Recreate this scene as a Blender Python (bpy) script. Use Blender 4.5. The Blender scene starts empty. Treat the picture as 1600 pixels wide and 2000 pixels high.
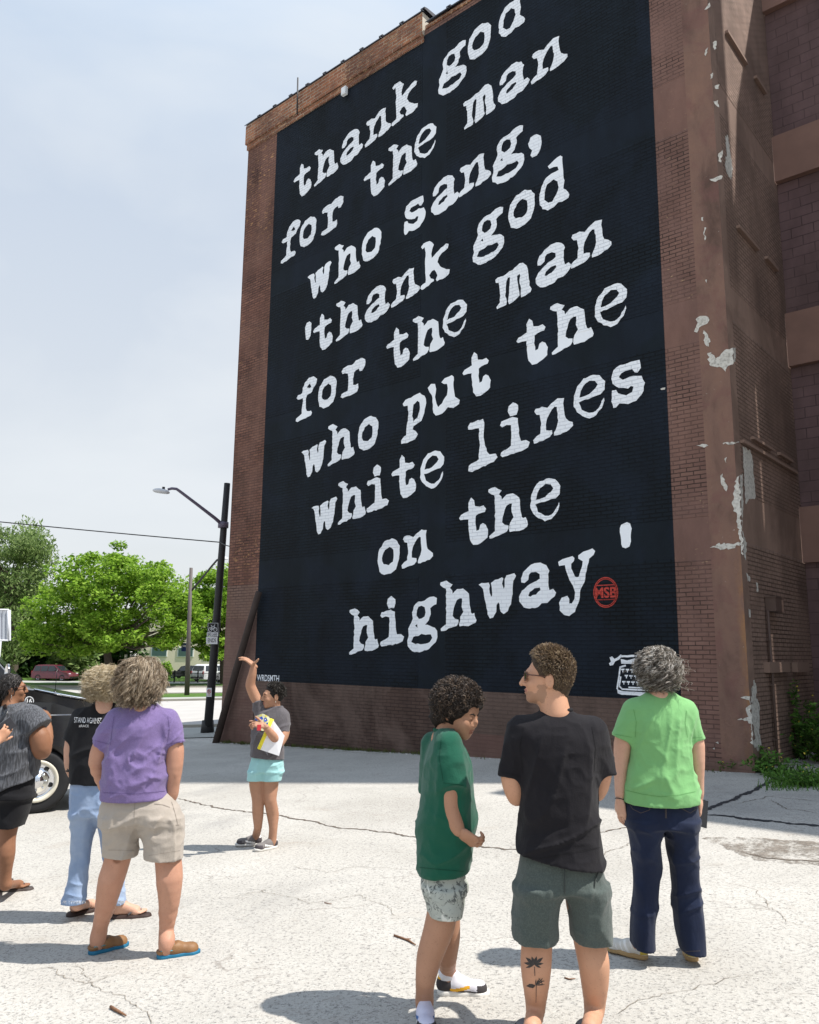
import bpy, bmesh, math, random
import numpy as np
from mathutils import Vector, Matrix, geometry
from mathutils.bvhtree import BVHTree

scn = bpy.context.scene
COL = scn.collection
R = math.radians

# ------------------------------------------------------------------ camera
F_PX, PITCH, ROLL, CAM_H = 1576.0, 0.171095, 0.009947, 1.63
def cam_axes():
    cp, sp, cr, sr = math.cos(PITCH), math.sin(PITCH), math.cos(ROLL), math.sin(ROLL)
    fwd = np.array([0, cp, sp]); up0 = np.array([0, -sp, cp]); r0 = np.array([1.0, 0, 0])
    return cr*r0 + sr*up0, -sr*r0 + cr*up0, fwd
AX_R, AX_U, AX_F = cam_axes()
CAM = np.array([0, 0, CAM_H])
cam_d = bpy.data.cameras.new('camera')
cam = bpy.data.objects.new('camera', cam_d)
COL.objects.link(cam)
cam.matrix_world = Matrix(((AX_R[0], AX_U[0], -AX_F[0], 0), (AX_R[1], AX_U[1], -AX_F[1], 0),
                           (AX_R[2], AX_U[2], -AX_F[2], CAM_H), (0, 0, 0, 1)))
cam_d.sensor_fit = 'VERTICAL'
cam_d.sensor_height = 24.0
cam_d.lens = 24.0 * F_PX / 2000.0
cam_d.clip_start = 0.05
cam_d.clip_end = 3000
scn.camera = cam

# ------------------------------------------------------------------ light
SUN_EL = R(61.0)
LIGHT = np.array([-0.974*math.cos(SUN_EL), 0.226*math.cos(SUN_EL), -math.sin(SUN_EL)])   # travel direction
sun_d = bpy.data.lights.new('sun', 'SUN')
sun_d.energy = 4.7
sun_d.angle = R(0.6)
sun_d.color = (1.0, 0.955, 0.89)
sun = bpy.data.objects.new('sun', sun_d)
COL.objects.link(sun)
sun.rotation_euler = Vector(LIGHT).to_track_quat('-Z', 'Y').to_euler()
sun.location = (20, -5, 40)

world = bpy.data.worlds.new('World')
scn.world = world
world.use_nodes = True
nt = world.node_tree
nt.nodes.clear()
def wn(t, **k):
    n = nt.nodes.new(t)
    for a, b in k.items(): setattr(n, a, b)
    return n
sky = wn('ShaderNodeTexSky', sky_type='NISHITA', sun_disc=False)
sky.sun_elevation = SUN_EL
sky.sun_rotation = math.atan2(-LIGHT[0], -LIGHT[1])
sky.air_density = 1.0; sky.dust_density = 2.0; sky.ozone_density = 1.2; sky.altitude = 200
tc = wn('ShaderNodeTexCoord')
mp = wn('ShaderNodeMapping'); mp.inputs['Scale'].default_value = (1.0, 1.0, 2.2)
n1 = wn('ShaderNodeTexNoise'); n1.inputs['Scale'].default_value = 2.1; n1.inputs['Detail'].default_value = 5; n1.inputs['Roughness'].default_value = .5
n1.inputs['Distortion'].default_value = .35
r1 = wn('ShaderNodeValToRGB'); r1.color_ramp.elements[0].position = .44; r1.color_ramp.elements[1].position = .78
r1.color_ramp.elements[0].color = (.0, .0, .0, 1); r1.color_ramp.elements[1].color = (1, 1, 1, 1)
# thin high haze (pale, bluish) laid over the clear sky, brighter cloud veils in it
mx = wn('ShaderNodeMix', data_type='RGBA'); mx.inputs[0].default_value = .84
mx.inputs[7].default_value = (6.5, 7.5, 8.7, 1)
mc = wn('ShaderNodeMix', data_type='RGBA'); mc.inputs[7].default_value = (8.2, 8.6, 8.95, 1)
mm = wn('ShaderNodeMath', operation='MULTIPLY'); mm.inputs[1].default_value = .8
bg = wn('ShaderNodeBackground'); bg.inputs[1].default_value = .075
wo = wn('ShaderNodeOutputWorld')
L = nt.links.new
L(tc.outputs['Generated'], mp.inputs[0]); L(mp.outputs[0], n1.inputs['Vector']); L(n1.outputs[0], r1.inputs[0])
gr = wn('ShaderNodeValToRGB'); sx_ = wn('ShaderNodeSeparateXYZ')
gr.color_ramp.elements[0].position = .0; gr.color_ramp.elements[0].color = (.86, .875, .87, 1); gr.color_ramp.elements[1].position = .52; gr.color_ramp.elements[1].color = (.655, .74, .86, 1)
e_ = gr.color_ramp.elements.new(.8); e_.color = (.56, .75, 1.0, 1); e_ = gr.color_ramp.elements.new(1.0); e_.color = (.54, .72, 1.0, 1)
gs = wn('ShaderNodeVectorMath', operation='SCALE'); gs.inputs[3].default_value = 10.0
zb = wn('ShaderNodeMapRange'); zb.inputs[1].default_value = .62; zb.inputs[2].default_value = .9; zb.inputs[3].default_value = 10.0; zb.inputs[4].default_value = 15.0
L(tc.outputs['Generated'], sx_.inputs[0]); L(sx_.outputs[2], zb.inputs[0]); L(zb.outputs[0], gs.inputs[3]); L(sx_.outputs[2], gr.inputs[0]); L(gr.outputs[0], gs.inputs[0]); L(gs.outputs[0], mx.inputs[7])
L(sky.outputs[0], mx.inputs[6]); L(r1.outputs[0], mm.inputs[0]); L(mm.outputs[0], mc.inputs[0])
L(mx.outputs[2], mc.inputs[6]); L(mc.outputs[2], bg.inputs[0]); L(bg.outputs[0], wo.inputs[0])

scn.view_settings.view_transform = 'Standard'
scn.view_settings.look = 'None'
scn.view_settings.exposure = 0.5
scn.view_settings.gamma = 1.0
scn.cycles.max_bounces = 6
scn.cycles.diffuse_bounces = 3
scn.cycles.transparent_max_bounces = 8

# ------------------------------------------------------------------ geometry helpers
def gz(x, y):
    a = 0.04*np.asarray(x, float) - 0.02*np.asarray(y, float); k = 0.35
    return k*np.logaddexp(a/k, -1.85/k)
def ray(px, py):
    return AX_R*((px-800.0)/F_PX) - AX_U*((py-1000.0)/F_PX) + AX_F
def ground(px, py):
    d = ray(px, py); t = 0.0
    for _ in range(200):
        p = CAM + d*t; h = p[2] - float(gz(p[0], p[1]))
        if abs(h) < 1e-4: break
        t += h/max(-d[2]+.0, .012)*.9
    return CAM + d*t
def at(px, py, Y):
    d = ray(px, py); return CAM + d*((Y-CAM[1])/d[1])
TH = 0.862177
WU = np.array([math.sin(TH), -math.cos(TH), 0]); WN = np.array([-math.cos(TH), -math.sin(TH), 0])
WO = np.array([4.97349, 12.01986, 0.0])
def W(u, z, off=0.0):
    p = WO + WU*u + WN*off; return (p[0], p[1], z)
def wallpx(px, py, off=0.0):
    d = ray(px, py); t = ((WO + WN*off - CAM) @ WN)/(d @ WN); p = CAM + d*t
    return (p-WO) @ WU, p[2]

def tag(o, label=None, cat=None, group=None, kind=None):
    if label: o['label'] = label
    if cat: o['category'] = cat
    if group: o['group'] = group
    if kind: o['kind'] = kind
    return o
def link(name, me, mats=(), parent=None, smooth=False):
    o = bpy.data.objects.new(name, me); COL.objects.link(o)
    for m in (mats if isinstance(mats, (list, tuple)) else [mats]): me.materials.append(m)
    if smooth: me.polygons.foreach_set('use_smooth', [True]*len(me.polygons))
    if parent is not None: o.parent = parent
    return o
def empty(name, loc=(0, 0, 0), rz=0.0):
    o = bpy.data.objects.new(name, None); COL.objects.link(o); o.location = loc; o.rotation_euler = (0, 0, rz)
    return o
def local(o, p):
    return Vector(p)
class MB:
    """collects polygons into one mesh"""
    def __init__(s): s.v = []; s.f = []; s.m = []; s.uv = []; s.hasuv = False; s.sm = []
    def face(s, pts, mat=0, uv=None, smooth=False):
        b = len(s.v); s.v += [tuple(map(float, p)) for p in pts]; s.f.append(tuple(range(b, b+len(pts)))); s.m.append(mat); s.sm.append(smooth)
        if uv is not None: s.hasuv = True
        s.uv.append(uv)
    def mesh(s, verts, faces, mat=0, smooth=False):
        b = len(s.v); s.v += [tuple(map(float, p)) for p in verts]
        for f in faces:
            s.f.append(tuple(b+i for i in f)); s.m.append(mat); s.uv.append(None); s.sm.append(smooth)
    def box(s, c, size, rz=0.0, mat=0, M=None):
        hx, hy, hz = size[0]/2, size[1]/2, size[2]/2
        vs = [Vector((x, y, z)) for x in (-hx, hx) for y in (-hy, hy) for z in (-hz, hz)]
        if M is None: M = Matrix.Rotation(rz, 3, 'Z')
        vs = [M @ v + Vector(c) for v in vs]
        s.mesh(vs, [(0, 1, 3, 2), (4, 6, 7, 5), (0, 4, 5, 1), (2, 3, 7, 6), (0, 2, 6, 4), (1, 5, 7, 3)], mat)
    def tube(s, pts, r, n=8, mat=0, cap=True, smooth=True, flat=1.0):
        pts = [Vector(p) for p in pts]; k = len(pts); rs = r if isinstance(r, (list, tuple)) else [r]*k
        rings = []; ref = None
        for i, p in enumerate(pts):
            t = (pts[min(i+1, k-1)] - pts[max(i-1, 0)])
            t = t.normalized() if t.length > 1e-9 else Vector((0, 0, 1))
            if ref is None: ref = t.orthogonal().normalized()
            a = (ref - t*ref.dot(t)); a = a.normalized() if a.length > 1e-6 else t.orthogonal().normalized()
            ref = a; b = t.cross(a)
            rings.append([p + (a*math.cos(2*math.pi*j/n) + b*math.sin(2*math.pi*j/n)*flat)*rs[i] for j in range(n)])
        vs = [v for rg in rings for v in rg]; fs = []
        for i in range(k-1):
            for j in range(n):
                fs.append((i*n+j, i*n+(j+1) % n, (i+1)*n+(j+1) % n, (i+1)*n+j))
        if cap: fs += [tuple(range(n-1, -1, -1)), tuple(range((k-1)*n, k*n))]
        s.mesh(vs, fs, mat, smooth)
    def build(s, name, mats=(), parent=None):
        me = bpy.data.meshes.new(name); me.from_pydata(s.v, [], s.f); 
        o = link(name, me, mats, parent)
        me.polygons.foreach_set('material_index', s.m); me.polygons.foreach_set('use_smooth', s.sm)
        if s.hasuv:
            l = me.uv_layers.new(name='UVMap')
            arr = []
            for f, uv in zip(s.f, s.uv):
                for i in range(len(f)): arr += list(uv[i]) if uv is not None else [0, 0]
            l.data.foreach_set('uv', arr)
        me.update()
        return o
def wq(mb, u0, u1, z0, z1, off=0.0, mat=0, nx=1, nz=1):
    """a rectangle on the front wall, UV in metres"""
    mb.face([W(u0, z0, off), W(u1, z0, off), W(u1, z1, off), W(u0, z1, off)], mat, [(u0, z0), (u1, z0), (u1, z1), (u0, z1)])
def wbox(mb, u0, u1, z0, z1, o0, o1, mat=0):
    """a block on the front wall from offset o0 (inside) to o1 (outside)"""
    wq(mb, u0, u1, z0, z1, o1, mat)
    for (a, b, c, d, uv) in (((u0, z0), (u1, z0), o0, o1, 'b'), ((u0, z1), (u1, z1), o1, o0, 'b')):
        mb.face([W(a[0], a[1], c), W(b[0], b[1], c), W(b[0], b[1], d), W(a[0], a[1], d)], mat, [(a[0], 0), (b[0], 0), (b[0], .2), (a[0], .2)])
    mb.face([W(u0, z0, o0), W(u0, z0, o1), W(u0, z1, o1), W(u0, z1, o0)], mat, [(0, z0), (.2, z0), (.2, z1), (0, z1)])
    mb.face([W(u1, z0, o1), W(u1, z0, o0), W(u1, z1, o0), W(u1, z1, o1)], mat, [(0, z0), (.2, z0), (.2, z1), (0, z1)])

# ------------------------------------------------------------------ material helpers
class NT:
    def __init__(s, name, rough=.8, spec=.3):
        s.m = bpy.data.materials.new(name); s.m.use_nodes = True; s.t = s.m.node_tree
        s.b = s.t.nodes['Principled BSDF']; s.b.inputs['Roughness'].default_value = rough
        s.b.inputs['Specular IOR Level'].default_value = spec
    def n(s, t, **k):
        n = s.t.nodes.new(t)
        for a, b in k.items(): setattr(n, a, b)
        return n
    def l(s, a, b): s.t.links.new(a, b)
    def uv(s): return s.n('ShaderNodeUVMap').outputs[0]
    def pos(s): return s.n('ShaderNodeNewGeometry').outputs['Position']
    def obj(s): return s.n('ShaderNodeTexCoord').outputs['Object']
    def noise(s, vec, scale, detail=3, rough=.55, dist=0.0, sc=None):
        if sc is not None:
            mp = s.n('ShaderNodeMapping'); mp.inputs['Scale'].default_value = sc; s.l(vec, mp.inputs[0]); vec = mp.outputs[0]
        n = s.n('ShaderNodeTexNoise'); n.inputs['Scale'].default_value = scale; n.inputs['Detail'].default_value = detail
        n.inputs['Roughness'].default_value = rough; n.inputs['Distortion'].default_value = dist
        s.l(vec, n.inputs['Vector']); return n.outputs[0]
    def ramp(s, fac, stops):
        r = s.n('ShaderNodeValToRGB'); e = r.color_ramp.elements
        while len(e) < len(stops): e.new(.5)
        for el, (p, c) in zip(e, stops):
            el.position = p; el.color = (*c, 1) if isinstance(c, (tuple, list)) else (c, c, c, 1)
        s.l(fac, r.inputs[0]); return r.outputs[0]
    def mix(s, fac, a, b, mode='MIX'):
        m = s.n('ShaderNodeMix', data_type='RGBA', blend_type=mode)
        for i, v in ((0, fac), (6, a), (7, b)):
            if hasattr(v, 'is_linked') or isinstance(v, bpy.types.NodeSocket): s.l(v, m.inputs[i])
            elif i == 0: m.inputs[0].default_value = v
            else: m.inputs[i].default_value = (*v, 1) if isinstance(v, (tuple, list)) else (v, v, v, 1)
        return m.outputs[2]
    def math(s, op, a, b=None, c=None, clamp=False):
        m = s.n('ShaderNodeMath', operation=op, use_clamp=clamp)
        for i, v in enumerate((a, b, c)):
            if v is None: continue
            if isinstance(v, bpy.types.NodeSocket): s.l(v, m.inputs[i])
            else: m.inputs[i].default_value = v
        return m.outputs[0]
    def sep(s, vec):
        x = s.n('ShaderNodeSeparateXYZ'); s.l(vec, x.inputs[0]); return x.outputs
    def bump(s, h, strength=.5, dist=.01, prev=None):
        b = s.n('ShaderNodeBump'); b.inputs['Strength'].default_value = strength; b.inputs['Distance'].default_value = dist
        s.l(h, b.inputs['Height'])
        if prev is not None: s.l(prev, b.inputs['Normal'])
        return b.outputs[0]
    def color(s, c):
        if isinstance(c, bpy.types.NodeSocket): s.l(c, s.b.inputs['Base Color'])
        else: s.b.inputs['Base Color'].default_value = (*c, 1)
        return s
    def normal(s, n): s.l(n, s.b.inputs['Normal']); return s
    def set(s, k, v):
        if isinstance(v, bpy.types.NodeSocket): s.l(v, s.b.inputs[k])
        else: s.b.inputs[k].default_value = v
        return s

def plain(name, c, rough=.7, spec=.3, var=.18, scale=9, bump=0.0, bscale=60, metal=0.0, bdist=.004):
    t = NT(name, rough, spec); p = t.obj()
    n = t.noise(p, scale, 4)
    t.color(t.mix(n, tuple(x*(1-var) for x in c), tuple(min(1, x*(1+var)) for x in c)))
    t.set('Metallic', metal)
    if bump: t.normal(t.bump(t.noise(p, bscale, 3), bump, bdist))
    return t.m
def bands(t, v, ivs, soft=.02):
    """1 inside any of the intervals of scalar socket v"""
    tot = None
    for a, b in ivs:
        lo = t.math('MULTIPLY_ADD', v, 1/soft, -a/soft, True); hi = t.math('MULTIPLY_ADD', v, -1/soft, b/soft, True)
        w = t.math('MULTIPLY', lo, hi); tot = w if tot is None else t.math('MAXIMUM', tot, w)
    return tot
def brick_mat(name, c1, c2, mortar, course=.068, blen=.215, mort=.007, bump=1.0, patch=None, patch_amt=.5, smooth_z=(), smooth_u=(), rough=.85,
              fleck=None, fleck_lo=.66, spec=.25, stain=.35, mdark=1.0, dist=.012):
    t = NT(name, rough, spec); uv = t.uv()
    wob = t.noise(uv, 3.0, 2)
    vm = t.n('ShaderNodeVectorMath', operation='SCALE'); vm.inputs[3].default_value = .012
    cb = t.n('ShaderNodeCombineXYZ'); t.l(wob, cb.inputs[0]); t.l(t.noise(uv, 7.0, 2), cb.inputs[1]); t.l(cb.outputs[0], vm.inputs[0])
    va = t.n('ShaderNodeVectorMath', operation='ADD'); t.l(uv, va.inputs[0]); t.l(vm.outputs[0], va.inputs[1])
    b = t.n('ShaderNodeTexBrick'); b.offset = .5
    b.inputs['Scale'].default_value = 1; b.inputs['Brick Width'].default_value = blen; b.inputs['Row Height'].default_value = course
    b.inputs['Mortar Size'].default_value = mort; b.inputs['Mortar Smooth'].default_value = .25; b.inputs['Bias'].default_value = 0
    t.l(va.outputs[0], b.inputs['Vector'])
    b.inputs['Color1'].default_value = (*c1, 1); b.inputs['Color2'].default_value = (*c2, 1); b.inputs['Mortar'].default_value = (*mortar, 1)
    col = b.outputs['Color']
    fac = b.outputs['Fac']
    sx = t.sep(uv)
    mask = None
    if smooth_z: mask = bands(t, sx[1], smooth_z)
    if smooth_u:
        mu = bands(t, sx[0], smooth_u); mask = mu if mask is None else t.math('MAXIMUM', mask, mu)
    # mortar joints come and go where old paint fills them
    fill = t.ramp(t.noise(uv, .8, 4, .6, sc=(1, 2, 1)), [(.38, 0), (.6, 1)])
    fill = t.math('MULTIPLY_ADD', fill, .55, .45)
    if mask is not None: fill = t.math('MULTIPLY', fill, t.math('SUBTRACT', 1.0, mask))
    avg = tuple((x+y)/2 for x, y in zip(c1, c2))
    col = t.mix(fill, avg, col)
    if patch is not None:
        pf = t.ramp(t.noise(uv, .55, 5, .6, .6), [(.47, 0), (.56, 1)])
        col = t.mix(t.math('MULTIPLY', pf, patch_amt), col, patch)
    if fleck is not None:
        ff = t.ramp(t.noise(uv, 6.5, 4, .7, sc=(1, 2.6, 1)), [(fleck_lo, 0), (fleck_lo+.04, 1)])
        fm = t.ramp(t.noise(uv, .45, 3), [(.45, 0), (.62, 1)])
        col = t.mix(t.math('MULTIPLY', ff, fm), col, fleck)
    st = t.ramp(t.noise(uv, 1.3, 6, .65, sc=(1, .35, 1)), [(.3, 1-stain), (.7, 1+stain*.35)])
    col = t.mix(1.0, col, st, 'MULTIPLY')
    t.color(col)
    inv = t.math('MULTIPLY', t.math('SUBTRACT', 1.0, fac), fill)
    h = t.math('ADD', inv, t.math('MULTIPLY', t.noise(uv, 30, 3), .25))
    t.normal(t.bump(h, bump, dist))
    return t.m
# ------------------------------------------------------------------ ground
def lot_mat():
    t = NT('weathered_pavement', .9, .2); p = t.pos()
    fine = t.noise(p, 48, 4, .8); med = t.noise(p, 22, 4, .65); big = t.noise(p, .55, 5, .6, .4)
    base = t.ramp(big, [(.3, (.375, .355, .32)), (.55, (.445, .424, .386)), (.75, (.50, .476, .435))])
    col = t.mix(t.ramp(fine, [(.52, 0), (.62, .75)]), base, (.12, .115, .11))
    col = t.mix(t.ramp(t.noise(p, 140, 2, .6), [(.6, 0), (.68, .5)]), col, (.75, .72, .66))
    col = t.mix(t.ramp(med, [(.55, 0), (.75, .35)]), col, (.23, .2, .17))
    v = t.n('ShaderNodeTexVoronoi', feature='DISTANCE_TO_EDGE'); v.inputs['Scale'].default_value = .95
    mp = t.n('ShaderNodeVectorMath', operation='ADD'); vs = t.n('ShaderNodeVectorMath', operation='SCALE'); vs.inputs[3].default_value = .55
    nn = t.n('ShaderNodeTexNoise'); nn.inputs['Scale'].default_value = 2.3; nn.inputs['Detail'].default_value = 6; t.l(p, nn.inputs['Vector'])
    t.l(nn.outputs['Color'], vs.inputs[0]); t.l(p, mp.inputs[0]); t.l(vs.outputs[0], mp.inputs[1]); t.l(mp.outputs[0], v.inputs['Vector'])
    cr = t.ramp(v.outputs['Distance'], [(.0, .5), (.005, .35), (.010, 0)])
    cm = t.math('MULTIPLY', cr, t.ramp(t.noise(p, 1.1, 4), [(.50, 0), (.66, 1)]))
    col = t.mix(cm, col, (.13, .105, .085))
    worn = t.ramp(t.noise(p, .9, 5, .65, sc=(1, 1.8, 1)), [(.6, 0), (.72, .4)])
    col = t.mix(worn, col, (.29, .24, .19)); col = t.mix(t.ramp(t.noise(p, .33, 6, .7, .8), [(.55, 0), (.68, .35)]), col, (.2, .195, .19)); col = t.mix(t.ramp(t.noise(p, 3.7, 5, .7, .6), [(.62, 0), (.72, .4)]), col, (.26, .225, .19))
    t.color(col)
    t.normal(t.bump(t.math('ADD', fine, t.math('MULTIPLY', med, .6)), .6, .006))
    return t.m
M_LOT = lot_mat()
def concrete_mat(name, c, sc=3.0):
    t = NT(name, .9, .2); p = t.pos()
    col = t.mix(t.noise(p, sc*.3, 5), tuple(x*.8 for x in c), tuple(x*1.12 for x in c))
    col = t.mix(t.ramp(t.noise(p, 60, 3), [(.5, 0), (.75, .3)]), col, tuple(x*.5 for x in c))
    t.color(col); t.normal(t.bump(t.noise(p, 70, 3), .3, .004)); return t.m
M_ROAD = concrete_mat('road_concrete', (.43, .41, .385))
M_WALK = concrete_mat('pavement_concrete', (.36, .36, .33))
M_KERB = concrete_mat('kerb_concrete', (.37, .35, .3))
def grass_mat():
    t = NT('grass_turf', .9, .1); p = t.pos()
    c = t.ramp(t.noise(p, 1.2, 6, .7), [(.3, (.035, .07, .015)), (.55, (.075, .15, .03)), (.75, (.13, .2, .05))])
    c = t.mix(t.ramp(t.noise(p, 9, 4), [(.5, 0), (.8, .5)]), c, (.16, .15, .07))
    t.color(c); t.normal(t.bump(t.noise(p, 14, 4), 1, .05)); return t.m
M_GRASS = grass_mat()
def axis(lo, hi, fine0, fine1, step, far):
    a = list(np.arange(fine0, fine1+1e-6, step)); x = fine1; d = step
    while x < hi: d = min(d*1.35, far); x += d; a.append(min(x, hi))
    x = fine0; d = step; b = []
    while x > lo: d = min(d*1.35, far); x -= d; b.append(max(x, lo))
    return np.array(b[::-1]+a)
def sheet(name, xs, ys, dz, mat, kind='structure', bumpy=0.0):
    X, Y = np.meshgrid(xs, ys); Z = gz(X, Y)+dz
    if bumpy:
        Z = Z + bumpy*(np.sin(X*.9+1.3)*np.sin(Y*.7)+.5*np.sin(X*2.1+Y*1.7))
    nx, ny = len(xs), len(ys)
    vs = np.stack([X.ravel(), Y.ravel(), Z.ravel()], 1)
    i = np.arange(nx*ny).reshape(ny, nx)
    fs = np.stack([i[:-1, :-1].ravel(), i[:-1, 1:].ravel(), i[1:, 1:].ravel(), i[1:, :-1].ravel()], 1)
    me = bpy.data.meshes.new(name); me.from_pydata(vs.tolist(), [], fs.tolist())
    o = link(name, me, mat, smooth=True); tag(o, kind=kind); return o
sheet('ground', axis(-900, 900, -24, 16, .5, 60), axis(-40, 1600, -2, 26, .5, 60), 0.0, M_LOT)
fx = axis(-260, 120, -60, 0, 2.0, 20)
sheet('pavement', axis(-140, 60, -30, 4, 1., 20), np.arange(21.6, 25.61, .5), .02, M_WALK)
sheet('road', fx, np.arange(26, 49.1, 1.), .012, M_ROAD)
def kerb(name, y0, y1, h):
    xs = axis(-200, 60, -60, 0, 2., 20); mb = MB()
    for a, b in zip(xs[:-1], xs[1:]):
        za0, zb0 = float(gz(a, y0)), float(gz(b, y0)); za1, zb1 = float(gz(a, y1)), float(gz(b, y1))
        mb.face([(a, y0, za0-.1), (b, y0, zb0-.1), (b, y0, zb0+h), (a, y0, za0+h)])
        mb.face([(a, y0, za0+h), (b, y0, zb0+h), (b, y1, zb1+h), (a, y1, za1+h)])
        mb.face([(a, y1, za1+h), (b, y1, zb1+h), (b, y1, zb1-.1), (a, y1, za1-.1)])
    tag(mb.build(name, M_KERB), kind='structure')
kerb('kerb', 25.6, 25.95, .1)
kerb('kerb', 49.1, 49.6, .13)
sheet('verge_path', fx, np.arange(49.6, 52.7, 1.), .10, M_WALK)
sheet('grass_verge', fx, np.arange(52.6, 60.1, 1.25), .115, M_GRASS, bumpy=.03)
kerb('kerb', 60.1, 60.5, .13)
sheet('road', fx, np.arange(60.5, 74.1, 1.5), .012, M_ROAD)
kerb('kerb', 74.0, 74.5, .13)
sheet('grass_verge', fx, np.arange(74.5, 80.6, 1.), .115, M_GRASS, bumpy=.03)
sheet('path', fx, np.arange(80.6, 86.1, 1.25), .10, M_WALK)
sheet('lawn', fx, np.concatenate([np.arange(86, 101, 1.5), np.arange(104, 300, 15)]), .12, M_GRASS, bumpy=.04)

# cracks and tar seams drawn on the paving, each a raised or sunken ribbon with ragged edges
rng = random.Random(5)
M_CRACK = plain('crack_dirt', (.13, .105, .085), .95, .1, .5, 30)
M_TAR = plain('tar_seam', (.035, .036, .04), .7, .3, .3, 20)
M_DIRT = None
def ribbon(mb, px_pts, w, mat=0, seg=.03, jit=.02, lift=.004):
    P = [ground(*p) for p in px_pts]; pts = []
    for a, b in zip(P[:-1], P[1:]):
        k = max(1, int(np.linalg.norm(b-a)/seg)); pts += [a+(b-a)*i/k for i in range(k)]
    pts.append(P[-1]); L_, R_ = [], []
    off = 0.0
    for i, p in enumerate(pts):
        t = pts[min(i+1, len(pts)-1)]-pts[max(i-1, 0)]; n = np.array([-t[1], t[0], 0]); n /= (np.linalg.norm(n)+1e-9)
        off = off*.85 + rng.uniform(-jit, jit); ww = w*rng.uniform(.35, 1.2)*min(1, (i+.3)/6, (len(pts)-i)/6+.1)
        for s, q in ((1, L_), (-1, R_)):
            v = p+n*(off+s*ww/2); q.append((v[0], v[1], float(gz(v[0], v[1]))+lift))
    for i in range(len(pts)-1): mb.face([L_[i], R_[i], R_[i+1], L_[i+1]], mat)
mb = MB()
ribbon(mb, [(345, 1560), (430, 1578), (490, 1586), (545, 1593), (640, 1612), (700, 1620), (800, 1634), (860, 1645), (925, 1652), (985, 1660), (1060, 1655), (1180, 1626), (1240, 1612), (1370, 1600)], .036)
tag(mb.build('pavement_cracks', M_CRACK), kind='structure')
mb = MB(); M_CRACK2 = plain('faint_crack_dirt', (.22, .19, .155), .95, .1, .4, 30)
ribbon(mb, [(1090, 1700), (1200, 1660), (1240, 1640)], .009)
ribbon(mb, [(420, 1452), (520, 1458), (760, 1474)], .03)
ribbon(mb, [(0, 1905), (90, 1893), (160, 1925), (230, 1900)], .006)
ribbon(mb, [(150, 1880), (165, 1920), (260, 1960), (300, 2010)], .005)
ribbon(mb, [(430, 1760), (520, 1735), (600, 1770), (700, 1750), (790, 1790)], .005)
ribbon(mb, [(1180, 1990), (1260, 1960), (1340, 1930), (1470, 1905)], .005)
ribbon(mb, [(1400, 1720), (1480, 1740), (1540, 1800), (1600, 1815)], .005)
ribbon(mb, [(560, 1690), (640, 1705), (700, 1690), (820, 1700)], .005)
tag(mb.build('pavement_cracks', M_CRACK2), kind='structure'); mb = MB()
ribbon(mb, [(400, 1420), (330, 1418)], .05); ribbon(mb, [(420, 1436), (350, 1433)], .05)
ribbon(mb, [(1500, 1560), (1540, 1580), (1600, 1590)], .012); ribbon(mb, [(1440, 1570), (1500, 1556), (1600, 1565)], .012)
tag(mb.build('pavement_cracks', M_CRACK), kind='structure')
mb = MB()
ribbon(mb, [(1366, 1588), (1400, 1573), (1440, 1560), (1470, 1545), (1500, 1530), (1520, 1524)], .085, jit=.012)
ribbon(mb, [(1368, 1590), (1420, 1596), (1470, 1602), (1560, 1610), (1620, 1616)], .10, jit=.02)
tag(mb.build('pavement_tar_seam', M_TAR), kind='structure')
# worn, dirt filled hollow at the right
def blotch(name, px, mat, lift, n=70, jag=.16, seed=1):
    r_ = random.Random(seed); P = [ground(*p) for p in px]; k = len(P); pts = []
    for i in range(n):
        t = i/n*k; a, b = P[int(t) % k], P[(int(t)+1) % k]; q = a+(b-a)*(t % 1)
        pts.append(q)
    c = sum(pts)/n; mb = MB(); out = []
    for q in pts:
        q = q+(q-c)*r_.uniform(-jag, jag)*.5; out.append((q[0], q[1], float(gz(q[0], q[1]))+lift))
    for i in range(n): mb.face([(c[0], c[1], float(gz(c[0], c[1]))+lift), out[i], out[(i+1) % n]])
    return tag(mb.build(name, mat), kind='structure')
def dirt_mat(name, a, b):
    t = NT(name, .95, .1); p = t.pos()
    c = t.ramp(t.noise(p, 7, 6, .7), [(.35, a), (.6, b)]); c = t.mix(t.ramp(t.noise(p, 60, 3), [(.5, 0), (.65, .7)]), c, tuple(x*.4 for x in a))
    t.color(c); t.normal(t.bump(t.noise(p, 50, 4), .8, .01)); t.set('Alpha', t.ramp(t.math('ADD', t.math('MULTIPLY', t.noise(p, 3.2, 5, .7), .6), t.math('MULTIPLY', t.noise(p, 24, 4, .7), .4)), [(.44, 0), (.56, .7)])); return t.m
M_DIRT = dirt_mat('brown_dirt', (.17, .14, .115), (.29, .25, .21))
blotch('dirt_hollow', [(1370, 1636), (1460, 1636), (1560, 1643), (1660, 1648), (1660, 1690), (1550, 1688), (1480, 1680), (1430, 1662)], M_DIRT, .004, seed=3)
mb = MB(); ribbon(mb, [(1440, 1662), (1490, 1676), (1550, 1681), (1640, 1682)], .03); tag(mb.build('pavement_cracks', M_CRACK), kind='structure')
blotch('dirt_stain', [(300, 1960), (380, 1900), (520, 1890), (640, 1930), (560, 1990), (400, 2010)], M_DIRT, .0035, seed=5) if False else None
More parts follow.
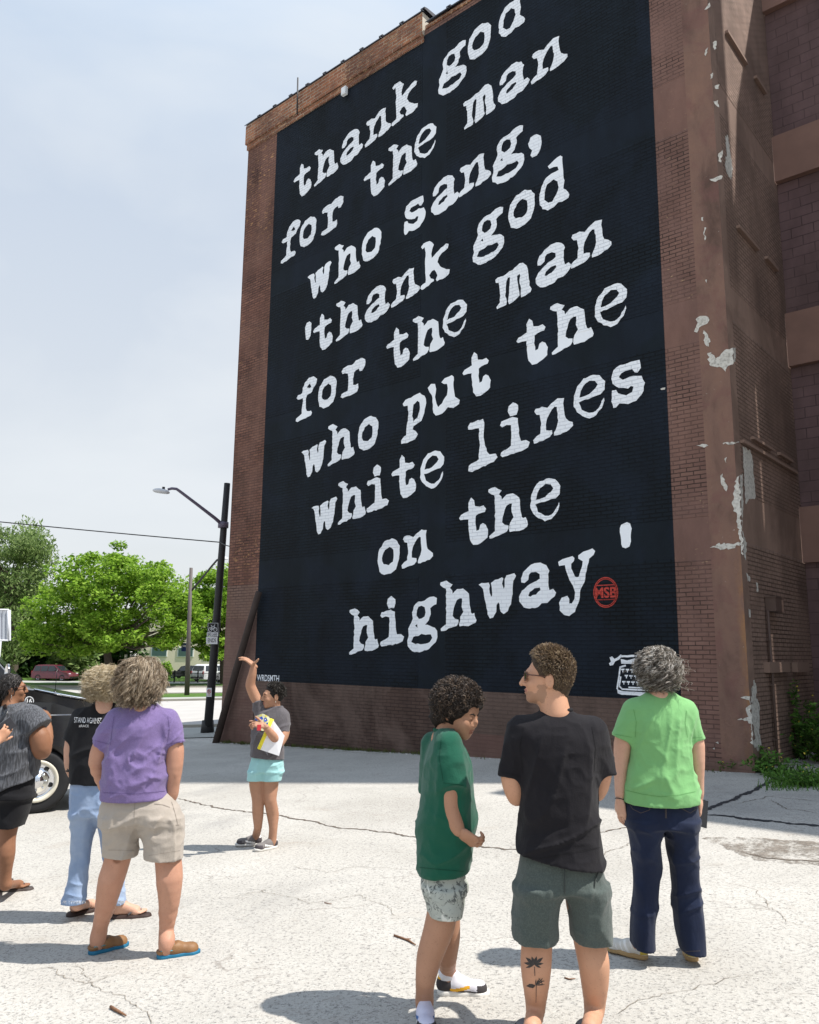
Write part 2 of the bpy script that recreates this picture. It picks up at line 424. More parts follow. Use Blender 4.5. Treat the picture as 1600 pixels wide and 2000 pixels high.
# ------------------------------------------------------------------ the brick building
M_RED = brick_mat('red_brick', (.24, .115, .08), (.135, .062, .047), (.062, .038, .032), mort=.010, patch=(.23, .125, .095), patch_amt=.4, fleck=(.46, .25, .12), fleck_lo=.585, dist=.03, stain=.45)
M_TAN = brick_mat('tan_painted_brick', (.23, .145, .112), (.205, .125, .10), (.05, .03, .025), mort=.011, dist=.02, patch=(.2, .115, .085))
M_TANLOW = brick_mat('brown_painted_brick', (.20, .125, .10), (.185, .11, .09), (.15, .09, .072), mort=.006, bump=.6, patch=(.155, .085, .07), patch_amt=.7)
M_BASE = brick_mat('dark_brown_painted_brick', (.10, .062, .049), (.082, .05, .04), (.045, .028, .023), mort=.008, bump=1, patch=(.16, .108, .088), patch_amt=.8, stain=.4, dist=.02)
BEAMS = ((10.35, 11.4), (6.58, 7.35), (3.05, 3.75))
M_RSTRIP = brick_mat('mauve_painted_brick', (.215, .122, .096), (.18, .098, .078), (.06, .036, .030), mort=.008, smooth_z=BEAMS, bump=1, patch=(.20, .115, .095), patch_amt=.6,
                     fleck=(.62, .42, .24), fleck_lo=.635, dist=.018)
M_NAVY = brick_mat('navy_mural_paint', (.0068, .0125, .0195), (.0050, .0094, .0148), (.0014, .0027, .0045), mort=.011, bump=1, patch=(.0088, .0145, .027), patch_amt=.5,
                   smooth_z=((10.5, 11.15), (6.62, 7.3), (3.1, 3.75)), smooth_u=((-6.3, -5.6),), rough=.75, spec=.2, stain=.5, dist=.025)
M_WHITE = brick_mat('white_mural_paint', (.86, .89, .93), (.84, .87, .91), (.6, .63, .68), mort=.006, bump=.8, rough=.6, stain=.06, patch=(.8, .83, .88), patch_amt=.5,
                    smooth_z=((10.5, 11.15), (6.62, 7.3), (3.1, 3.75)), smooth_u=((-6.3, -5.6),), dist=.014)
M_STAMP = brick_mat('red_stamp_paint', (.55, .07, .05), (.5, .06, .045), (.25, .03, .025), bump=.6)
M_ORANGE = brick_mat('orange_parapet_brick', (.50, .21, .105), (.19, .075, .05), (.50, .39, .29), course=.09, blen=.28, mort=.016, patch=(.14, .065, .045), patch_amt=.65, fleck=(.66, .44, .26), fleck_lo=.55, dist=.05, bump=1, stain=.5)
def plaster_mat():
    t = NT('brown_plaster', .85, .25); uv = t.uv()
    c = t.ramp(t.noise(uv, .9, 6, .62, .5, sc=(1.6, .7, 1)), [(.3, (.10, .060, .047)), (.47, (.19, .112, .086)), (.7, (.24, .138, .10))])
    c = t.mix(t.ramp(t.noise(uv, 2.2, 5, .7, sc=(1, .4, 1)), [(.58, 0), (.75, .6)]), c, (.075, .05, .042))
    c = t.mix(t.ramp(t.noise(uv, 9, 4, .75), [(.69, 0), (.72, .85)]), c, (.6, .56, .5))
    s_ = t.sep(uv); c = t.mix(t.ramp(t.noise(uv, 1.7, 4, .6, 1.0), [(.5, 0), (.66, .55)]), c, (.17, .082, .072))
    ed = t.math('MULTIPLY', t.math('MULTIPLY_ADD', s_[0], 9.0, 1.1, True), t.math('MULTIPLY_ADD', s_[1], -.6, 2.4, True))
    c = t.mix(t.math('MULTIPLY', ed, t.ramp(t.noise(uv, 3, 5, .7, sc=(1, .3, 1)), [(.4, 0), (.6, .8)])), c, (.33, .17, .07))
    h = t.math('ADD', t.noise(uv, 12, 5, .65), t.math('MULTIPLY', t.ramp(t.noise(uv, 4, 6, .75, .5), [(.5, 0), (.58, 1)]), .2))
    t.color(c); t.normal(t.bump(h, .8, .014)); return t.m
M_PLASTER = plaster_mat()
M_SIDE = brick_mat('brown_side_brick', (.32, .215, .168), (.275, .185, .145), (.085, .056, .044), mort=.009, bump=1, patch=(.175, .115, .09), patch_amt=.6, dist=.02, smooth_z=((10.6, 11.2), (6.9, 7.5), (3.3, 4.1)), smooth_u=((-.02, .28),), fleck=(.5, .36, .24), fleck_lo=.66)
M_BLOCK = brick_mat('purple_block_infill', (.175, .112, .112), (.15, .095, .096), (.07, .044, .048), course=.2, blen=.4, mort=.008, bump=.7, patch=(.13, .085, .08))
M_BEAMC = plain('brown_concrete_beam', (.235, .14, .112), .85, .25, .22, 2.2, .4, 40)
M_SPALL = NT('spalled_concrete', .95, .1)
_c = M_SPALL.ramp(M_SPALL.noise(M_SPALL.obj(), 22, 5, .7), [(.3, (.34, .32, .28)), (.5, (.66, .63, .57)), (.7, (.78, .76, .70))])
M_SPALL.color(_c); M_SPALL.normal(M_SPALL.bump(M_SPALL.noise(M_SPALL.obj(), 40, 5, .7), 1, .03)); M_SPALL = M_SPALL.m
M_DARKM = plain('dark_metal', (.035, .033, .035), .55, .4, .2, 8)
M_BROWNM = plain('brown_painted_metal', (.11, .072, .058), .6, .35, .2, 8)
M_STONE = plain('pale_end_stone', (.5, .45, .38), .9, .2, .2, 6, .5)
M_ROOF = plain('tar_roofing', (.06, .058, .055), .9, .2, .3, 2)

def gw(u, off=0.0):
    p = WO+WU*u+WN*off; return float(gz(p[0], p[1]))
bld = empty('brick_building', tuple(WO+WU*-6.0))
tag(bld, 'tall brown brick building with a black mural of white typewriter words', 'building')
bld.location = (0, 0, 0)
TOPL, TOPR, ZB = 15.3, 15.45, -1.0
UL, UM0, UM1, UP, DEPTH = -12.51, -11.30, -1.02, -.45, 22.0
mb = MB()
wq(mb, UL, UM0, 3.18, TOPL, 0, 0); wq(mb, UL, UM0, 2.35, 3.18, 0, 1); wq(mb, UL, UM0, ZB, 2.35, 0, 2)
wq(mb, UM0, UM1, .92, TOPL, 0, 3); wq(mb, UM0, UM1, ZB, .92, 0, 4)
wq(mb, UM1, UP, ZB, TOPR, 0, 5); wq(mb, UP, 0, ZB, TOPR, 0, 6)
wq(mb, -6.25, UM1, TOPL, TOPR, 0, 3)
def sideq(mb, u, v0, v1, z0, z1, mat, flip=False):
    q = [W(u, z0, -v0), W(u, z0, -v1), W(u, z1, -v1), W(u, z1, -v0)]; uv = [(v0, z0), (v1, z0), (v1, z1), (v0, z1)]
    if flip: q.reverse(); uv.reverse()
    mb.face(q, mat, uv)
sideq(mb, 0, 0, 3.5, ZB, TOPR, 7)
sideq(mb, UL, 0, DEPTH, ZB, TOPL, 0, True)
mb.face([W(UL, TOPL, 0), W(-6.25, TOPL, 0), W(-6.25, TOPL, -DEPTH), W(UL, TOPL, -DEPTH)], 8)
mb.face([W(-6.25, TOPR, 0), W(0, TOPR, 0), W(0, TOPR, -DEPTH), W(-6.25, TOPR, -DEPTH)], 8)
mb.face([W(UL, ZB, -DEPTH), W(UL, TOPL, -DEPTH), W(0, TOPL, -DEPTH), W(0, ZB, -DEPTH)], 0)
mb.build('wall', [M_RED, M_TAN, M_TANLOW, M_RSTRIP, M_BASE, M_RSTRIP, M_PLASTER, M_SIDE, M_ROOF], bld)
# ragged dark patches of paint on the foot of the wall and smooth foundation
mb = MB()
for u0, u1, z0, z1, mt in ((-5.6, -1.02, -.55, .14, 0), (-1.02, .02, -.5, .1, 2)):
    n = 24; top = [z1+random.Random(int(u0*10)).uniform(-.03, .03)+.09*math.sin(i*1.7+u0)*(mt == 1) for i in range(n+1)]
    for i in range(n):
        a, b = u0+(u1-u0)*i/n, u0+(u1-u0)*(i+1)/n
        mb.face([W(a, z0, .012), W(b, z0, .012), W(b, top[i+1], .012), W(a, top[i], .012)], 0, [(a, z0), (b, z0), (b, top[i+1]), (a, top[i])])
mb.build('plinth', [M_TANLOW], bld)
# parapet with tile coping
mb = MB()
wbox(mb, UL-.06, -6.25, TOPL+.0, 15.86, -.5, .075, 0)
wbox(mb, UL-.03, -6.25, TOPL-.16, TOPL-.002, -.1, .035, 0)
wbox(mb, -6.2, 0, TOPR-.02, TOPR+.06, -.4, .03, 0)
mb.face([W(-6.245, TOPL, -.5), W(-6.245, TOPL, .078), W(-6.245, 15.86, .078), W(-6.245, 15.86, -.5)], 1)
par = mb.build('parapet', [M_ORANGE, M_STONE], bld)
mb = MB()
def coping(u0, u1, z):
    k = int((u1-u0)/.62); st = (u1-u0)/k
    for i in range(k):
        a = u0+i*st; dz = random.Random(i+int(z*10)).uniform(-.012, .012)
        prof = [(.10, -.015), (.095, .02), (0, .055), (-.35, .09), (-.55, .03), (-.55, -.02)]
        for j in range(len(prof)-1):
            (o0, h0), (o1, h1) = prof[j], prof[j+1]
            mb.face([W(a, z+h0+dz, o0), W(a+st-.05, z+h0+dz, o0), W(a+st-.05, z+h1+dz, o1), W(a, z+h1+dz, o1)])
            mb.face([W(a+st-.08, z+h0+.03, o0+.012), W(a+st+.03, z+h0+.03, o0+.012), W(a+st+.03, z+h1+.03, o1+.01), W(a+st-.08, z+h1+.03, o1+.01)])
        for uu in (a+st-.08, a+st+.03): mb.face([W(uu, z+h+.03, o) for o, h in prof])
coping(UL-.1, -6.2, 15.88); coping(-6.15, 0, TOPR+.07)
mb.build('coping', [plain('dark_coping_tile', (.045, .042, .05), .5, .4, .3, 6)], par)

# -- lettering: each letter shape is drawn once and painted wherever it occurs
GL = {  # letter: (picture offset x, y, scale, foot point, outline, holes)
 't': (880,900,4,(180,657),"148,288 172,310 178,355 215,360 245,350 265,375 255,400 205,415 185,430 182,490 190,548 210,540 220,500 240,487 262,500 280,540 275,600 240,630 200,655 165,657 140,620 132,560 128,460 95,460 65,466 55,450 70,425 130,395 128,330"),
 'h': (880,900,4,(308,608),"297,245 300,225 350,205 402,232 380,262 400,280 403,305 440,265 490,255 540,290 545,340 548,380 560,440 570,448 588,440 607,495 600,515 540,548 465,556 460,540 470,480 495,440 480,400 483,335 465,335 440,350 425,385 410,440 405,480 425,500 455,505 455,530 440,555 330,605 308,608 305,590 320,575 350,550 350,480 350,350 345,270 320,262"),
 'e': (880,900,4,(740,474),"770,137 820,145 860,195 855,260 825,293 760,312 665,342 685,400 740,430 770,430 810,400 850,322 853,345 835,400 790,455 740,474 690,450 650,415 627,370 630,290 655,215 700,160","670,305 680,255 700,215 745,180 785,185 805,215 790,240 740,285"),
 'w': (880,900,4,(310,1232),"222,968 245,955 300,952 310,975 305,1000 320,1062 328,1050 325,995 318,955 350,930 405,910 415,920 405,960 418,1000 425,985 425,925 440,895 500,878 515,900 492,940 488,1040 475,1120 450,1175 418,1197 395,1180 385,1120 375,1105 362,1130 360,1180 335,1225 310,1232 292,1200 280,1120 262,1030 255,1000"),
 'a': (880,900,4,(620,1155),"705,795 750,815 775,860 765,885 768,980 775,1010 805,1000 827,1030 815,1060 760,1110 715,1112 690,1140 620,1155 575,1145 540,1100 538,1060 560,1015 620,965 700,920 698,885 670,868 630,872 615,890 610,930 580,955 555,950 553,920 570,870 610,830 660,800","610,1055 620,1025 660,995 700,990 705,1010 670,1045 625,1062"),
 'y': (880,900,4,(915,1213),"843,790 875,770 955,745 970,760 965,785 945,805 945,840 975,905 990,910 1005,905 1030,825 1035,785 1000,765 1000,740 1040,710 1110,685 1132,705 1120,735 1085,765 1065,860 1050,945 1025,990 1005,1100 975,1180 930,1213 890,1205 855,1170 850,1110 870,1070 915,1055 930,1080 930,1115 950,1115 970,1080 975,1030 960,980 930,930 905,860 895,815 850,822"),
 '"': (880,900,4,(1370,684),"1380,480 1405,490 1417,530 1410,590 1412,630 1400,670 1370,684 1345,675 1335,620 1325,560 1335,500"),
 'o': (660,900,5,(455,1114),"530,757 580,780 608,830 600,960 570,1060 520,1100 455,1114 410,1085 395,1010 395,940 410,860 460,785","510,840 545,870 548,920 540,985 500,1020 450,1010 435,980 440,920 465,870"),
 'n': (660,900,5,(635,1052),"640,765 650,740 700,728 740,745 770,710 820,670 870,675 862,720 868,800 880,860 930,900 932,930 900,965 810,1000 785,1000 785,975 810,915 820,870 812,745 795,742 760,790 735,840 725,890 725,945 770,950 772,980 750,1010 650,1050 630,1052 625,1020 650,990 680,970 690,880 680,800 655,795"),
 'i': (660,900,5,(440,1815),"428,1515 440,1480 530,1455 570,1475 575,1560 580,1650 590,1695 630,1693 660,1720 645,1765 590,1790 440,1815 425,1795 430,1770 510,1720 515,1640 515,1530 480,1520 445,1535","","535,1320 575,1355 575,1395 562,1440 510,1445 492,1400 500,1350"),
 'g': (660,900,5,(800,1870),"970,1340 965,1400 920,1425 905,1440 910,1500 890,1560 855,1600 905,1612 950,1630 972,1660 975,1720 960,1770 890,1840 800,1870 730,1860 685,1810 680,1760 695,1710 690,1640 720,1580 735,1540 728,1480 745,1420 790,1375 850,1365 900,1330 940,1325","790,1425 820,1415 850,1430 860,1480 850,1520 820,1540 795,1545 770,1510 775,1460|757,1610 778,1595 780,1630|720,1770 740,1720 790,1710 820,1690 860,1700 910,1695 925,1730 900,1770 830,1790 760,1790"),
 'l': (860,540,3.81,(215,1455),"208,1120 225,1090 320,1060 330,1090 325,1200 335,1260 350,1305 370,1325 415,1318 428,1345 400,1380 300,1425 240,1455 210,1450 215,1410 250,1385 290,1360 295,1230 290,1130 240,1140 212,1140"),
 's': (860,540,3.81,(1295,978),"1485,620 1495,680 1470,715 1450,715 1430,690 1350,720 1330,750 1360,770 1440,740 1500,740 1525,790 1515,850 1460,925 1400,950 1335,945 1310,975 1290,980 1275,930 1280,850 1310,845 1325,870 1385,885 1430,860 1440,820 1420,815 1400,835 1330,830 1285,800 1275,760 1290,700 1340,660 1420,635"),
 'f': (560,440,5,(100,1920),"300,1500 290,1550 265,1585 250,1625 200,1660 190,1700 190,1790 200,1815 240,1810 250,1830 240,1855 170,1890 110,1922 92,1915 95,1890 150,1840 150,1800 160,1740 160,1690 115,1705 100,1690 115,1660 155,1640 160,1590 180,1540 220,1490 265,1475","200,1585 215,1560 230,1545 245,1580 225,1590"),
 'r': (560,440,5,(540,1690),"540,1430 555,1400 600,1370 640,1365 680,1320 740,1295 770,1310 768,1370 740,1420 715,1425 710,1400 680,1415 660,1440 650,1500 652,1560 675,1560 700,1545 703,1590 690,1625 620,1665 550,1690 530,1680 540,1650 600,1615 605,1540 600,1450 570,1445 548,1455"),
 'k': (560,440,5,(1315,630),"1315,215 1340,180 1400,155 1440,190 1425,230 1415,280 1420,320 1440,300 1490,245 1560,178 1585,185 1575,225 1520,270 1490,310 1475,360 1500,400 1560,430 1595,430 1590,470 1550,510 1470,548 1460,530 1475,490 1445,435 1420,450 1395,490 1410,520 1440,528 1440,545 1390,590 1325,632 1307,620 1315,595 1360,560 1360,500 1355,400 1360,300 1350,215 1330,235"),
 "'": (560,440,5,(204,1120),"225,940 245,955 243,1010 235,1080 215,1118 193,1118 188,1070 183,1000 200,955"),
 'p': (480,500,3.2,(975,1175),"983,925 1000,900 1050,875 1090,855 1120,875 1130,920 1118,980 1100,1030 1050,1065 1045,1085 1065,1095 1078,1115 1060,1145 1010,1170 975,1175 972,1155 990,1130 1005,1120 1010,1050 1020,980 1015,935 990,940","1050,930 1075,905 1088,915 1090,960 1075,1010 1050,1035 1042,1000"),
 'u': (480,500,3.2,(1195,998),"1140,825 1160,800 1185,800 1192,830 1185,880 1195,925 1205,945 1230,920 1260,870 1265,825 1260,800 1240,800 1225,790 1245,765 1290,745 1302,755 1302,830 1310,880 1325,890 1340,900 1335,925 1300,950 1265,945 1230,985 1190,998 1175,980 1172,930 1165,870 1150,850"),
 'm': (860,240,4.444,(495,1610),"480,1365 500,1345 550,1330 600,1290 630,1280 690,1220 720,1215 752,1240 765,1300 770,1350 775,1410 795,1440 785,1470 740,1500 705,1515 700,1490 703,1430 690,1390 697,1330 690,1310 670,1330 670,1360 680,1430 690,1500 640,1550 600,1575 590,1550 600,1480 605,1400 608,1340 590,1345 575,1380 570,1440 565,1500 580,1550 575,1580 530,1600 495,1618 490,1600 520,1560 520,1480 510,1390 485,1390"),
 'd': (860,240,4.444,(1122,620),"1045,285 1062,295 1065,380 1080,500 1070,570 1110,600 1122,620 1115,650 1060,685 1025,690 990,730 935,762 890,750 865,715 865,620 880,560 920,480 970,440 1030,410 1020,380 985,385 950,400 935,380 990,325","985,492 1020,510 1030,560 1010,620 975,685 940,695 905,670 910,600 930,535"),
 ',': (860,240,4.444,(800,303),"840,100 875,115 882,170 870,230 840,285 800,303 785,285 800,240 775,220 765,185 785,130"),
}
PLACE = """t590,383.8 h614.4,365 a670.6,321.9 n714.7,288.1 k766.3,246.9 g866,187 o928,116 d1026,37
f550.6,515 o594.7,483 r629.4,460.6 t730.6,383.8 h759.7,363.1 e830,309 m908,252 a981,204 n1040,165
w613.6,584 h654,555 o718,510.6 s792.5,458.8 a849.4,420.3 n898.3,385.5 g972.5,360.4 ,1040,308
'600.8,664 t630,684 h657,667.4 a719,630 n766,601.2 k823,566 g934.3,517.4 o1009.6,447 d1112.5,379.5
f580,824 o632,798 r668,778 t777,718.4 h807.8,705.3 e887.6,658.6 m971.4,602.3 a1055.8,561.3 n1117.7,524.7
w602,932.4 h641,911 o711,880 p784.7,867.2 u853.4,811.9 t930.9,774.4 t1039.8,712.7 h1079.2,693.5 e1193.3,639.2
w622.4,1044 h661,1025 i719,1001.3 t788,973 e843,954.6 l916.4,921.9 i982,893.2 n1045,866.5 e1151.3,817.4 s1199.9,796.7
o751,1122.8 n787,1110.6 t925,1064.2 h957,1052 e1065,1018.5
h683,1278.6 i746,1262.7 g820,1274 h862,1232.6 w957.5,1208 a1035,1188.8 y1108.8,1203.2 "1222.5,1071"""
def pts_of(s): return [tuple(map(float, q.split(','))) for q in s.split()]
def glyph_uv(gd):
    ox, oy, sc, foot = gd[:4]; f = wallpx(ox+foot[0]/sc, oy+foot[1]/sc)
    cv = lambda s: [tuple(np.subtract(wallpx(ox+x/sc, oy+y/sc), f)) for x, y in pts_of(s)]
    outs = [cv(gd[4])]; holes = [cv(h) for h in gd[5].split('|') if h.strip()] if len(gd) > 5 else []
    if len(gd) > 6: outs.append(cv(gd[6]))
    return outs, holes
def rough(loop, step=.06, amp=.012, r_=random.Random(9)):
    out = []
    for (a, b), (c, d) in zip(loop, loop[1:]+loop[:1]):
        k = max(1, int(math.hypot(c-a, d-b)/step))
        for i in range(k):
            t = i/k; out.append((a+(c-a)*t+(r_.uniform(-amp, amp) if i else 0), b+(d-b)*t+(r_.uniform(-amp, amp) if i else 0)))
    return out
def paint(mb, loops, mat=0, off=.008):
    """fills loops (first is the outline, the rest holes) on the wall plane"""
    tri = geometry.tessellate_polygon([[Vector((x, y, 0)) for x, y in lp] for lp in loops])
    flat = [p for lp in loops for p in lp]
    for f in tri:
        q = [flat[i] for i in f]
        if (q[1][0]-q[0][0])*(q[2][1]-q[0][1])-(q[1][1]-q[0][1])*(q[2][0]-q[0][0]) < 0: q.reverse()
        mb.face([W(x, z, off) for x, z in q], mat, q)
mur = MB(); wq(mur, UM0, UM1, .92, 15.3, .004)
mural = mur.build('mural', [M_NAVY], bld)
def topx(p):
    d = np.array(p)-CAM; z = d @ AX_F; return 800+F_PX*(d @ AX_R)/z, 1000-F_PX*(d @ AX_U)/z
GU = {k: glyph_uv(v) for k, v in GL.items()}
mb = MB()
for ln in PLACE.split('\n'):
    for w_ in ln.split():
        ch = w_[0]; x, y = map(float, w_[1:].split(',')); fu, fz = wallpx(x, y)
        outs, holes = GU[ch]
        if ch in 'taoeg':      # these were measured at the lowest point of the letter as it stands on the wall
            for _ in range(3):
                pr = [topx(W(a+fu, b+fz)) for a, b in outs[0]]; i = max(range(len(pr)), key=lambda q: pr[q][1]); t = wallpx(x, y); fu += t[0]-outs[0][i][0]-fu; fz += t[1]-outs[0][i][1]-fz
        sh = lambda lp: rough([(a+fu, b+fz) for a, b in lp])
        paint(mb, [sh(outs[0])]+[sh(h) for h in holes])
        for o2 in outs[1:]: paint(mb, [sh(o2)])
mb.build('lettering', [M_WHITE], mural)
def text_mesh(s, size=1.0, shear=0.0, bold=0.0):
    c = bpy.data.curves.new('text', 'FONT'); c.body = s; c.size = size; c.shear = shear; c.offset = bold; c.resolution_u = 4
    o = bpy.data.objects.new('text', c); COL.objects.link(o)
    dg = bpy.context.evaluated_depsgraph_get(); me = o.evaluated_get(dg).to_mesh()
    vs = [tuple(v.co) for v in me.vertices]; fs = [tuple(p.vertices) for p in me.polygons]
    o.evaluated_get(dg).to_mesh_clear(); bpy.data.objects.remove(o); bpy.data.curves.remove(c)
    x0, x1 = min(v[0] for v in vs), max(v[0] for v in vs); y0, y1 = min(v[1] for v in vs), max(v[1] for v in vs)
    return [((v[0]-x0)/(x1-x0), (v[1]-y0)/(y1-y0)) for v in vs], fs       # unit box
def wall_text(mb, s, u0, u1, z0, z1, off=.008, bold=0.0, mat=0):
    vs, fs = text_mesh(s, bold=bold)
    for f in fs:
        q = [(u0+(u1-u0)*vs[i][0], z0+(z1-z0)*vs[i][1]) for i in f]
        mb.face([W(a, b, off) for a, b in q], mat, q)
mb = MB(); a = wallpx(500, 1329.5); b = wallpx(546, 1319)
wall_text(mb, 'WRDSMTH', UM0+.1, b[0], a[1], b[1], bold=.012)
mb.build('signature', [M_WHITE], mural)
# red round stamp with MSB
mb = MB(); cu, cz = wallpx(1183.5, 1157); e = wallpx(1208, 1157); t_ = wallpx(1183.5, 1127); ru, rz_ = abs(e[0]-cu), abs(t_[1]-cz)
def ell(r, n=48): return [(cu+ru*r*math.cos(2*math.pi*i/n), cz+rz_*r*math.sin(2*math.pi*i/n)) for i in range(n)]
for r0_, r1_ in ((.93, 1.0), (.84, .895)):
    a_, b_ = ell(r0_), ell(r1_)
    for i in range(48):
        j = (i+1) % 48; q = [a_[i], b_[i], b_[j], a_[j]]; mb.face([W(x, z, .008) for x, z in reversed(q)], 0, q)
for z0, z1 in ((.44, .5), (-.5, -.44)):
    h = .86; paint(mb, [[(cu-ru*h, cz+rz_*z0), (cu+ru*h, cz+rz_*z0), (cu+ru*h, cz+rz_*z1), (cu-ru*h, cz+rz_*z1)]])
wall_text(mb, 'MSB', cu-ru*.88, cu+ru*.88, cz-rz_*.36, cz+rz_*.36, bold=.03)
mb.build('red_stamp', [M_STAMP], mural)
# painted typewriter
mb = MB()
def wpoly(px, r=.004): paint(mb, [rough([wallpx(*p) for p in px], .05, r)])
def wbar(px, w):
    P = [wallpx(*p) for p in px]
    for (a, b), (c, d) in zip(P[:-1], P[1:]):
        l = math.hypot(c-a, d-b); n = (-(d-b)/l*w/2, (c-a)/l*w/2); e = ((c-a)/l*w*.3, (d-b)/l*w*.3)
        paint(mb, [[(a+n[0]-e[0], b+n[1]-e[1]), (c+n[0]+e[0], d+n[1]+e[1]), (c-n[0]+e[0], d-n[1]+e[1]), (a-n[0]-e[0], b-n[1]-e[1])]])
wpoly([(1191, 1284), (1196, 1282), (1201, 1287), (1208, 1283), (1213, 1278), (1216, 1281), (1210, 1288), (1202, 1292), (1198, 1299), (1192, 1300), (1190, 1296), (1194, 1292)])
wpoly([(1212, 1280), (1240, 1279), (1240, 1283), (1213, 1284)]); wpoly([(1213, 1287), (1225, 1290), (1240, 1286), (1300, 1287), (1300, 1297), (1240, 1297), (1214, 1296)])
wpoly([(1242, 1279), (1308, 1279), (1308, 1284), (1242, 1284)]); wpoly([(1310, 1280), (1319, 1279), (1321, 1284), (1321, 1294), (1312, 1296), (1309, 1292)])
wbar([(1222, 1300), (1212, 1303), (1210, 1318), (1206, 1345)], .028); wbar([(1300, 1300), (1309, 1303), (1312, 1318), (1318, 1347)], .028)
wbar([(1213, 1322), (1210, 1340), (1216, 1346), (1306, 1350), (1313, 1344), (1309, 1322)], .024)
for row, (y, x0, k) in enumerate(((1306, 1217, 10), (1318, 1224, 9), (1330, 1219, 10))):
    for i in range(k):
        x = x0+i*9.0; yy = y+i*.35
        wpoly([(x-3.5, yy), (x+3.5, yy), (x+3, yy+3), (x-3, yy+3)], .002); wpoly([(x-.8, yy+3), (x+1, yy+3), (x+1, yy+7), (x-.8, yy+7)], .001)
wpoly([(1228, 1341), (1296, 1343), (1296, 1346), (1228, 1344)])
wpoly([(1206, 1346), (1218, 1350), (1308, 1355), (1319, 1350), (1318, 1358), (1310, 1362), (1215, 1357), (1207, 1354)])
mb.build('typewriter_drawing', [M_WHITE], mural)

# -- patches where the render has fallen off the corner pier
EDGE = ((1398.0, 0.0), (1473.0, 1510.0))
def ex(y): return EDGE[0][0]+(EDGE[1][0]-EDGE[0][0])*y/1510.0
def sidepx(px, py):
    d = ray(px, py); t = ((WO-CAM) @ WU)/(d @ WU); p = CAM+d*t; return -((p-WO) @ WN), p[2]
def clip(poly, keep_left):
    out = []; s = lambda p: (p[0]-ex(p[1]))*(-1 if keep_left else 1)
    for p, q in zip(poly, poly[1:]+poly[:1]):
        if s(p) >= 0: out.append(p)
        if (s(p) >= 0) != (s(q) >= 0):
            t = s(p)/(s(p)-s(q)); out.append((p[0]+(q[0]-p[0])*t, p[1]+(q[1]-p[1])*t))
    return out
mb = MB()
def spall(px):
    px = [tuple(p) for p in px]
    L_ = clip(px, True); Rr = clip(px, False)
    mb = MB()
    if len(L_) > 2: paint(mb, [rough([wallpx(*p) for p in L_], .035, .022)], 0, .006)
    if mb.f: mb.build('spalled_patch', [M_SPALL], bld)
    mb = MB()
    if len(Rr) > 2:
        P = rough([sidepx(*p) for p in Rr], .035, .022)
        for f in geometry.tessellate_polygon([[Vector((a, b, 0)) for a, b in P]]):
            q = [P[i] for i in f]
            if (q[1][0]-q[0][0])*(q[2][1]-q[0][1])-(q[1][1]-q[0][1])*(q[2][0]-q[0][0]) < 0: q.reverse()
            mb.face([W(.006, b, -a) for a, b in q], 0, q)
    if mb.f: mb.build('spalled_patch', [M_SPALL], bld)
for s in ("1382,690 1390,688 1397,702 1410,690 1420,682 1435,678 1437,700 1432,712 1422,715 1418,727 1410,718 1395,716 1386,712", "1375,645 1380,650 1387,662 1385,677 1377,672",
 "1440,932 1450,925 1451,990 1449,1035 1458,1060 1456,1095 1448,1075 1440,1010 1430,985 1432,965", "1450,872 1458,877 1465,880 1470,900 1475,972 1464,975 1456,985 1453,940",
 "1387,1070 1400,1063 1445,1060 1445,1066 1415,1073 1395,1069", "1473,1328 1477,1345 1476,1360 1483,1380 1482,1425 1487,1455 1481,1467 1471,1455 1465,1450 1475,1443 1470,1415 1460,1407 1440,1406 1462,1400 1457,1387 1470,1372 1447,1362 1468,1360 1467,1345",
 "1456,1118 1463,1125 1465,1134 1460,1136", "1461,1188 1465,1190 1466,1206 1463,1206", "1476,1138 1480,1140 1482,1157 1478,1157", "1384,8 1389,2 1387,14 1376,20", "1378,98 1384,92 1382,102 1378,110", "1392,84 1397,80 1400,95 1395,98", "1388,146 1393,142 1392,152 1388,155",
 "1396,168 1406,165 1404,174 1398,174", "1394,198 1403,196 1405,210 1398,205", "1386,350 1402,345 1412,344 1410,350 1395,355 1389,353", "1404,300 1411,293 1409,318 1404,315", "1416,265 1421,264 1426,300 1431,330 1428,352 1420,340 1415,320 1419,300",
 "1363,620 1375,617 1386,625 1378,634 1366,640 1362,650 1356,648", "1360,870 1372,867 1384,870 1372,873", "1412,866 1443,862 1443,864 1413,868", "1408,935 1412,925 1415,940 1421,955 1419,960 1413,950", "1416,895 1420,893 1419,905", "1398,1450 1403,1448 1404,1453", "1392,1462 1396,1460 1396,1464",
 "1370,425 1374,424 1374,432", "1376,445 1378,444 1377,470", "1378,547 1381,546 1380,553", "1290,760 1300,757 1299,761"):
    spall(pts_of(s))
def spbox(p, q, h, proud, mat=0):
    (v0, z0), (v1, z1) = sidepx(*p), sidepx(*q); z = (z0+z1)/2
    c = WO+WU*(proud/2)-WN*((v0+v1)/2); mb.box((c[0], c[1], z), (proud, abs(v1-v0), h), 0, mat, Matrix((WU, -WN, (0, 0, 1))).transposed())
for p, q in (((1416, 65), (1455, 125)), ((1472, 150), (1492, 185)), ((1438, 445), (1477, 487)), ((1493, 505), (1515, 528)), ((1466, 855), (1503, 878)), ((1446, 862), (1553, 925)), ((1518, 888), (1543, 900))):
    mb = MB(); spbox(p, q, .05, .06); mb.build('sill_ledge', [M_SIDE], bld)
for p, q in (((1492, 1303), (1532, 1303)), ((1547, 1303), (1570, 1303))): mb = MB(); spbox(p, q, .16, .09); mb.build('sill_ledge', [M_SIDE], bld)

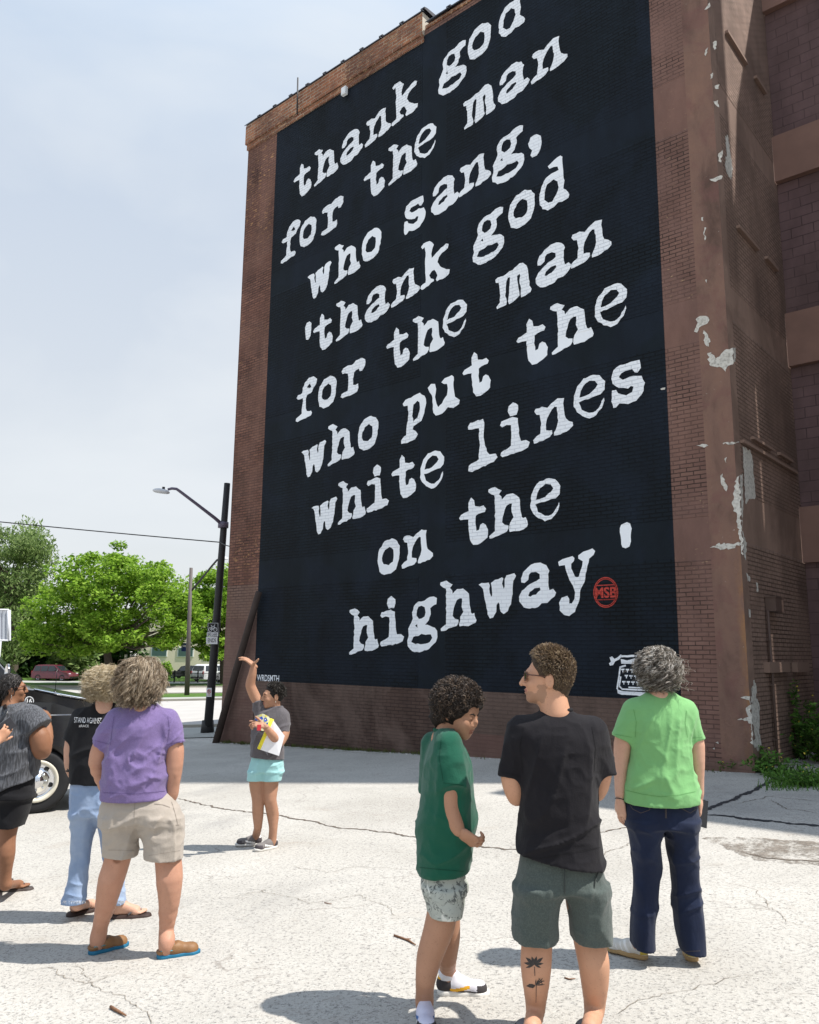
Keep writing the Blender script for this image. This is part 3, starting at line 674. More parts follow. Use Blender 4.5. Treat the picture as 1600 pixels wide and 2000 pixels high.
# conduit and junction box
cd = MB(); v0, z0 = sidepx(1493, 1192); v1, z1 = sidepx(1506, 1492)
cd.tube([W(.05, z0, -v0), W(.05, (z0+z1)/2, -(v0+.02)), W(.05, z1-.2, -v0)], .022, 8)
for k in (.2, .5, .85): z = z0+(z1-z0)*k; p = W(.03, z, -v0); cd.box(p, (.07, .08, .02), math.atan2(WU[1], WU[0]))
jb = MB(); jv, jz = sidepx(1497, 1181); p = W(.09, jz, -(jv+.12)); jb.box(p, (.16, .42, .22), math.atan2(WU[1], WU[0])); p = W(.09, jz+.115, -(jv+.12)); jb.box(p, (.18, .45, .018), math.atan2(WU[1], WU[0]))
c_ = cd.build('conduit', [M_BROWNM]); tag(c_, 'thin brown conduit running down the side wall below a junction box', 'pipe')
jo = jb.build('junction_box', [M_BROWNM], c_)

# -- setback wing with concrete beams
wing = empty('setback_wing'); tag(wing, 'purple block wing with concrete beams set back behind the corner pier', 'building')
V = 3.3; mb = MB()
def vq(u0, u1, z0, z1, v, mat): mb.face([W(u0, z0, -v), W(u1, z0, -v), W(u1, z1, -v), W(u0, z1, -v)], mat, [(u0, z0), (u1, z0), (u1, z1), (u0, z1)])
for z0, z1 in ((-1, 3.28), (4.3, 7.0), (8.05, 10.8), (11.77, 14.6)): vq(.0, 4.2, z0, z1, V+.14, 0)
mb.face([W(0, 14.6, -V-.1), W(4.2, 14.6, -V-.1), W(4.2, 19.8, -V-.1), W(0, 15.9, -V-.1)], 0, [(0, 14.6), (4.2, 14.6), (4.2, 19.8), (0, 15.9)])  # unseen gable top, its slope made up to cast the side wall's shadow edge
mb.face([W(4.2, -1, 0), W(4.2, 13.0, 0), W(4.2, 13.0, -V), W(4.2, -1, -V)], 0, [(0, 0), (0, 1), (1, 1), (1, 0)])
mb.face([W(4.2, -1, 0), W(16, -1, 0), W(16, 16.2, 0), W(9.6, 15.7, 0), W(4.2, 13.0, 0)], 1, [(4.2, -1), (16, -1), (16, 16.2), (9.6, 15.7), (4.2, 13)])
mb.face([W(4.2, 13.0, 0), W(9.6, 15.7, 0), W(9.6, 15.7, -V), W(4.2, 13.0, -V)], 1); mb.face([W(9.6, 15.7, 0), W(16, 16.2, 0), W(16, 16.2, -V), W(9.6, 15.7, -V)], 1)
mb.face([W(4.2, -1, -V-.1), W(16, -1, -V-.1), W(16, 16.2, -V-.1), W(4.2, 19.8, -V-.1)], 1)
mb.build('wall', [M_BLOCK, M_RSTRIP], wing)
mb = MB(); c_ = WO+WU*7.65-WN*3.75; mb.box((c_[0], c_[1], 16), (2.4, .7, 33), math.atan2(WU[1], WU[0])); mb.build('shadow_blocker', [M_RED], wing)  # unseen tall slab added only to shape the shadow edge on the ground
for z0, z1 in ((3.28, 4.3), (7.0, 8.05), (10.8, 11.77), (14.6, 15.5)):
    b = MB(); 
    for q in (([W(.003, z0, -V), W(4.2, z0, -V), W(4.2, z1, -V), W(.003, z1, -V)]), ([W(.003, z0, -V), W(.003, z0, -V-.14), W(4.2, z0, -V-.14), W(4.2, z0, -V)]), ([W(.003, z1, -V), W(4.2, z1, -V), W(4.2, z1, -V-.14), W(.003, z1, -V-.14)])): b.face(q)
    b.build('beam', [M_BEAMC], wing)

# small things fixed to the wall
mb = MB(); u, z = wallpx(678, 182); p = W(u, z, .09); mb.box(p, (.15, .08, .2), math.atan2(WU[1], WU[0]))
p = W(u, z-.01, .135); mb.box(p, (.12, .01, .14), math.atan2(WU[1], WU[0]))
tag(mb.build('wall_light', [plain('white_fixture', (.72, .74, .76), .5)]), 'small white floodlight box near the top edge of the mural', 'wall light')
mb = MB(); a = at(582, 182, 18.6); b = at(582, 152, 18.6); mb.tube([a-np.array([0, 0, .6]), b], .022, 6)
tag(mb.build('roof_antenna', [M_DARKM]), 'thin rod standing up behind the brick parapet', 'antenna')
mb = MB(); g = WO+WU*(UL+.02)+WN*.16; g = np.array([g[0], g[1], float(gz(g[0], g[1]))]); u, z = wallpx(506, 1156, .13); top = W(u, z, .13)
mid = (np.array(top)*.78+g*.22); mb.tube([g-np.array([0, 0, .1]), g+(np.array(top)-g)*.5, mid, top], [.086, .084, .08, .076], 12)
tag(mb.build('leaning_pole', [plain('weathered_wood_pole', (.062, .046, .04), .85, .2, .35, 5, .5, 40)]), 'dark brown wooden pole leaning against the left corner of the mural wall', 'pole')
# ------------------------------------------------------------------ figure modelling: distance fields turned into one continuous surface
_nr = np.random.RandomState(7)
_TAB = _nr.rand(4096).astype(np.float32)
def _hash(i, j, k): return _TAB[((i*73856093) ^ (j*19349663) ^ (k*83492791)) & 4095]
def vnoise(X, Y, Z):
    xi, yi, zi = np.floor(X).astype(np.int64), np.floor(Y).astype(np.int64), np.floor(Z).astype(np.int64)
    fx, fy, fz = X-xi, Y-yi, Z-zi
    fx = fx*fx*(3-2*fx); fy = fy*fy*(3-2*fy); fz = fz*fz*(3-2*fz)
    r = 0
    for a in (0, 1):
        wa = fx if a else 1-fx
        for b in (0, 1):
            wb = fy if b else 1-fy
            for c in (0, 1):
                r = r + _hash(xi+a, yi+b, zi+c)*wa*wb*(fz if c else 1-fz)
    return r*2-1
def ridge(X, Y, Z): return 1-2*np.abs(vnoise(X, Y, Z))
class Field:
    def __init__(s, lo, hi, h):
        s.lo = np.array(lo, float); s.h = h
        s.n = np.ceil((np.array(hi)-s.lo)/h).astype(int)+1
        s.d = np.full(s.n, .5, np.float32); s.ax = [s.lo[i]+np.arange(s.n[i])*h for i in range(3)]
    def sl(s, lo, hi):
        a = np.clip(np.floor((np.array(lo)-s.lo)/s.h).astype(int), 0, s.n); b = np.clip(np.ceil((np.array(hi)-s.lo)/s.h).astype(int)+1, 0, s.n)
        if (b <= a).any(): return None, None
        g = [s.ax[i][a[i]:b[i]].astype(np.float32) for i in range(3)]
        return tuple(slice(x, y) for x, y in zip(a, b)), (g[0][:, None, None], g[1][None, :, None], g[2][None, None, :])
    def merge(s, q, d, k, sub=False):
        c = s.d[q]
        if sub:
            d = -d; hh = np.maximum(k-np.abs(c-d), 0)/k if k > 0 else 0; s.d[q] = np.maximum(c, d)+(hh*hh*k/4 if k > 0 else 0)
        else:
            hh = np.maximum(k-np.abs(c-d), 0)/k if k > 0 else 0; s.d[q] = np.minimum(c, d)-(hh*hh*k/4 if k > 0 else 0)
    def cone(s, p0, p1, r0, r1, k=.02, cut0=False, cut1=False, sub=False, flat=None):
        p0, p1 = np.array(p0, float), np.array(p1, float); m = max(r0, r1)+k+2*s.h+.02
        q, g = s.sl(np.minimum(p0, p1)-m, np.maximum(p0, p1)+m)
        if q is None: return s
        v = p1-p0; L2 = float(v@v)+1e-9; X, Y, Z = g[0]-p0[0], g[1]-p0[1], g[2]-p0[2]
        t0 = (X*v[0]+Y*v[1]+Z*v[2])/L2; t = np.clip(t0, 0, 1)
        dx, dy, dz = X-v[0]*t, Y-v[1]*t, Z-v[2]*t
        if flat is not None:   # (direction, factor): squeeze the section along a direction
            f, fac = np.array(flat[0], float), flat[1]; f /= np.linalg.norm(f); a = dx*f[0]+dy*f[1]+dz*f[2]
            d = np.sqrt(np.maximum(dx*dx+dy*dy+dz*dz-a*a, 0)+(a*fac)**2)-(r0+(r1-r0)*t)
        else: d = np.sqrt(dx*dx+dy*dy+dz*dz)-(r0+(r1-r0)*t)
        L_ = math.sqrt(L2)
        if cut1: d = np.maximum(d, (t0-1)*L_)
        if cut0: d = np.maximum(d, -t0*L_)
        s.merge(q, d.astype(np.float32), k, sub); return s
    def chain(s, pts, rs, k=.02, **kw):
        for i in range(len(pts)-1): s.cone(pts[i], pts[i+1], rs[i], rs[i+1], k, **kw)
        return s
    def ell(s, c, r, k=.02, M=None, sub=False, bound=None):
        c = np.array(c, float); r = np.array(r, float); m = r.max()+k+2*s.h+.02
        q, g = s.sl(c-m, c+m)
        if q is None: return s
        X, Y, Z = g[0]-c[0], g[1]-c[1], g[2]-c[2]
        if M is not None: X, Y, Z = (M[0][0]*X+M[0][1]*Y+M[0][2]*Z, M[1][0]*X+M[1][1]*Y+M[1][2]*Z, M[2][0]*X+M[2][1]*Y+M[2][2]*Z)
        k0 = np.sqrt((X/r[0])**2+(Y/r[1])**2+(Z/r[2])**2); k1 = np.sqrt((X/r[0]**2)**2+(Y/r[1]**2)**2+(Z/r[2]**2)**2)+1e-6
        s.merge(q, (k0*(k0-1)/k1).astype(np.float32), k, sub); return s
    def loft(s, secs, k=.02, cap=True, p=2.3, slope=None):
        """secs: (x, y, z, rx, ry[, turn]) bottom to top. An upright tube with oval sections. slope: (ax, ay, z0) slanted lower rim"""
        S = np.array([tuple(q)+(0,)*(6-len(q)) for q in sorted(secs, key=lambda q: q[2])], float)
        z0, z1 = S[0, 2], S[-1, 2]; m = .06+k
        lo = np.array([(S[:, 0]-S[:, 3:5].max(1)).min()-m, (S[:, 1]-S[:, 3:5].max(1)).min()-m, z0-m]); hi = np.array([(S[:, 0]+S[:, 3:5].max(1)).max()+m, (S[:, 1]+S[:, 3:5].max(1)).max()+m, z1+m])
        q, g = s.sl(lo, hi)
        if q is None: return s
        # smooth (cubic) interpolation of the sections
        zz = np.clip(g[2].ravel(), z0, z1); co = []
        for c in (0, 1, 3, 4, 5):
            yv = S[:, c]; zv = S[:, 2]; mt = np.gradient(yv, zv) if len(zv) > 2 else np.full(len(zv), (yv[-1]-yv[0])/(zv[-1]-zv[0]))
            i = np.clip(np.searchsorted(zv, zz)-1, 0, len(zv)-2); hh = zv[i+1]-zv[i]; t = (zz-zv[i])/hh
            co.append(((2*t**3-3*t**2+1)*yv[i]+(t**3-2*t**2+t)*hh*mt[i]+(-2*t**3+3*t**2)*yv[i+1]+(t**3-t**2)*hh*mt[i+1]).astype(np.float32)[None, None, :])
        cx, cy, rx, ry, tu = co; X, Y = g[0]-cx, g[1]-cy; c_, s_ = np.cos(tu), np.sin(tu); X, Y = c_*X+s_*Y, -s_*X+c_*Y
        n = (np.abs(X/rx)**p+np.abs(Y/ry)**p+1e-9)**(1/p); gr = np.sqrt((X/rx**2)**2+(Y/ry**2)**2)+1e-6; kk = np.sqrt((X/rx)**2+(Y/ry)**2)+1e-6
        d = (n-1)*np.minimum(kk/gr, np.maximum(rx, ry)); d = d+0*g[2]
        if cap:
            d = np.maximum(d, g[2]-z1)
            low = z0 if slope is None else slope[2]+slope[0]*(g[0]-S[0, 0])+slope[1]*(g[1]-S[0, 1])
            d = np.maximum(d, low-g[2])
        s.merge(q, d.astype(np.float32), k); return s
    def fold(s, fn):
        """displaces the surface by fn(X, Y, Z) metres"""
        m = np.abs(s.d) < .06; i = np.nonzero(m)
        X, Y, Z = s.ax[0][i[0]], s.ax[1][i[1]], s.ax[2][i[2]]
        s.d[i] -= fn(X, Y, Z).astype(np.float32); return s
    def plane_cut(s, p, n):
        n = np.array(n, float); n /= np.linalg.norm(n)
        d = (s.ax[0][:, None, None]-p[0])*n[0]+(s.ax[1][None, :, None]-p[1])*n[1]+(s.ax[2][None, None, :]-p[2])*n[2]
        s.d = np.maximum(s.d, d.astype(np.float32)); return s
    def mesh(s):
        d = s.d; ins = d < 0
        cs = [ins[a:ins.shape[0]-1+a, b:ins.shape[1]-1+b, c:ins.shape[2]-1+c] for a in (0, 1) for b in (0, 1) for c in (0, 1)]
        cnt = sum(c.astype(np.int8) for c in cs); act = (cnt > 0) & (cnt < 8); idx = np.nonzero(act); N = len(idx[0])
        vid = np.full(act.shape, -1, np.int64); vid[idx] = np.arange(N)
        val = {}
        for a in (0, 1):
            for b in (0, 1):
                for c in (0, 1): val[(a, b, c)] = d[idx[0]+a, idx[1]+b, idx[2]+c].astype(np.float64)
        acc = np.zeros((N, 3)); num = np.zeros(N)
        for a in val:
            for ax in range(3):
                if a[ax] == 0:
                    b = tuple(1 if i == ax else a[i] for i in range(3)); v0, v1 = val[a], val[b]; cr = (v0 < 0) != (v1 < 0)
                    t = np.where(cr, v0/np.where(cr, v0-v1, 1), 0)
                    for i in range(3): acc[:, i] += np.where(cr, a[i]+(t if i == ax else 0), 0)
                    num += cr
        V = (np.stack(idx, 1)+acc/num[:, None])*s.h+s.lo
        F_ = []
        for ax in range(3):
            o1, o2 = [(1, 2), (2, 0), (0, 1)][ax]
            sl0 = [slice(None)]*3; sl1 = [slice(None)]*3; sl0[ax] = slice(0, -1); sl1[ax] = slice(1, None)
            A, B = ins[tuple(sl0)], ins[tuple(sl1)]; e = np.nonzero(A != B); ok = np.ones(len(e[0]), bool)
            for o in (o1, o2): ok &= (e[o] > 0) & (e[o] < act.shape[o])
            e = [q[ok] for q in e]; pos = A[tuple(e)]
            def cell(da, db):
                c = [q.copy() for q in e]; c[o1] = c[o1]-da; c[o2] = c[o2]-db; return vid[tuple(c)]
            Q = np.stack([cell(1, 1), cell(0, 1), cell(0, 0), cell(1, 0)], 1); Q[~pos] = Q[~pos][:, ::-1]; F_.append(Q)
        F_ = np.concatenate(F_); F_ = F_[(F_ >= 0).all(1)]
        return V, F_
def add_np(name, parts, mats, parent=None, base=(0, 0, 0), matfn=None, smooth=True, midx=None):
    """parts: [(V, F)] numpy; one object, coordinates relative to base"""
    Vs, Fs, o = [], [], 0
    for V, F_ in parts: Vs.append(V); Fs.append(F_+o); o += len(V)
    V = np.concatenate(Vs); F_ = np.concatenate(Fs)
    me = bpy.data.meshes.new(name); k = F_.shape[1]
    me.vertices.add(len(V)); me.vertices.foreach_set('co', (V-np.array(base)).astype(np.float32).ravel())
    me.loops.add(F_.size); me.loops.foreach_set('vertex_index', F_.astype(np.int32).ravel())
    me.polygons.add(len(F_)); me.polygons.foreach_set('loop_start', np.arange(0, F_.size, k, dtype=np.int32)); me.polygons.foreach_set('loop_total', np.full(len(F_), k, np.int32))
    me.update(calc_edges=True)
    if smooth: me.polygons.foreach_set('use_smooth', np.ones(len(F_), bool))
    ob = link(name, me, mats)
    if matfn is not None: me.polygons.foreach_set('material_index', matfn(V[F_].mean(1)).astype(np.int32))
    if midx is not None: me.polygons.foreach_set('material_index', np.concatenate([np.full(len(p[1]), i, np.int32) for p, i in zip(parts, midx)]))
    if parent is not None: ob.parent = parent
    else: ob.location = base
    return ob
def tubes_np(P, r, n=3):
    """P (N,K,3) strands -> one set of tubes; r scalar or (K,)"""
    N, K, _ = P.shape; T = np.gradient(P, axis=1); T /= np.linalg.norm(T, axis=2, keepdims=True)+1e-9
    up = np.array([.31, .52, .79]); A = np.cross(T, up); A /= np.linalg.norm(A, axis=2, keepdims=True)+1e-9; B = np.cross(T, A)
    r = np.broadcast_to(np.asarray(r, float), (K,)) if np.ndim(r) < 2 else r
    rr = r[None, :, None] if np.ndim(r) == 1 else r[:, :, None]
    V = np.stack([P+(A*math.cos(2*math.pi*j/n)+B*math.sin(2*math.pi*j/n))*rr for j in range(n)], 2).reshape(-1, 3)
    i = np.arange(N)[:, None, None]*K*n+np.arange(K-1)[None, :, None]*n; j = np.arange(n)[None, None, :]; j2 = (j+1) % n
    Fq = np.stack([i+j, i+j2, i+n+j2, i+n+j], 3).reshape(-1, 4)
    return V, Fq

def unit(v): v = np.array(v, float); return v/(np.linalg.norm(v)+1e-9)
def skin_mat(name, c, red=(.35, .1, .07)):
    t = NT(name, .58, .3); p = t.obj()
    col = t.mix(t.noise(p, 14, 4), tuple(x*.86 for x in c), tuple(min(1, x*1.12) for x in c))
    col = t.mix(t.ramp(t.noise(p, 5, 3), [(.5, 0), (.75, .25)]), col, tuple(a*.6+b*.4 for a, b in zip(c, red)))
    col = t.mix(t.ramp(t.noise(p, 130, 2), [(.62, 0), (.70, .35)]), col, tuple(x*.5 for x in c)); col = t.mix(t.ramp(t.noise(p, 9, 5, .7, .6), [(.5, 0), (.7, .35)]), col, tuple(a*.72+b*.2 for a, b in zip(c, red)))
    t.color(col); t.set('Subsurface Weight', .03); t.set('Subsurface Radius', (.012, .005, .003)); t.set('Subsurface Scale', .6)
    t.normal(t.bump(t.noise(p, 160, 2), .12, .003)); return t.m
def cloth_mat(name, c, rough=.9, weave=260, var=.14, heather=0.0, wear=None, sheen=.15, bumpy=.25, sc=None, crease=.16):
    t = NT(name, rough, .15); p = t.obj()
    col = t.mix(t.noise(p, 5, 5, .6), tuple(x*(1-var) for x in c), tuple(min(1, x*(1+var)) for x in c))
    if heather: col = t.mix(t.ramp(t.noise(p, weave*.6, 2, .6, sc=sc), [(.42, 0), (.62, 1)]), col, tuple(min(1, x*(1+heather)) for x in c))
    if wear is not None: col = t.mix(t.ramp(t.noise(p, 3.2, 5, .62), [(.45, 0), (.68, .65)]), col, wear)
    t.color(col); t.set('Sheen Weight', sheen); t.set('Sheen Roughness', .6)
    h = t.math('ADD', t.noise(p, weave, 2), t.math('MULTIPLY', t.noise(p, 26, 4, .6), 1.6))
    w = t.noise(p, 4.2, 2, .5, 1.2, sc=(1.3, 1, .7)); w = t.math('ABSOLUTE', t.math('SUBTRACT', w, .5))
    w2 = t.math('ABSOLUTE', t.math('SUBTRACT', t.noise(p, 13, 2, .5, 1.1, sc=(1, 1, .5)), .5))
    n0 = t.bump(t.math('ADD', w, t.math('MULTIPLY', w2, .35)), crease, .055)
    t.normal(t.bump(h, bumpy, .006, n0)); return t.m
def hair_mat(name, stops, rough=.45):
    t = NT(name, rough, .5); g = t.n('ShaderNodeNewGeometry')
    t.color(t.ramp(g.outputs['Random Per Island'], stops)); return t.m

def frame(fwd, up=(0, 0, 1)):
    f = unit(fwd); r = unit(np.cross(f, up)); u = np.cross(r, f); return r, u, f     # right hand side of the person, up, facing
class Head:
    """face and skull in a head frame; size 1 = an adult head 0.225 m high"""
    def __init__(s, c, fwd, up=(0, 0, 1), size=1.0, jaw=1.0, nose=1.0, soft=False):
        s.soft = soft
        s.c = np.array(c, float); s.r, s.u, s.f = frame(fwd, up); s.k = size; s.jaw = jaw; s.nose = nose
        s.M = np.array([s.r, s.f, s.u])
    def p(s, r, f, u): return s.c+(s.r*r+s.f*f+s.u*u)*s.k
    def build(s, neck_to, neck_r=.056, h=.0045, open_mouth=False):
        k = s.k; lo = s.c-.19*k; hi = s.c+.19*k; nb = np.array(neck_to, float); lo = np.minimum(lo, nb-.08); hi = np.maximum(hi, nb+.08)
        F = Field(lo, hi, h); E = lambda r, f, u, rad, kk=.02, sub=False: F.ell(s.p(r, f, u), np.array(rad)*k, kk*k, s.M, sub)
        E(0, -.012, .022, (.074, .096, .09))                      # skull
        E(0, .03, -.03, (.06*s.jaw, .062, .075), .03)             # face
        E(0, .035, -.078, (.043*s.jaw, .048, .035), .03)          # jaw
        E(0, .07, -.098, (.022*s.jaw, .017, .016), .02)           # chin
        E(0, .083 if not s.soft else .072, .02, (.045, .012, .014), .02)                  # brow
        if s.soft: E(0, .062, -.045, (.052, .03, .045), .03); E(0, .055, .045, (.055, .035, .04), .03)
        for q in (-1, 1):
            E(q*.036, .066, -.03, (.024, .02, .022), .02)         # cheek
            E(q*.031, .097, .003, (.017, .013, .012), .012, True) # eye socket
            E(q*.031, .081, .003, (.0145, .0135, .0115), .006)    # lids over the eyeball
            E(q*.079, -.010, -.008, (.011, .021, .034), .006)     # ear
            E(q*.0895, -.006, -.006, (.005, .011, .019), .004, True)
        N = s.nose
        F.chain([s.p(0, .09, .012), s.p(0, .103, -.012), s.p(0, .1085*N, -.031)], [.0075*k, .009*k, (.0125 if not s.soft else .0105)*k], .012*k)
        for q in (-1, 1): E(q*.0115, .094, -.034, (.0085, .011, .008), .008)
        E(0, .0905, -.0585, (.023, .0105, .0065), .006); E(0, .0885, -.070, (.02, .0105, .0075), .006)
        E(0, .1, -.0642, (.022, .008, .0016), .003, True)
        F.cone(s.p(0, -.022, -.05), nb, neck_r*k, neck_r*1.12, .03)
        return F.mesh()
    def eye_meshes(s, mats, parent, base, look=(0, 1, 0)):
        for q in (-1, 1):
            mb_ = MB(); c = s.p(q*.031, .0815, .002); R_ = .0118*s.k; bm = bmesh.new(); bmesh.ops.create_uvsphere(bm, u_segments=12, v_segments=8, radius=R_)
            mb_.mesh([np.array(v.co)+c-base for v in bm.verts], [[v.index for v in f.verts] for f in bm.faces], 0, True); bm.free()
            d = unit(s.r*look[0]+s.f*look[1]+s.u*look[2]); a = unit(np.cross(d, s.u)); b = np.cross(d, a); cc = c+d*(R_+.0004)-base
            n = 10; mb_.face([cc+(a*math.cos(6.2832*i/n)+b*math.sin(6.2832*i/n))*.0068*s.k for i in range(n)], 1)
            mb_.build('eye', mats, parent)
    def brow_mesh(s, mat, parent, base, tilt=0.0):
        for q in (-1, 1):
            mb_ = MB(); mb_.tube([s.p(q*.014, .0955, .021-tilt)-base, s.p(q*.03, .094, .0265)-base, s.p(q*.048, .081, .021)-base], [.0032*s.k, .004*s.k, .0018*s.k], 6)
            mb_.build('eyebrow', [mat], parent)
def hand(F, wrist, d, n, size=1.0, curl=.35, spread=.10, thumb=None, side=1, rel=None, k=.008, point=None):
    """palm and five fingers. d: towards the fingers, n: out of the palm, side: +1 thumb on d x n side. curl per finger, radians per joint"""
    w = np.array(wrist, float); d = unit(d); n = unit(np.array(n)-d*np.dot(n, d)); s_ = np.cross(d, n)*side; z = size
    F.cone(w-d*.02*z, w+d*.03*z, .024*z, .03*z, .02, flat=(n, 1.5))
    F.cone(w+d*.03*z+s_*.012*z, w+d*.078*z+s_*.02*z, .028*z, .023*z, .02, flat=(n, 2.0)); F.cone(w+d*.03*z-s_*.012*z, w+d*.072*z-s_*.022*z, .028*z, .023*z, .02, flat=(n, 2.0))
    curls = curl if isinstance(curl, (list, tuple)) else [curl]*4
    for i, (off, ln, rr) in enumerate(((.030, .072, .0086), (.010, .080, .009), (-.011, .074, .0086), (-.031, .060, .0078))):
        a = (1.5-i)*spread; cd = unit(d*math.cos(a)+s_*math.sin(a)); p = w+d*(.084-.004*abs(i-1.2))*z+s_*off*z; c = curls[i]; ang = c*.6
        for j, fr in enumerate((.46, .3, .24)):
            q = p+(cd*math.cos(ang)+n*math.sin(ang))*ln*fr*z; F.cone(p, q, rr*z*(1-.08*j), rr*z*(1-.08*(j+1)), k); p = q; ang += c
    t0 = w+d*.026*z+s_*.028*z; td = unit(d*.62+s_*.7+n*.35) if thumb is None else unit(thumb); t1 = t0+td*.038*z; t2 = t1+unit(td+d*.35)*.03*z; t3 = t2+unit(td+d*.5)*.024*z
    F.cone(w+d*.012*z+s_*.012*z, t1, .017*z, .0125*z, .012); F.cone(t1, t2, .0115*z, .0105*z, k); F.cone(t2, t3, .0102*z, .0085*z, k)
def ankle(heel, d, h=.085, a=.055):
    d = unit([d[0], d[1], 0]); return np.array(heel)+d*a+np.array([0, 0, h])
def foot(F, heel, ankle, d, L_=.24, k=.02):
    """bare foot on the ground point heel, pointing along d"""
    h_ = np.array(heel, float); d = unit([d[0], d[1], 0]); s_ = np.array([d[1], -d[0], 0]); z = L_/.24
    F.cone(np.array(ankle), h_+np.array([0, 0, .035])*z+d*.02, .036*z, .032*z, k)
    F.cone(h_+np.array([0, 0, .032])*z+d*.02*z, h_+np.array([0, 0, .026])*z+d*.15*z, .031*z, .03*z, k); F.cone(np.array(ankle)+d*.02, h_+np.array([0, 0, .03])*z+d*.14*z, .033*z, .026*z, k)
    F.cone(h_+np.array([0, 0, .022])*z+d*.15*z+s_*.018, h_+np.array([0, 0, .02])*z+d*.15*z-s_*.02, .024*z, .022*z, k)
    for i in range(5):
        o = (-2+i)*.0165*z; l = (.062, .064, .056, .046, .036)[i]*z; a = h_+np.array([0, 0, .016])*z+d*.165*z-s_*o*-1
        F.cone(a, a+d*l*.75, (.0135, .010, .0095, .009, .0085)[i]*z, (.0125, .009, .0085, .008, .0075)[i]*z, .006)
def shoe(person, base, heel, d, L_, mats, style='sneaker', H_=.085, ank=None):
    """shoe on the ground: heel point, heading. mats: upper, sole, accent, dark. Returns the upper (part) with sole and laces as sub-parts"""
    h_ = np.array(heel, float); d = unit([d[0], d[1], 0]); s_ = np.array([d[1], -d[0], 0]); z = L_/.28; up = np.array([0, 0, 1.0])
    lo = h_-.13; hi = h_+.13; e = h_+d*L_; lo = np.minimum(lo, e-.09); hi = np.maximum(hi, e+.09); lo[2] = h_[2]-.02; hi[2] = h_[2]+.2
    F = Field(lo, hi, .0045); P_ = lambda a, b, c: h_+d*a*z+s_*b*z+up*c*z
    F.cone(P_(.035, 0, .05), P_(.12, 0, .052), .036*z, .038*z, .02); F.cone(P_(.12, .0, .042), P_(.225, .004, .034), .04*z, .034*z, .03)
    F.cone(P_(.21, .014, .03), P_(.212, -.018, .03), .032*z, .03*z, .03)
    F.cone(P_(.04, 0, .05), P_(.045, 0, H_), .034*z, .034*z, .02); F.cone(P_(.1, 0, .05), P_(.09, 0, H_*.95), .034*z, .028*z, .02)
    F.plane_cut(P_(0, 0, .022), (0, 0, -1))
    if style == 'boat': F.plane_cut(P_(.05, 0, .062), (d[0]*-.35, d[1]*-.35, 1)); F.ell(P_(.055, 0, .075), np.array([.04, .028, .03])*z, .005, np.array([d, s_, up]), True)
    else: F.ell(P_(.062, 0, H_+.012), np.array([.04, .026, .03])*z, .004, np.array([d, s_, up]), True)
    def mf(c):
        q = (c-h_); a = q@d/z; b = np.abs(q@s_)/z; c_ = q[:, 2]/z; m = np.zeros(len(c), int)
        if style == 'sneaker':
            m[(a < .075) & (c_ < .085)] = 2; m[(a > .205) & (c_ < .058)] = 2; m[(c_ < .034) & (a > .1)] = 2
            m[(b > .018) & (np.abs((c_-.030)-(a-.07)*.20) < .0085) & (a > .07) & (a < .17)] = 1; m[(c_ > .078*1) & (a < .03)] = 1
        if style == 'gum': m[(a < .03) & (c_ > .03)] = 1; m[(b > .02) & (np.abs((a-.11)-(c_-.04)*.6) % .035 < .009) & (a > .08) & (a < .19)] = 2
        return m
    o = add_np('shoe', [F.mesh()], mats[:1]+mats[2:], person, base, mf)
    S = Field(lo, hi, .0045); sw = 1.06
    S.loft([], ) if False else None
    S.cone(P_(.042, 0, .012), P_(.12, 0, .012), .040*z, .036*z, .03, flat=None); S.cone(P_(.12, 0, .012), P_(.215, .002, .012), .037*z, .043*z, .03); S.cone(P_(.22, .006, .012), P_(.238, .004, .014), .041*z, .034*z, .03)
    S.plane_cut(P_(0, 0, .0265 if style != 'gum' else .03), (0, 0, 1)); S.plane_cut(P_(0, 0, .0), (0, 0, -1))
    so = add_np('sole', [S.mesh()], [mats[1]], o, base)
    lb = MB()
    for i in range(4 if style != 'boat' else 2):
        a = .115+i*.024; top = .082-i*.010 if style != 'boat' else .064-i*.004
        lb.tube([P_(a, -.022, top-.008)-base, P_(a+.004, 0, top+.003)-base, P_(a, .022, top-.008)-base], .0036*z, 6)
    if style == 'boat':
        lb.tube([P_(.115, 0, .07)-base, P_(.10, .025, .082)-base, P_(.125, .03, .066)-base], .003*z, 6); lb.tube([P_(.115, 0, .07)-base, P_(.105, -.025, .08)-base, P_(.13, -.03, .064)-base], .003*z, 6)
        for q in (-1, 1): lb.tube([P_(.02, q*.034, .052)-base, P_(.06, q*.0405, .05)-base, P_(.1, q*.041, .05)-base], .004*z, 6)
    lb.build('lace', [mats[2] if style == 'boat' else mats[0]], o)
    return o
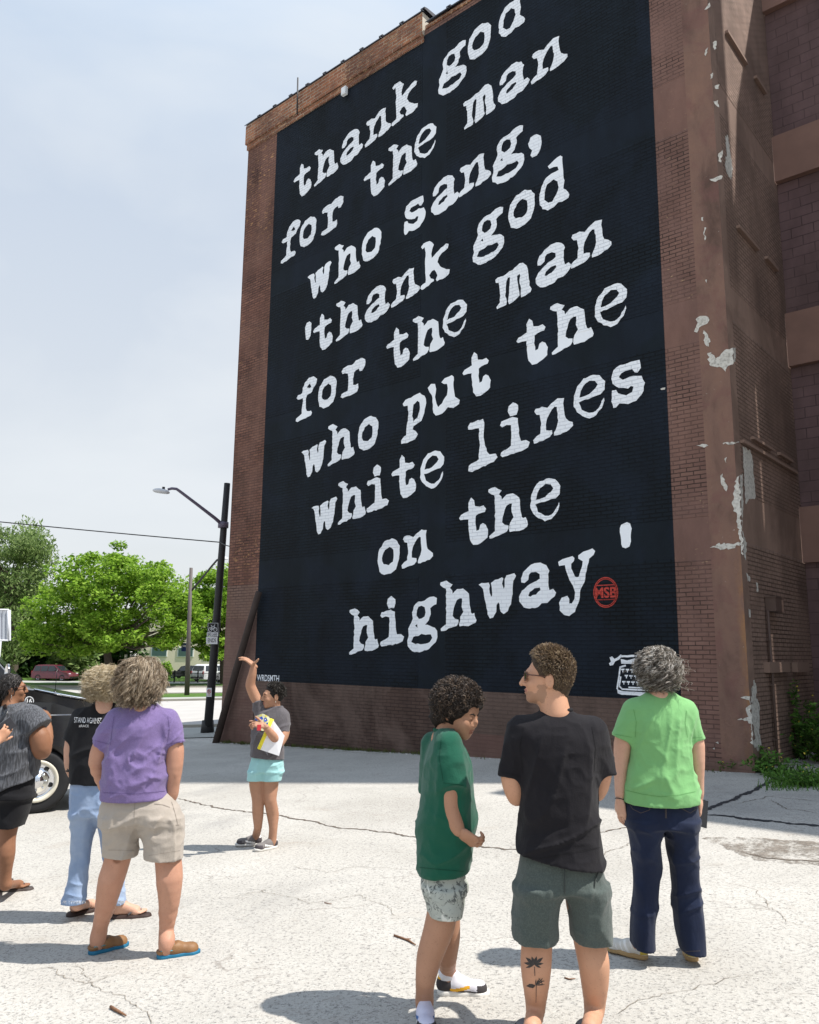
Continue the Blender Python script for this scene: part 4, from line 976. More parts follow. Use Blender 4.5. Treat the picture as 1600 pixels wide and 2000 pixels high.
def decal(target, polys, mat, name, parent, base, lift=.003, step=4.0):
    """paints picture polygons (photo pixels) onto the surface of target as a thin skin that follows it"""
    me = target.data; off = np.array(target.location) if target.parent is None else np.array(target.parent.location)
    bv = BVHTree.FromPolygons([Vector(np.array(v.co)+off) for v in me.vertices], [tuple(p.vertices) for p in me.polygons])
    mb_ = MB()
    for mi, loop in polys:
        x0, x1 = min(p[0] for p in loop), max(p[0] for p in loop); y0, y1 = min(p[1] for p in loop), max(p[1] for p in loop)
        # split into small cells so that the skin follows the folds
        nx, ny = max(1, int((x1-x0)/step)), max(1, int((y1-y0)/step))
        for i in range(nx):
            for j in range(ny):
                a, b = x0+(x1-x0)*i/nx, x0+(x1-x0)*(i+1)/nx; c, d_ = y0+(y1-y0)*j/ny, y0+(y1-y0)*(j+1)/ny; P_ = list(loop)
                for ax, lim, sg in ((0, a, 1), (0, b, -1), (1, c, 1), (1, d_, -1)):
                    o2 = []
                    for p, q in zip(P_, P_[1:]+P_[:1]):
                        sp, sq = (p[ax]-lim)*sg, (q[ax]-lim)*sg
                        if sp >= 0: o2.append(p)
                        if (sp >= 0) != (sq >= 0): t = sp/(sp-sq); o2.append((p[0]+(q[0]-p[0])*t, p[1]+(q[1]-p[1])*t))
                    P_ = o2
                    if not P_: break
                if len(P_) < 3: continue
                out = []
                for px, py in P_:
                    dr = Vector(unit(ray(px, py))); loc, nrm, _, _ = bv.ray_cast(Vector(CAM), dr)
                    if loc is None: out = None; break
                    out.append(np.array(loc)+np.array(nrm)*lift-np.array(base))
                if out: mb_.face(out, mi)
    return mb_.build(name, mat, parent)
def text_px(s, x0, y0, x1, y1, slope=0.0, bold=0.0):
    """letters of s laid out in photo pixels as polygons"""
    vs, fs = text_mesh(s, bold=bold); return [[(x0+(x1-x0)*vs[i][0], y1-(y1-y0)*vs[i][1]+slope*(x1-x0)*vs[i][0]) for i in f] for f in fs]
def collar(name, sec, mat, parent, base, w=.009, drop=.02, grow=.003):
    x, y, z, rx, ry = sec[:5]; P_ = [(x+(rx+grow)*math.cos(a), y+(ry+grow)*math.sin(a), z-.004-drop*max(0, math.sin(a))) for a in np.linspace(0, 2*math.pi, 33)]
    m_ = MB(); m_.tube([np.array(p)-base for p in P_], w, 8, cap=False); return m_.build(name, [mat], parent)
class Fig:
    """a person placed by the photo: P(px, py, dy) is the point seen at that pixel, dy metres behind the person's own distance"""
    def __init__(s, Y, foot_px):
        s.Y = Y; g = ground(*foot_px); s.base = np.array([g[0], Y, float(gz(g[0], Y))]); s.sc = (Y*math.cos(PITCH)-1.0*math.sin(PITCH))/F_PX
    def P(s, px, py, dy=0.0): return at(px, py, s.Y+dy)
    def R(s, r): return r*s.sc
    def limb(s, F, pts, k=.03, n=3, **kw):
        """pts: (px, py, dy, radius in px) or (world point, radius in px); a smooth curve of changing thickness"""
        Q = np.array([tuple(s.P(*q[:3]))+(s.R(q[3]),) if len(q) == 4 else tuple(q[0])+(s.R(q[1]),) for q in pts])
        E_ = np.vstack([2*Q[0]-Q[1], Q, 2*Q[-1]-Q[-2]]); out = []
        for i in range(len(Q)-1):
            p0, p1, p2, p3 = E_[i:i+4]
            for j in range(n):
                t = j/n; c = .5*(2*p1+(p2-p0)*t+(2*p0-5*p1+4*p2-p3)*t*t+(3*p1-p0-3*p2+p3)*t**3); m = p1+(p2-p1)*t
                out.append(np.r_[m[:3]*.4+c[:3]*.6, c[3]])
        out.append(Q[-1]); out = np.array(out)
        F.chain(out[:, :3], out[:, 3], k*.6, **kw)
    def sec(s, px0, px1, py, ry, dy=0.0, turn=0.0):
        a, b = s.P(px0, py, dy), s.P(px1, py, dy); c = (a+b)/2; return (c[0], c[1], c[2], abs(b[0]-a[0])/2, ry, turn)
    def grid(s, px0, py0, px1, py1, dy0=-.45, dy1=.45, h=.007):
        c = [s.P(x, y, d) for x in (px0, px1) for y in (py0, py1) for d in (dy0, dy1)]; return Field(np.min(c, 0), np.max(c, 0), h)
M_EYEW = plain('eye_white', (.42, .39, .36), .3, .5); M_IRIS = plain('dark_iris', (.03, .018, .012), .2, .6)
M_BLACKP = plain('black_plastic', (.012, .012, .014), .25, .5, .2); M_PHONE = plain('dark_phone', (.02, .021, .03), .15, .6)
M_LENS = plain('dark_lens', (.01, .01, .012), .08, .7); M_FRAME = plain('tortoise_frame', (.09, .03, .015), .3, .5)
# ------------------------------------------------------------------ street furniture
M_POLE = plain('black_street_pole', (.030, .029, .030), .6, .35, .25, 3); M_GALV = plain('purple_grey_steel', (.13, .11, .16), .5, .4, .2, 5); M_LUM = plain('pale_luminaire', (.55, .56, .58), .45, .4)
M_SIGNW = plain('white_sign', (.74, .75, .77), .6); M_SIGNK = plain('black_sign', (.012, .012, .014), .6); M_SIGNR = plain('red_sign', (.55, .04, .04), .6); M_SIGNB = plain('blue_banner', (.015, .035, .14), .7)
YP = 23.0
def pp(x, y, Y=YP, dy=0): return at(x, y, Y+dy)
base = ground(405, 1432); YP = 23.0
lamp = empty('street_lamp', tuple(base)); tag(lamp, 'dark street lamp pole with a curved arm standing left of the mural building', 'street lamp')
def rel(o, pts): c = np.array(o.location); return [np.array(p)-c for p in pts]
mb = MB(); mb.tube(rel(lamp, [base-np.array([0, 0, .2]), pp(418, 1280), pp(431, 1110), pp(444, 944)]), [.125, .115, .102, .088], 14); mb.tube(rel(lamp, [base, base+np.array([0, 0, .35])]), [.19, .16], 14)
mb.build('pole', [M_POLE], lamp)
mb = MB(); mb.tube(rel(lamp, [pp(437, 1027), pp(420, 1012, dy=-.2), pp(385, 985, dy=-.5), pp(352, 960, dy=-.8), pp(345, 955, dy=-.85), pp(336, 954, dy=-.9), pp(328, 956, dy=-.95)]), [.055, .05, .045, .042, .04, .038, .035], 8); mb.tube(rel(lamp, [pp(436.5, 1020), pp(436, 1031)]), .15, 12)
mb.build('arm', [M_GALV], lamp)
mb = MB(); c = rel(lamp, [pp(315, 960, dy=-1.0)])[0]; bm = bmesh.new(); bmesh.ops.create_uvsphere(bm, u_segments=18, v_segments=10, radius=1)
mb.mesh([np.array([v.co.x*.24, v.co.y*.13, max(v.co.z, -.5)*.085-.03*v.co.x]) @ np.eye(3)+c for v in bm.verts], [[v.index for v in f.verts] for f in bm.faces], 0, True); bm.free()
mb.tube([c+np.array([.06, 0, .06]), c+np.array([.06, 0, .13])], .04, 8, 1); lh = mb.build('lamp_head', [M_LUM, M_POLE], lamp)
def sign(parent, name, x0, y0, x1, y1, Y, mat, rim=None, th=.006):
    a, b, c, d = [at(x, y, Y) for x, y in ((x0, y1), (x1, y1), (x1, y0), (x0, y0))]; m_ = MB(); o_ = np.array(parent.location) if parent else np.zeros(3); n = np.array([0, -th, 0])
    m_.face([p+n-o_ for p in (a, b, c, d)]); m_.face([p-o_ for p in (d, c, b, a)])
    for p, q in ((a, b), (b, c), (c, d), (d, a)): m_.face([p-o_, q-o_, q+n-o_, p+n-o_])
    return m_.build(name, [mat], parent)
def px_polys(name, polys, Y, mats, parent):
    m_ = MB(); o_ = np.array(parent.location) if parent and parent.parent is None else np.array(parent.parent.location)
    for mi, loop in polys: m_.face([at(x, y, Y)-o_ for x, y in loop], mi)
    return m_.build(name, mats, parent)
def ring_px(cx, cy, rx, ry, w, n=20, a0=0, a1=360):
    out = []
    for i in range(n):
        a, b = R(a0+(a1-a0)*i/n), R(a0+(a1-a0)*(i+1)/n); out.append([(cx+rx*math.cos(a), cy+ry*math.sin(a)), (cx+rx*math.cos(b), cy+ry*math.sin(b)), (cx+(rx-w)*math.cos(b), cy+(ry-w)*math.sin(b)), (cx+(rx-w)*math.cos(a), cy+(ry-w)*math.sin(a))])
    return out
def line_px(a, b, w):
    l = math.hypot(b[0]-a[0], b[1]-a[1]); n = (-(b[1]-a[1])/l*w/2, (b[0]-a[0])/l*w/2); return [(a[0]+n[0], a[1]+n[1]), (b[0]+n[0], b[1]+n[1]), (b[0]-n[0], b[1]-n[1]), (a[0]-n[0], a[1]-n[1])]
YS = 23.0-.22
bk = sign(None, 'bike_sign', 406, 1216, 426.5, 1243, YS, M_SIGNK); tag(bk, 'square black and white bicycle lane sign on the dark lamp pole', 'sign')
def bikeparts(dx=0, dy=0):
    P_ = [(0, q) for q in ring_px(411, 1229.5, 3.6, 4.4, .9)]+[(0, q) for q in ring_px(420.5, 1229.5, 3.6, 4.4, .9)]
    for a, b in (((411, 1229.5), (413.5, 1223.5)), ((413.5, 1223.5), (419, 1224)), ((419, 1224), (420.5, 1229.5)), ((413.5, 1223.5), (416, 1229.5)), ((416, 1229.5), (411, 1229.5)), ((416, 1229.5), (419, 1224)), ((419, 1224), (418.3, 1221)), ((418.3, 1221), (420.3, 1220.5)), ((413.5, 1223.5), (413, 1221.5)), ((411.8, 1221.3), (414.5, 1221.4))): P_.append((0, line_px(a, b, .9)))
    return P_
class _Z: pass
def flat_on(name, polys, Y, mats, parent):
    m_ = MB()
    for mi, loop in polys: m_.face([at(x, y, Y) for x, y in loop], mi)
    return m_.build(name, mats, parent)
bp = bikeparts()+[(0, line_px((406.5, 1217), (426, 1217), .6)), (0, line_px((406.5, 1217), (406.5, 1243), .6)), (0, line_px((426, 1217), (426, 1243), .6))]
flat_on('bicycle_symbol', bp, YS-.012, [M_SIGNW], bk)
pl = sign(None, 'plate', 404.5, 1235, 425.5, 1243, YS-.01, M_SIGNW); pl.parent = bk
flat_on('lettering', [(0, q) for q in text_px('BIKE LANE', 406, 1236.3, 424, 1241.8, 0, .0)], YS-.022, [M_SIGNK], bk)
es = sign(None, 'ends_sign', 403, 1244, 425, 1258, YS, M_SIGNW); tag(es, 'small white sign reading ENDS below the bicycle sign', 'sign')
flat_on('lettering', [(0, q) for q in text_px('ENDS', 406, 1247, 422, 1254.5, 0, .0)], YS-.012, [M_SIGNK], es)
ns = sign(None, 'parking_sign', 403.5, 1343.5, 413.5, 1361, YS+.03, M_SIGNW); tag(ns, 'small white no parking sign low on the dark lamp pole', 'sign')
flat_on('red_symbol', [(0, q) for q in ring_px(408.5, 1350.5, 3.8, 4.2, .9)]+[(0, line_px((406, 1347.7), (411, 1353.3), .9)), (0, line_px((405.5, 1357.5), (411.5, 1357.5), .8))], YS+.018, [M_SIGNR], ns)
flat_on('letter', [(0, q) for q in text_px('P', 407.3, 1348, 410.2, 1353, 0, .03)], YS+.02, [M_SIGNK], ns)
# overhead wire
mb = MB(); A_, Bw = at(-1500, 830, 24), pp(429, 1059); Cw = at(452, 1068, 20.3)
w1 = [A_+(Bw-A_)*t+np.array([0, 0, -1.0*t*(1-t)]) for t in np.linspace(0, 1, 40)]
mb.tube(w1, .016, 5); mb.tube([Bw, (Bw+Cw)/2-np.array([0, 0, .02]), Cw], .014, 5)
tag(mb.build('overhead_wire', [M_SIGNK]), 'black overhead cable running from the left edge to the lamp pole and building', 'cable')
# the second lamp pole across the road
b2 = ground(365, 1362); Y2 = b2[1]; l2 = empty('street_lamp', tuple(b2)); tag(l2, 'slimmer grey lamp pole on the far grass verge behind the dark one', 'street lamp')
mb = MB(); mb.tube(rel(l2, [b2, pp(369, 1235, Y2), pp(373.5, 1109, Y2)]), [.17, .14, .11], 10); mb.build('pole', [plain('grey_brown_pole', (.10, .085, .08), .6)], l2)
mb = MB(); mb.tube(rel(l2, [pp(374, 1154, Y2), pp(390, 1135, Y2), pp(412, 1108, Y2), pp(424, 1094, Y2), pp(431, 1091, Y2)]), .07, 7); mb.build('arm', [M_POLE], l2)
mb = MB(); mb.tube(rel(l2, [pp(431, 1091, Y2), pp(437, 1090, Y2), pp(446, 1091, Y2)]), [.10, .2, .08], 8, flat=.5); mb.build('lamp_head', [M_LUM], l2)
bs = sign(None, 'blue_sign', 355, 1256, 366.5, 1272, Y2+22, M_SIGNB, th=.1); tag(bs, 'dark blue sign board with white lettering seen behind the far lamp pole', 'sign')
flat_on('lettering', [(0, [(357+i*2.4, 1260), (358.6+i*2.4, 1260), (358.6+i*2.4, 1263.5), (357+i*2.4, 1263.5)]) for i in range(4)], Y2+21.8, [M_SIGNW], bs)
# white metal clad sign box at the left edge
wb = empty('sign_box', tuple(at(-20, 1220, 26))); tag(wb, 'white ribbed metal box on a white post at the left edge', 'sign box')
mb = MB(); Yb = 26
x_ = np.linspace(-90, 18, 28)
for i in range(27):
    d0, d1 = (.0 if i % 2 else -.05), (.0 if i % 2 else -.05)
    mb.face([p-np.array(wb.location) for p in (at(x_[i], 1250+.02*x_[i], Yb+d0), at(x_[i+1], 1250+.02*x_[i+1], Yb+d1), at(x_[i+1], 1192, Yb+d1), at(x_[i], 1192, Yb+d0))])
    mb.face([p-np.array(wb.location) for p in (at(x_[i+1], 1250+.02*x_[i+1], Yb+d1), at(x_[i+1], 1250+.02*x_[i+1], Yb+d1+(.05 if d1 else -.05)), at(x_[i+1], 1192, Yb+d1+(.05 if d1 else -.05)), at(x_[i+1], 1192, Yb+d1))])
q = rel(wb, [at(-90, 1191, Yb), at(18, 1191, Yb), at(18, 1251, Yb), at(-90, 1249, Yb)]); bo = np.array([0, .12, 0])
for i in range(4): mb.face([q[i], q[(i+1) % 4], q[(i+1) % 4]+bo, q[i]+bo])
for i, j in ((0, 1), (3, 2), (1, 2)): mb.tube([q[i]-np.array([0, .05, 0]), q[j]-np.array([0, .05, 0])], .035, 4)
mb.build('cladding', [plain('white_cladding', (.66, .68, .72), .5, .4, .05, 4)], wb)
mb = MB(); pt = rel(wb, [at(-2, 1250, Yb+.5)])[0]; mb.box(tuple(pt-np.array([.25, 0, 2.0])), (.5, .4, 4.0)); mb.build('post', [plain('white_post', (.62, .65, .7), .6)], wb)

# ------------------------------------------------------------------ vehicles
M_GLASS = plain('dark_window_glass', (.02, .025, .03), .08, .8); M_TYRE = plain('tyre_rubber', (.018, .018, .019), .8, .3, .3, 12); M_CHROME = plain('chrome', (.75, .75, .76), .12, .6, .05, 5, metal=1.0); M_SILV = plain('silver_rim', (.45, .46, .48), .35, .5, .1, 9, metal=.7)
def paint_mat(n, c, r=.25): 
    t = NT(n, r, .5); t.color(t.mix(t.noise(t.obj(), 3, 4), tuple(x*.9 for x in c), c)); t.set('Coat Weight', .6); t.set('Coat Roughness', .08); return t.m
def revolve(mb, prof, c, ax, n=28, mat=0, smooth=True):
    ax = unit(ax); a = unit(np.cross(ax, [0, 0, 1.0])); b = np.cross(ax, a); k = len(prof); vs = []
    for r_, h_ in prof:
        for i in range(n): t = 2*math.pi*i/n; vs.append(np.array(c)+ax*h_+(a*math.cos(t)+b*math.sin(t))*r_)
    mb.mesh(vs, [(i*n+j, i*n+(j+1) % n, (i+1)*n+(j+1) % n, (i+1)*n+j) for i in range(k-1) for j in range(n)], mat, smooth)
def wheel(parent, c, ax, r, w, rim=.62, rim_mats=None, fancy=False):
    """ax points to the outside"""
    m_ = MB(); revolve(m_, [(r*rim, w*.42), (r*.86, w*.5), (r*.95, w*.44), (r, w*.3), (r, -w*.3), (r*.95, -w*.44), (r*.6, -w*.5)], c, ax, 36)
    wl = m_.build('wheel', [M_TYRE], parent); m_ = MB()
    if fancy:
        revolve(m_, [(r*rim, w*.46), (r*rim*.97, w*.5), (r*rim*.86, w*.48), (r*rim*.80, w*.30)], c, ax, 40, 1)
        revolve(m_, [(r*rim*.80, w*.30), (r*rim*.7, w*.22), (r*rim*.52, w*.34), (r*rim*.34, w*.5), (r*rim*.28, w*.62), (.004, w*.66)], c, ax, 40, 0)
        ax_ = unit(ax); a = unit(np.cross(ax_, [0, 0, 1.0])); b = np.cross(ax_, a)
        for i in range(8): t = i*math.pi/4; q = np.array(c)+ax_*w*.40+(a*math.cos(t)+b*math.sin(t))*r*rim*.44; m_.tube([q, q+ax_*.03], .014, 8, 0)
        for i in range(5): t = i*1.2566+.3; q = np.array(c)+ax_*w*.245+(a*math.cos(t)+b*math.sin(t))*r*rim*.66; m_.tube([q, q+ax_*.012], .03, 10, 2)
    else:
        revolve(m_, [(r*rim, w*.42), (r*rim*.9, w*.3), (r*.1, w*.36), (.002, w*.36)], c, ax, 20, 0)
        ax_ = unit(ax); a = unit(np.cross(ax_, [0, 0, 1.0])); b = np.cross(ax_, a)
        for i in range(5): t = i*1.2566; q = np.array(c)+ax_*w*.345; m_.box(tuple(q+(a*math.cos(t)+b*math.sin(t))*r*.36), (.02, .09*r/.33, .34*r), 0, 1, Matrix((ax_, np.cross(ax_, a*math.cos(t)+b*math.sin(t)), a*math.cos(t)+b*math.sin(t))).transposed())
    m_.build('rim', rim_mats or [M_SILV, M_TYRE], wl); return wl
def hull(mb, prof, w, mat=0, taper=None, y0=0.0, nb=3, smooth=True):
    """side profile [(x, z)] swept across the width w; taper(z) narrows the section; the sides are rounded over"""
    ys = [0, .035, .10, .5, .90, .965, 1]; sh = [.965, .99, 1, 1, 1, .99, .965]
    cx, cz = np.mean([p[0] for p in prof]), np.mean([p[1] for p in prof]); n = len(prof); vs = []
    for yy, s_ in zip(ys, sh):
        for x, z in prof:
            t = taper(z) if taper else 1.0; vs.append((cx+(x-cx)*(1-(1-s_)*.5), y0+((yy-.5)*t+.5)*w-w/2, cz+(z-cz)*s_))
    fs = [(i*n+j, i*n+(j+1) % n, (i+1)*n+(j+1) % n, (i+1)*n+j) for i in range(len(ys)-1) for j in range(n)]
    mb.mesh(vs, fs, mat, smooth); mb.mesh(vs[:n], [tuple(range(n))], mat); mb.mesh(vs[-n:], [tuple(range(n-1, -1, -1))], mat)
def car(label, loc, rz, L_, W_, H_, col, kind='suv', group=None):
    o = empty('parked_car', loc, rz); tag(o, label, 'car', 'cars parked across the road'); k = L_
    tp = lambda z: 1.0 if z < H_*.55 else 1-.22*(z-H_*.55)/(H_*.45)
    hood = .30 if kind != 'van' else .22
    prof = [(-.5*k, .35), (-.49*k, H_*.55), (-.465*k, H_*.62), (-.43*k, H_*.93), (-.36*k, H_), (.02*k, H_*1.0), (.10*k, H_*.95), ((.5-hood)*k, H_*.60), (.44*k, H_*.52), (.49*k, H_*.42), (.5*k, .38), (.46*k, .24), (-.46*k, .24)]
    mb = MB(); hull(mb, prof, W_, 0, tp); body = mb.build('body', [paint_mat('car_paint', col)], o)
    wz0, wz1 = H_*.61, H_*.92
    for sg in (-1, 1):
        for x0, x1, t0, t1 in ((-.44, -.27, .05, .0), (-.255, -.08, 0, 0), (-.065, .17, 0, .10)):
            m_ = MB(); y = lambda z: sg*(W_/2*tp(z)+.012); q = [(x0*k, wz0), (x1*k, wz0), ((x1-t1)*k, wz1), ((x0+t0*.6)*k, wz1)]; q = [(x, y(z), z) for x, z in q]
            m_.face(q if sg < 0 else q[::-1]); m_.build('window', [M_GLASS], o)
        for x in (-.31, .31): wheel(o, (x*k, sg*(W_/2-.09), .33), (0, sg, 0), .33, .2)
        m_ = MB(); m_.box((.465*k, sg*W_*.36, H_*.45), (.12, .34, .13)); m_.build('headlight', [plain('headlight_glass', (.7, .7, .72), .15, .6)], o)
        m_ = MB(); m_.box((-.487*k, sg*W_*.43, H_*.52), (.10, .16, .3)); m_.build('tail_light', [plain('red_lens', (.35, .012, .015), .25, .6)], o)
        m_ = MB(); m_.box((.15*k, sg*(W_/2+.08), H_*.64), (.14, .2, .13)); m_.build('wing_mirror', [M_BLACKP], o)
    m_ = MB(); m_.face([(.115*k, -W_*.38, H_*.93), (.115*k, W_*.38, H_*.93), ((.487-hood)*k, W_*.43, H_*.63), ((.487-hood)*k, -W_*.43, H_*.63)][::-1]); m_.build('windscreen', [M_GLASS], o)
    m_ = MB(); m_.face([(-.436*k-.02, -W_*.37, H_*.91), (-.436*k-.02, W_*.37, H_*.91), (-.468*k-.02, W_*.41, H_*.65), (-.468*k-.02, -W_*.41, H_*.65)]); m_.build('rear_window', [M_GLASS], o)
    m_ = MB(); m_.box((-.498*k, 0, .42), (.1, W_*.86, .16)); m_.build('bumper', [M_BLACKP], o); m_ = MB(); m_.box((.497*k, 0, .36), (.08, W_*.86, .14)); m_.build('bumper', [M_BLACKP], o); m_ = MB(); m_.box((-.497*k, 0, H_*.5), (.02, .4, .12)); m_.build('number_plate', [M_SIGNW], o)
    return o
def on(px, py, Y): p = at(px, py, Y); return (p[0], Y, float(gz(p[0], Y))+.10)
car('maroon minivan parked on the grass below the trees', on(107, 1328, 86), R(-8), 4.3, 1.9, 1.65, (.12, .018, .034), 'van')
car('black car parked in front of the beige building', on(365, 1326, 96), R(172), 4.4, 1.8, 1.5, (.012, .013, .015))
car('white sport utility car seen from behind beside the lamp pole', on(416, 1330, 88), R(58), 4.7, 2.0, 1.8, (.72, .73, .75))
car('grey car half hidden by the corner of the brick building', on(450, 1332, 84), R(120), 4.5, 1.8, 1.5, (.10, .10, .11))

# the black truck
wc = at(71, 1531, 10.42); tg = float(gz(wc[0], 10.5)); SCL = 1.0
tk = empty('old_truck', (wc[0], 10.42, tg), R(24)); tag(tk, 'black vintage truck with chrome wheel, a 16 roundel and antenna behind the people', 'truck')
M_TRUCK = paint_mat('black_truck_paint', (.006, .006, .007), .18)
r_w = .385
prof_h = [(1.35, .62), (1.40, 1.0), (1.30, 1.16), (1.0, 1.26), (.63, 1.335), (.2, 1.42), (-.10, 1.49), (-.22, 1.50), (-.30, .55), (1.2, .55)]
mb = MB(); hull(mb, prof_h, 1.5, 0, None, 1.0); mb.build('bonnet', [M_TRUCK], tk)
mb = MB()
# front wing: side panel with a round wheel arch
top = [(-.62, 1.34), (-.10, 1.36), (.35, 1.26), (.75, 1.10), (1.02, .86), (1.10, .62)]
arch = [(math.cos(R(a))*.47, .40+math.sin(R(a))*.47) for a in (205, 180, 155, 130, 105, 80, 55, 30, 8, -15)]
outer = [(-.62, .42), (-.62, .75), (-.62, 1.12), (-.58, 1.30), (-.3, 1.345), (.1, 1.335), (.42, 1.23), (.78, 1.04), (1.02, .78), (1.08, .50)]
for (a, b), (c, d) in zip(zip(arch[:-1], arch[1:]), zip(outer[:-1], outer[1:])):
    mb.face([(a[0], -.02, a[1]), (b[0], -.02, b[1]), (d[0], .02, d[1]), (c[0], .02, c[1])], 0, smooth=True)
    mb.face([(a[0], -.02, a[1]), (a[0], .28, a[1]), (b[0], .28, b[1]), (b[0], -.02, b[1])], 0, smooth=True); mb.face([(c[0], .02, c[1]), (d[0], .02, d[1]), (d[0], .4, d[1]+.04), (c[0], .4, c[1]+.04)], 0, smooth=True)
mb.face([(-.62, .05, 1.1), (1.02, .05, .9), (1.0, .05, 1.235), (.63, .05, 1.315), (.2, .05, 1.40), (-.10, .05, 1.475), (-.24, .05, 1.49), (-.62, .05, 1.49)][::-1])
mb.build('front_wing', [M_TRUCK], tk)
mb = MB(); hull(mb, [(-.26, .5), (-.24, 1.5), (-.28, 1.54), (-.72, 2.02), (-.95, 2.1), (-2.0, 2.1), (-2.2, 1.95), (-2.3, 1.4), (-2.3, .5)], 1.62, 0, lambda z: 1 if z < 1.5 else 1-.18*(z-1.5)/.6, .86); cab = mb.build('cab', [M_TRUCK], tk)
m_ = MB(); m_.face([(-.275, .22, 1.575), (-.275, 1.5, 1.575), (-.70, 1.44, 1.99), (-.70, .28, 1.99)][::-1]); m_.build('windscreen', [M_GLASS], tk)
m_ = MB(); m_.face([(-.62, .045, 1.56), (-1.7, .045, 1.56), (-1.7, .12, 1.95), (-.86, .12, 1.95)][::-1]); m_.build('window', [M_GLASS], tk)
m_ = MB(); m_.box((-.98, .038, 1.02), (1.0, .03, .95)); m_.build('door', [M_TRUCK], tk)
m_ = MB(); m_.box((-4.0, .86, .95), (3.2, 1.6, .75)); m_.build('load_bed', [M_TRUCK], tk)
m_ = MB(); m_.box((1.42, .9, .55), (.1, 1.9, .16)); m_.build('bumper', [M_CHROME], tk)
m_ = MB(); m_.box((.32, -.012, 1.185), (.62, .014, .014)); m_.build('trim_strip', [M_CHROME], tk)
m_ = MB(); m_.tube([(-.12, .2, 1.495), (.2, .21, 1.425), (.63, .22, 1.34), (1.0, .24, 1.265)], .012, 6); m_.build('bonnet_edge', [M_CHROME], tk)
m_ = MB(); m_.tube([(.13, .22, 1.40), (.13, .22, 1.47)], .016, 8); m_.tube([(.13, .22, 1.45), (.135, .22, 1.76)], .004, 5); m_.build('antenna', [M_BLACKP], tk)
for sy, ax in ((.12, (0, -1, 0)), (1.62, (0, 1, 0))):
    for x in (0, -3.4): wheel(tk, (x, sy, r_w), ax, r_w, .24, .66, [M_CHROME, plain('cream_rim', (.62, .58, .48), .4), M_BLACKP], True)
for q in (.55, 1.35): m_ = MB(); revolve(m_, [(.11, .0), (.11, .08), (.09, .1), (.002, .11)], (1.32, q, 1.0), (1, 0, 0), 16); m_.build('headlight', [M_CHROME], tk)
m_ = MB(); m_.tube([(-.42, .0, 1.62), (-.45, -.12, 1.66)], .012, 6); revolve(m_, [(.10, .0), (.10, .02), (.002, .03)], (-.44, -.16, 1.72), (1, .3, 0), 16); m_.build('wing_mirror', [M_CHROME], tk)
def on_truck(name, polys, Y, mats):
    m_ = MB(); o_ = np.array(tk.location)
    n = np.array([math.sin(R(24)), -math.cos(R(24)), 0]); d_ = .05-(Y-10.385); q0 = o_+n*(-.05+.012+(10.385-Y)); c_, s_ = math.cos(R(24)), math.sin(R(24))
    for mi, lp in polys:
        out = []
        for x, y in lp: dr = ray(x, y); p = CAM+dr*(((q0-CAM)@n)/(dr@n))-o_; out.append((c_*p[0]+s_*p[1], -s_*p[0]+c_*p[1], p[2]))
        m_.face(out, mi)
    return m_.build(name, mats, tk)
rd = [(0, [(57.5+9*math.cos(t*.2618), 1369+9*math.sin(t*.2618)) for t in range(24)])]
on_truck('roundel', rd, 10.385, [M_SIGNW]); on_truck('roundel_field', [(0, [(57.5+7.4*math.cos(t*.2618), 1369+7.4*math.sin(t*.2618)) for t in range(24)])], 10.378, [M_SIGNK])
on_truck('number', [(0, q) for q in text_px('16', 52.8, 1364.3, 62.6, 1373.7, 0, .02)], 10.371, [M_SIGNW])
on_truck('nameplate', [(0, [(58, 1380.5), (85.5, 1380), (84.5, 1387), (57, 1387.5)])], 10.385, [M_SIGNW]); on_truck('lettering', [(0, q) for q in text_px('TESCO', 60, 1381.5, 83, 1386.3, 0, .01)], 10.378, [M_SIGNK])
# ------------------------------------------------------------------ far buildings, trees, plants
M_BEIGE = plain('beige_render_wall', (.78, .69, .54), .9, .2, .08, .4); M_ORBR = plain('orange_brick_wall', (.30, .15, .09), .9, .2, .2, 1)
bb = empty('beige_building', (-18, 112, -1.75)); tag(bb, 'long low beige building behind the trees and parked cars', 'building')
mb = MB(); mb.box((-2, 7, 4.4), (34, 14, 9.0)); mb.build('wall', [M_BEIGE], bb)
mb = MB(); mb.box((-2, 7, 9.0), (34.4, 14.4, .35)); mb.build('roof', [plain('grey_roof', (.3, .3, .3))], bb)
for i in range(9):
    m_ = MB(); x = -16+i*3.6; m_.box((x, -.02, 3.0), (2.2, .12, 1.3)); w_ = m_.build('window', [M_SIGNW], bb); m_ = MB(); m_.box((x, -.09, 3.0), (1.95, .03, 1.1)); m_.build('pane', [plain('green_glass', (.10, .16, .15), .1, .7)], w_)
ob = empty('orange_building', (-27, 135, -1.75)); tag(ob, 'taller orange brick building with a white cornice far behind the trees', 'building')
mb = MB(); mb.box((0, 5, 6), (30, 10, 12)); mb.build('wall', [M_ORBR], ob); mb = MB(); mb.box((0, 5, 12.3), (30.5, 10.5, .7)); mb.build('cornice', [M_SIGNW], ob)

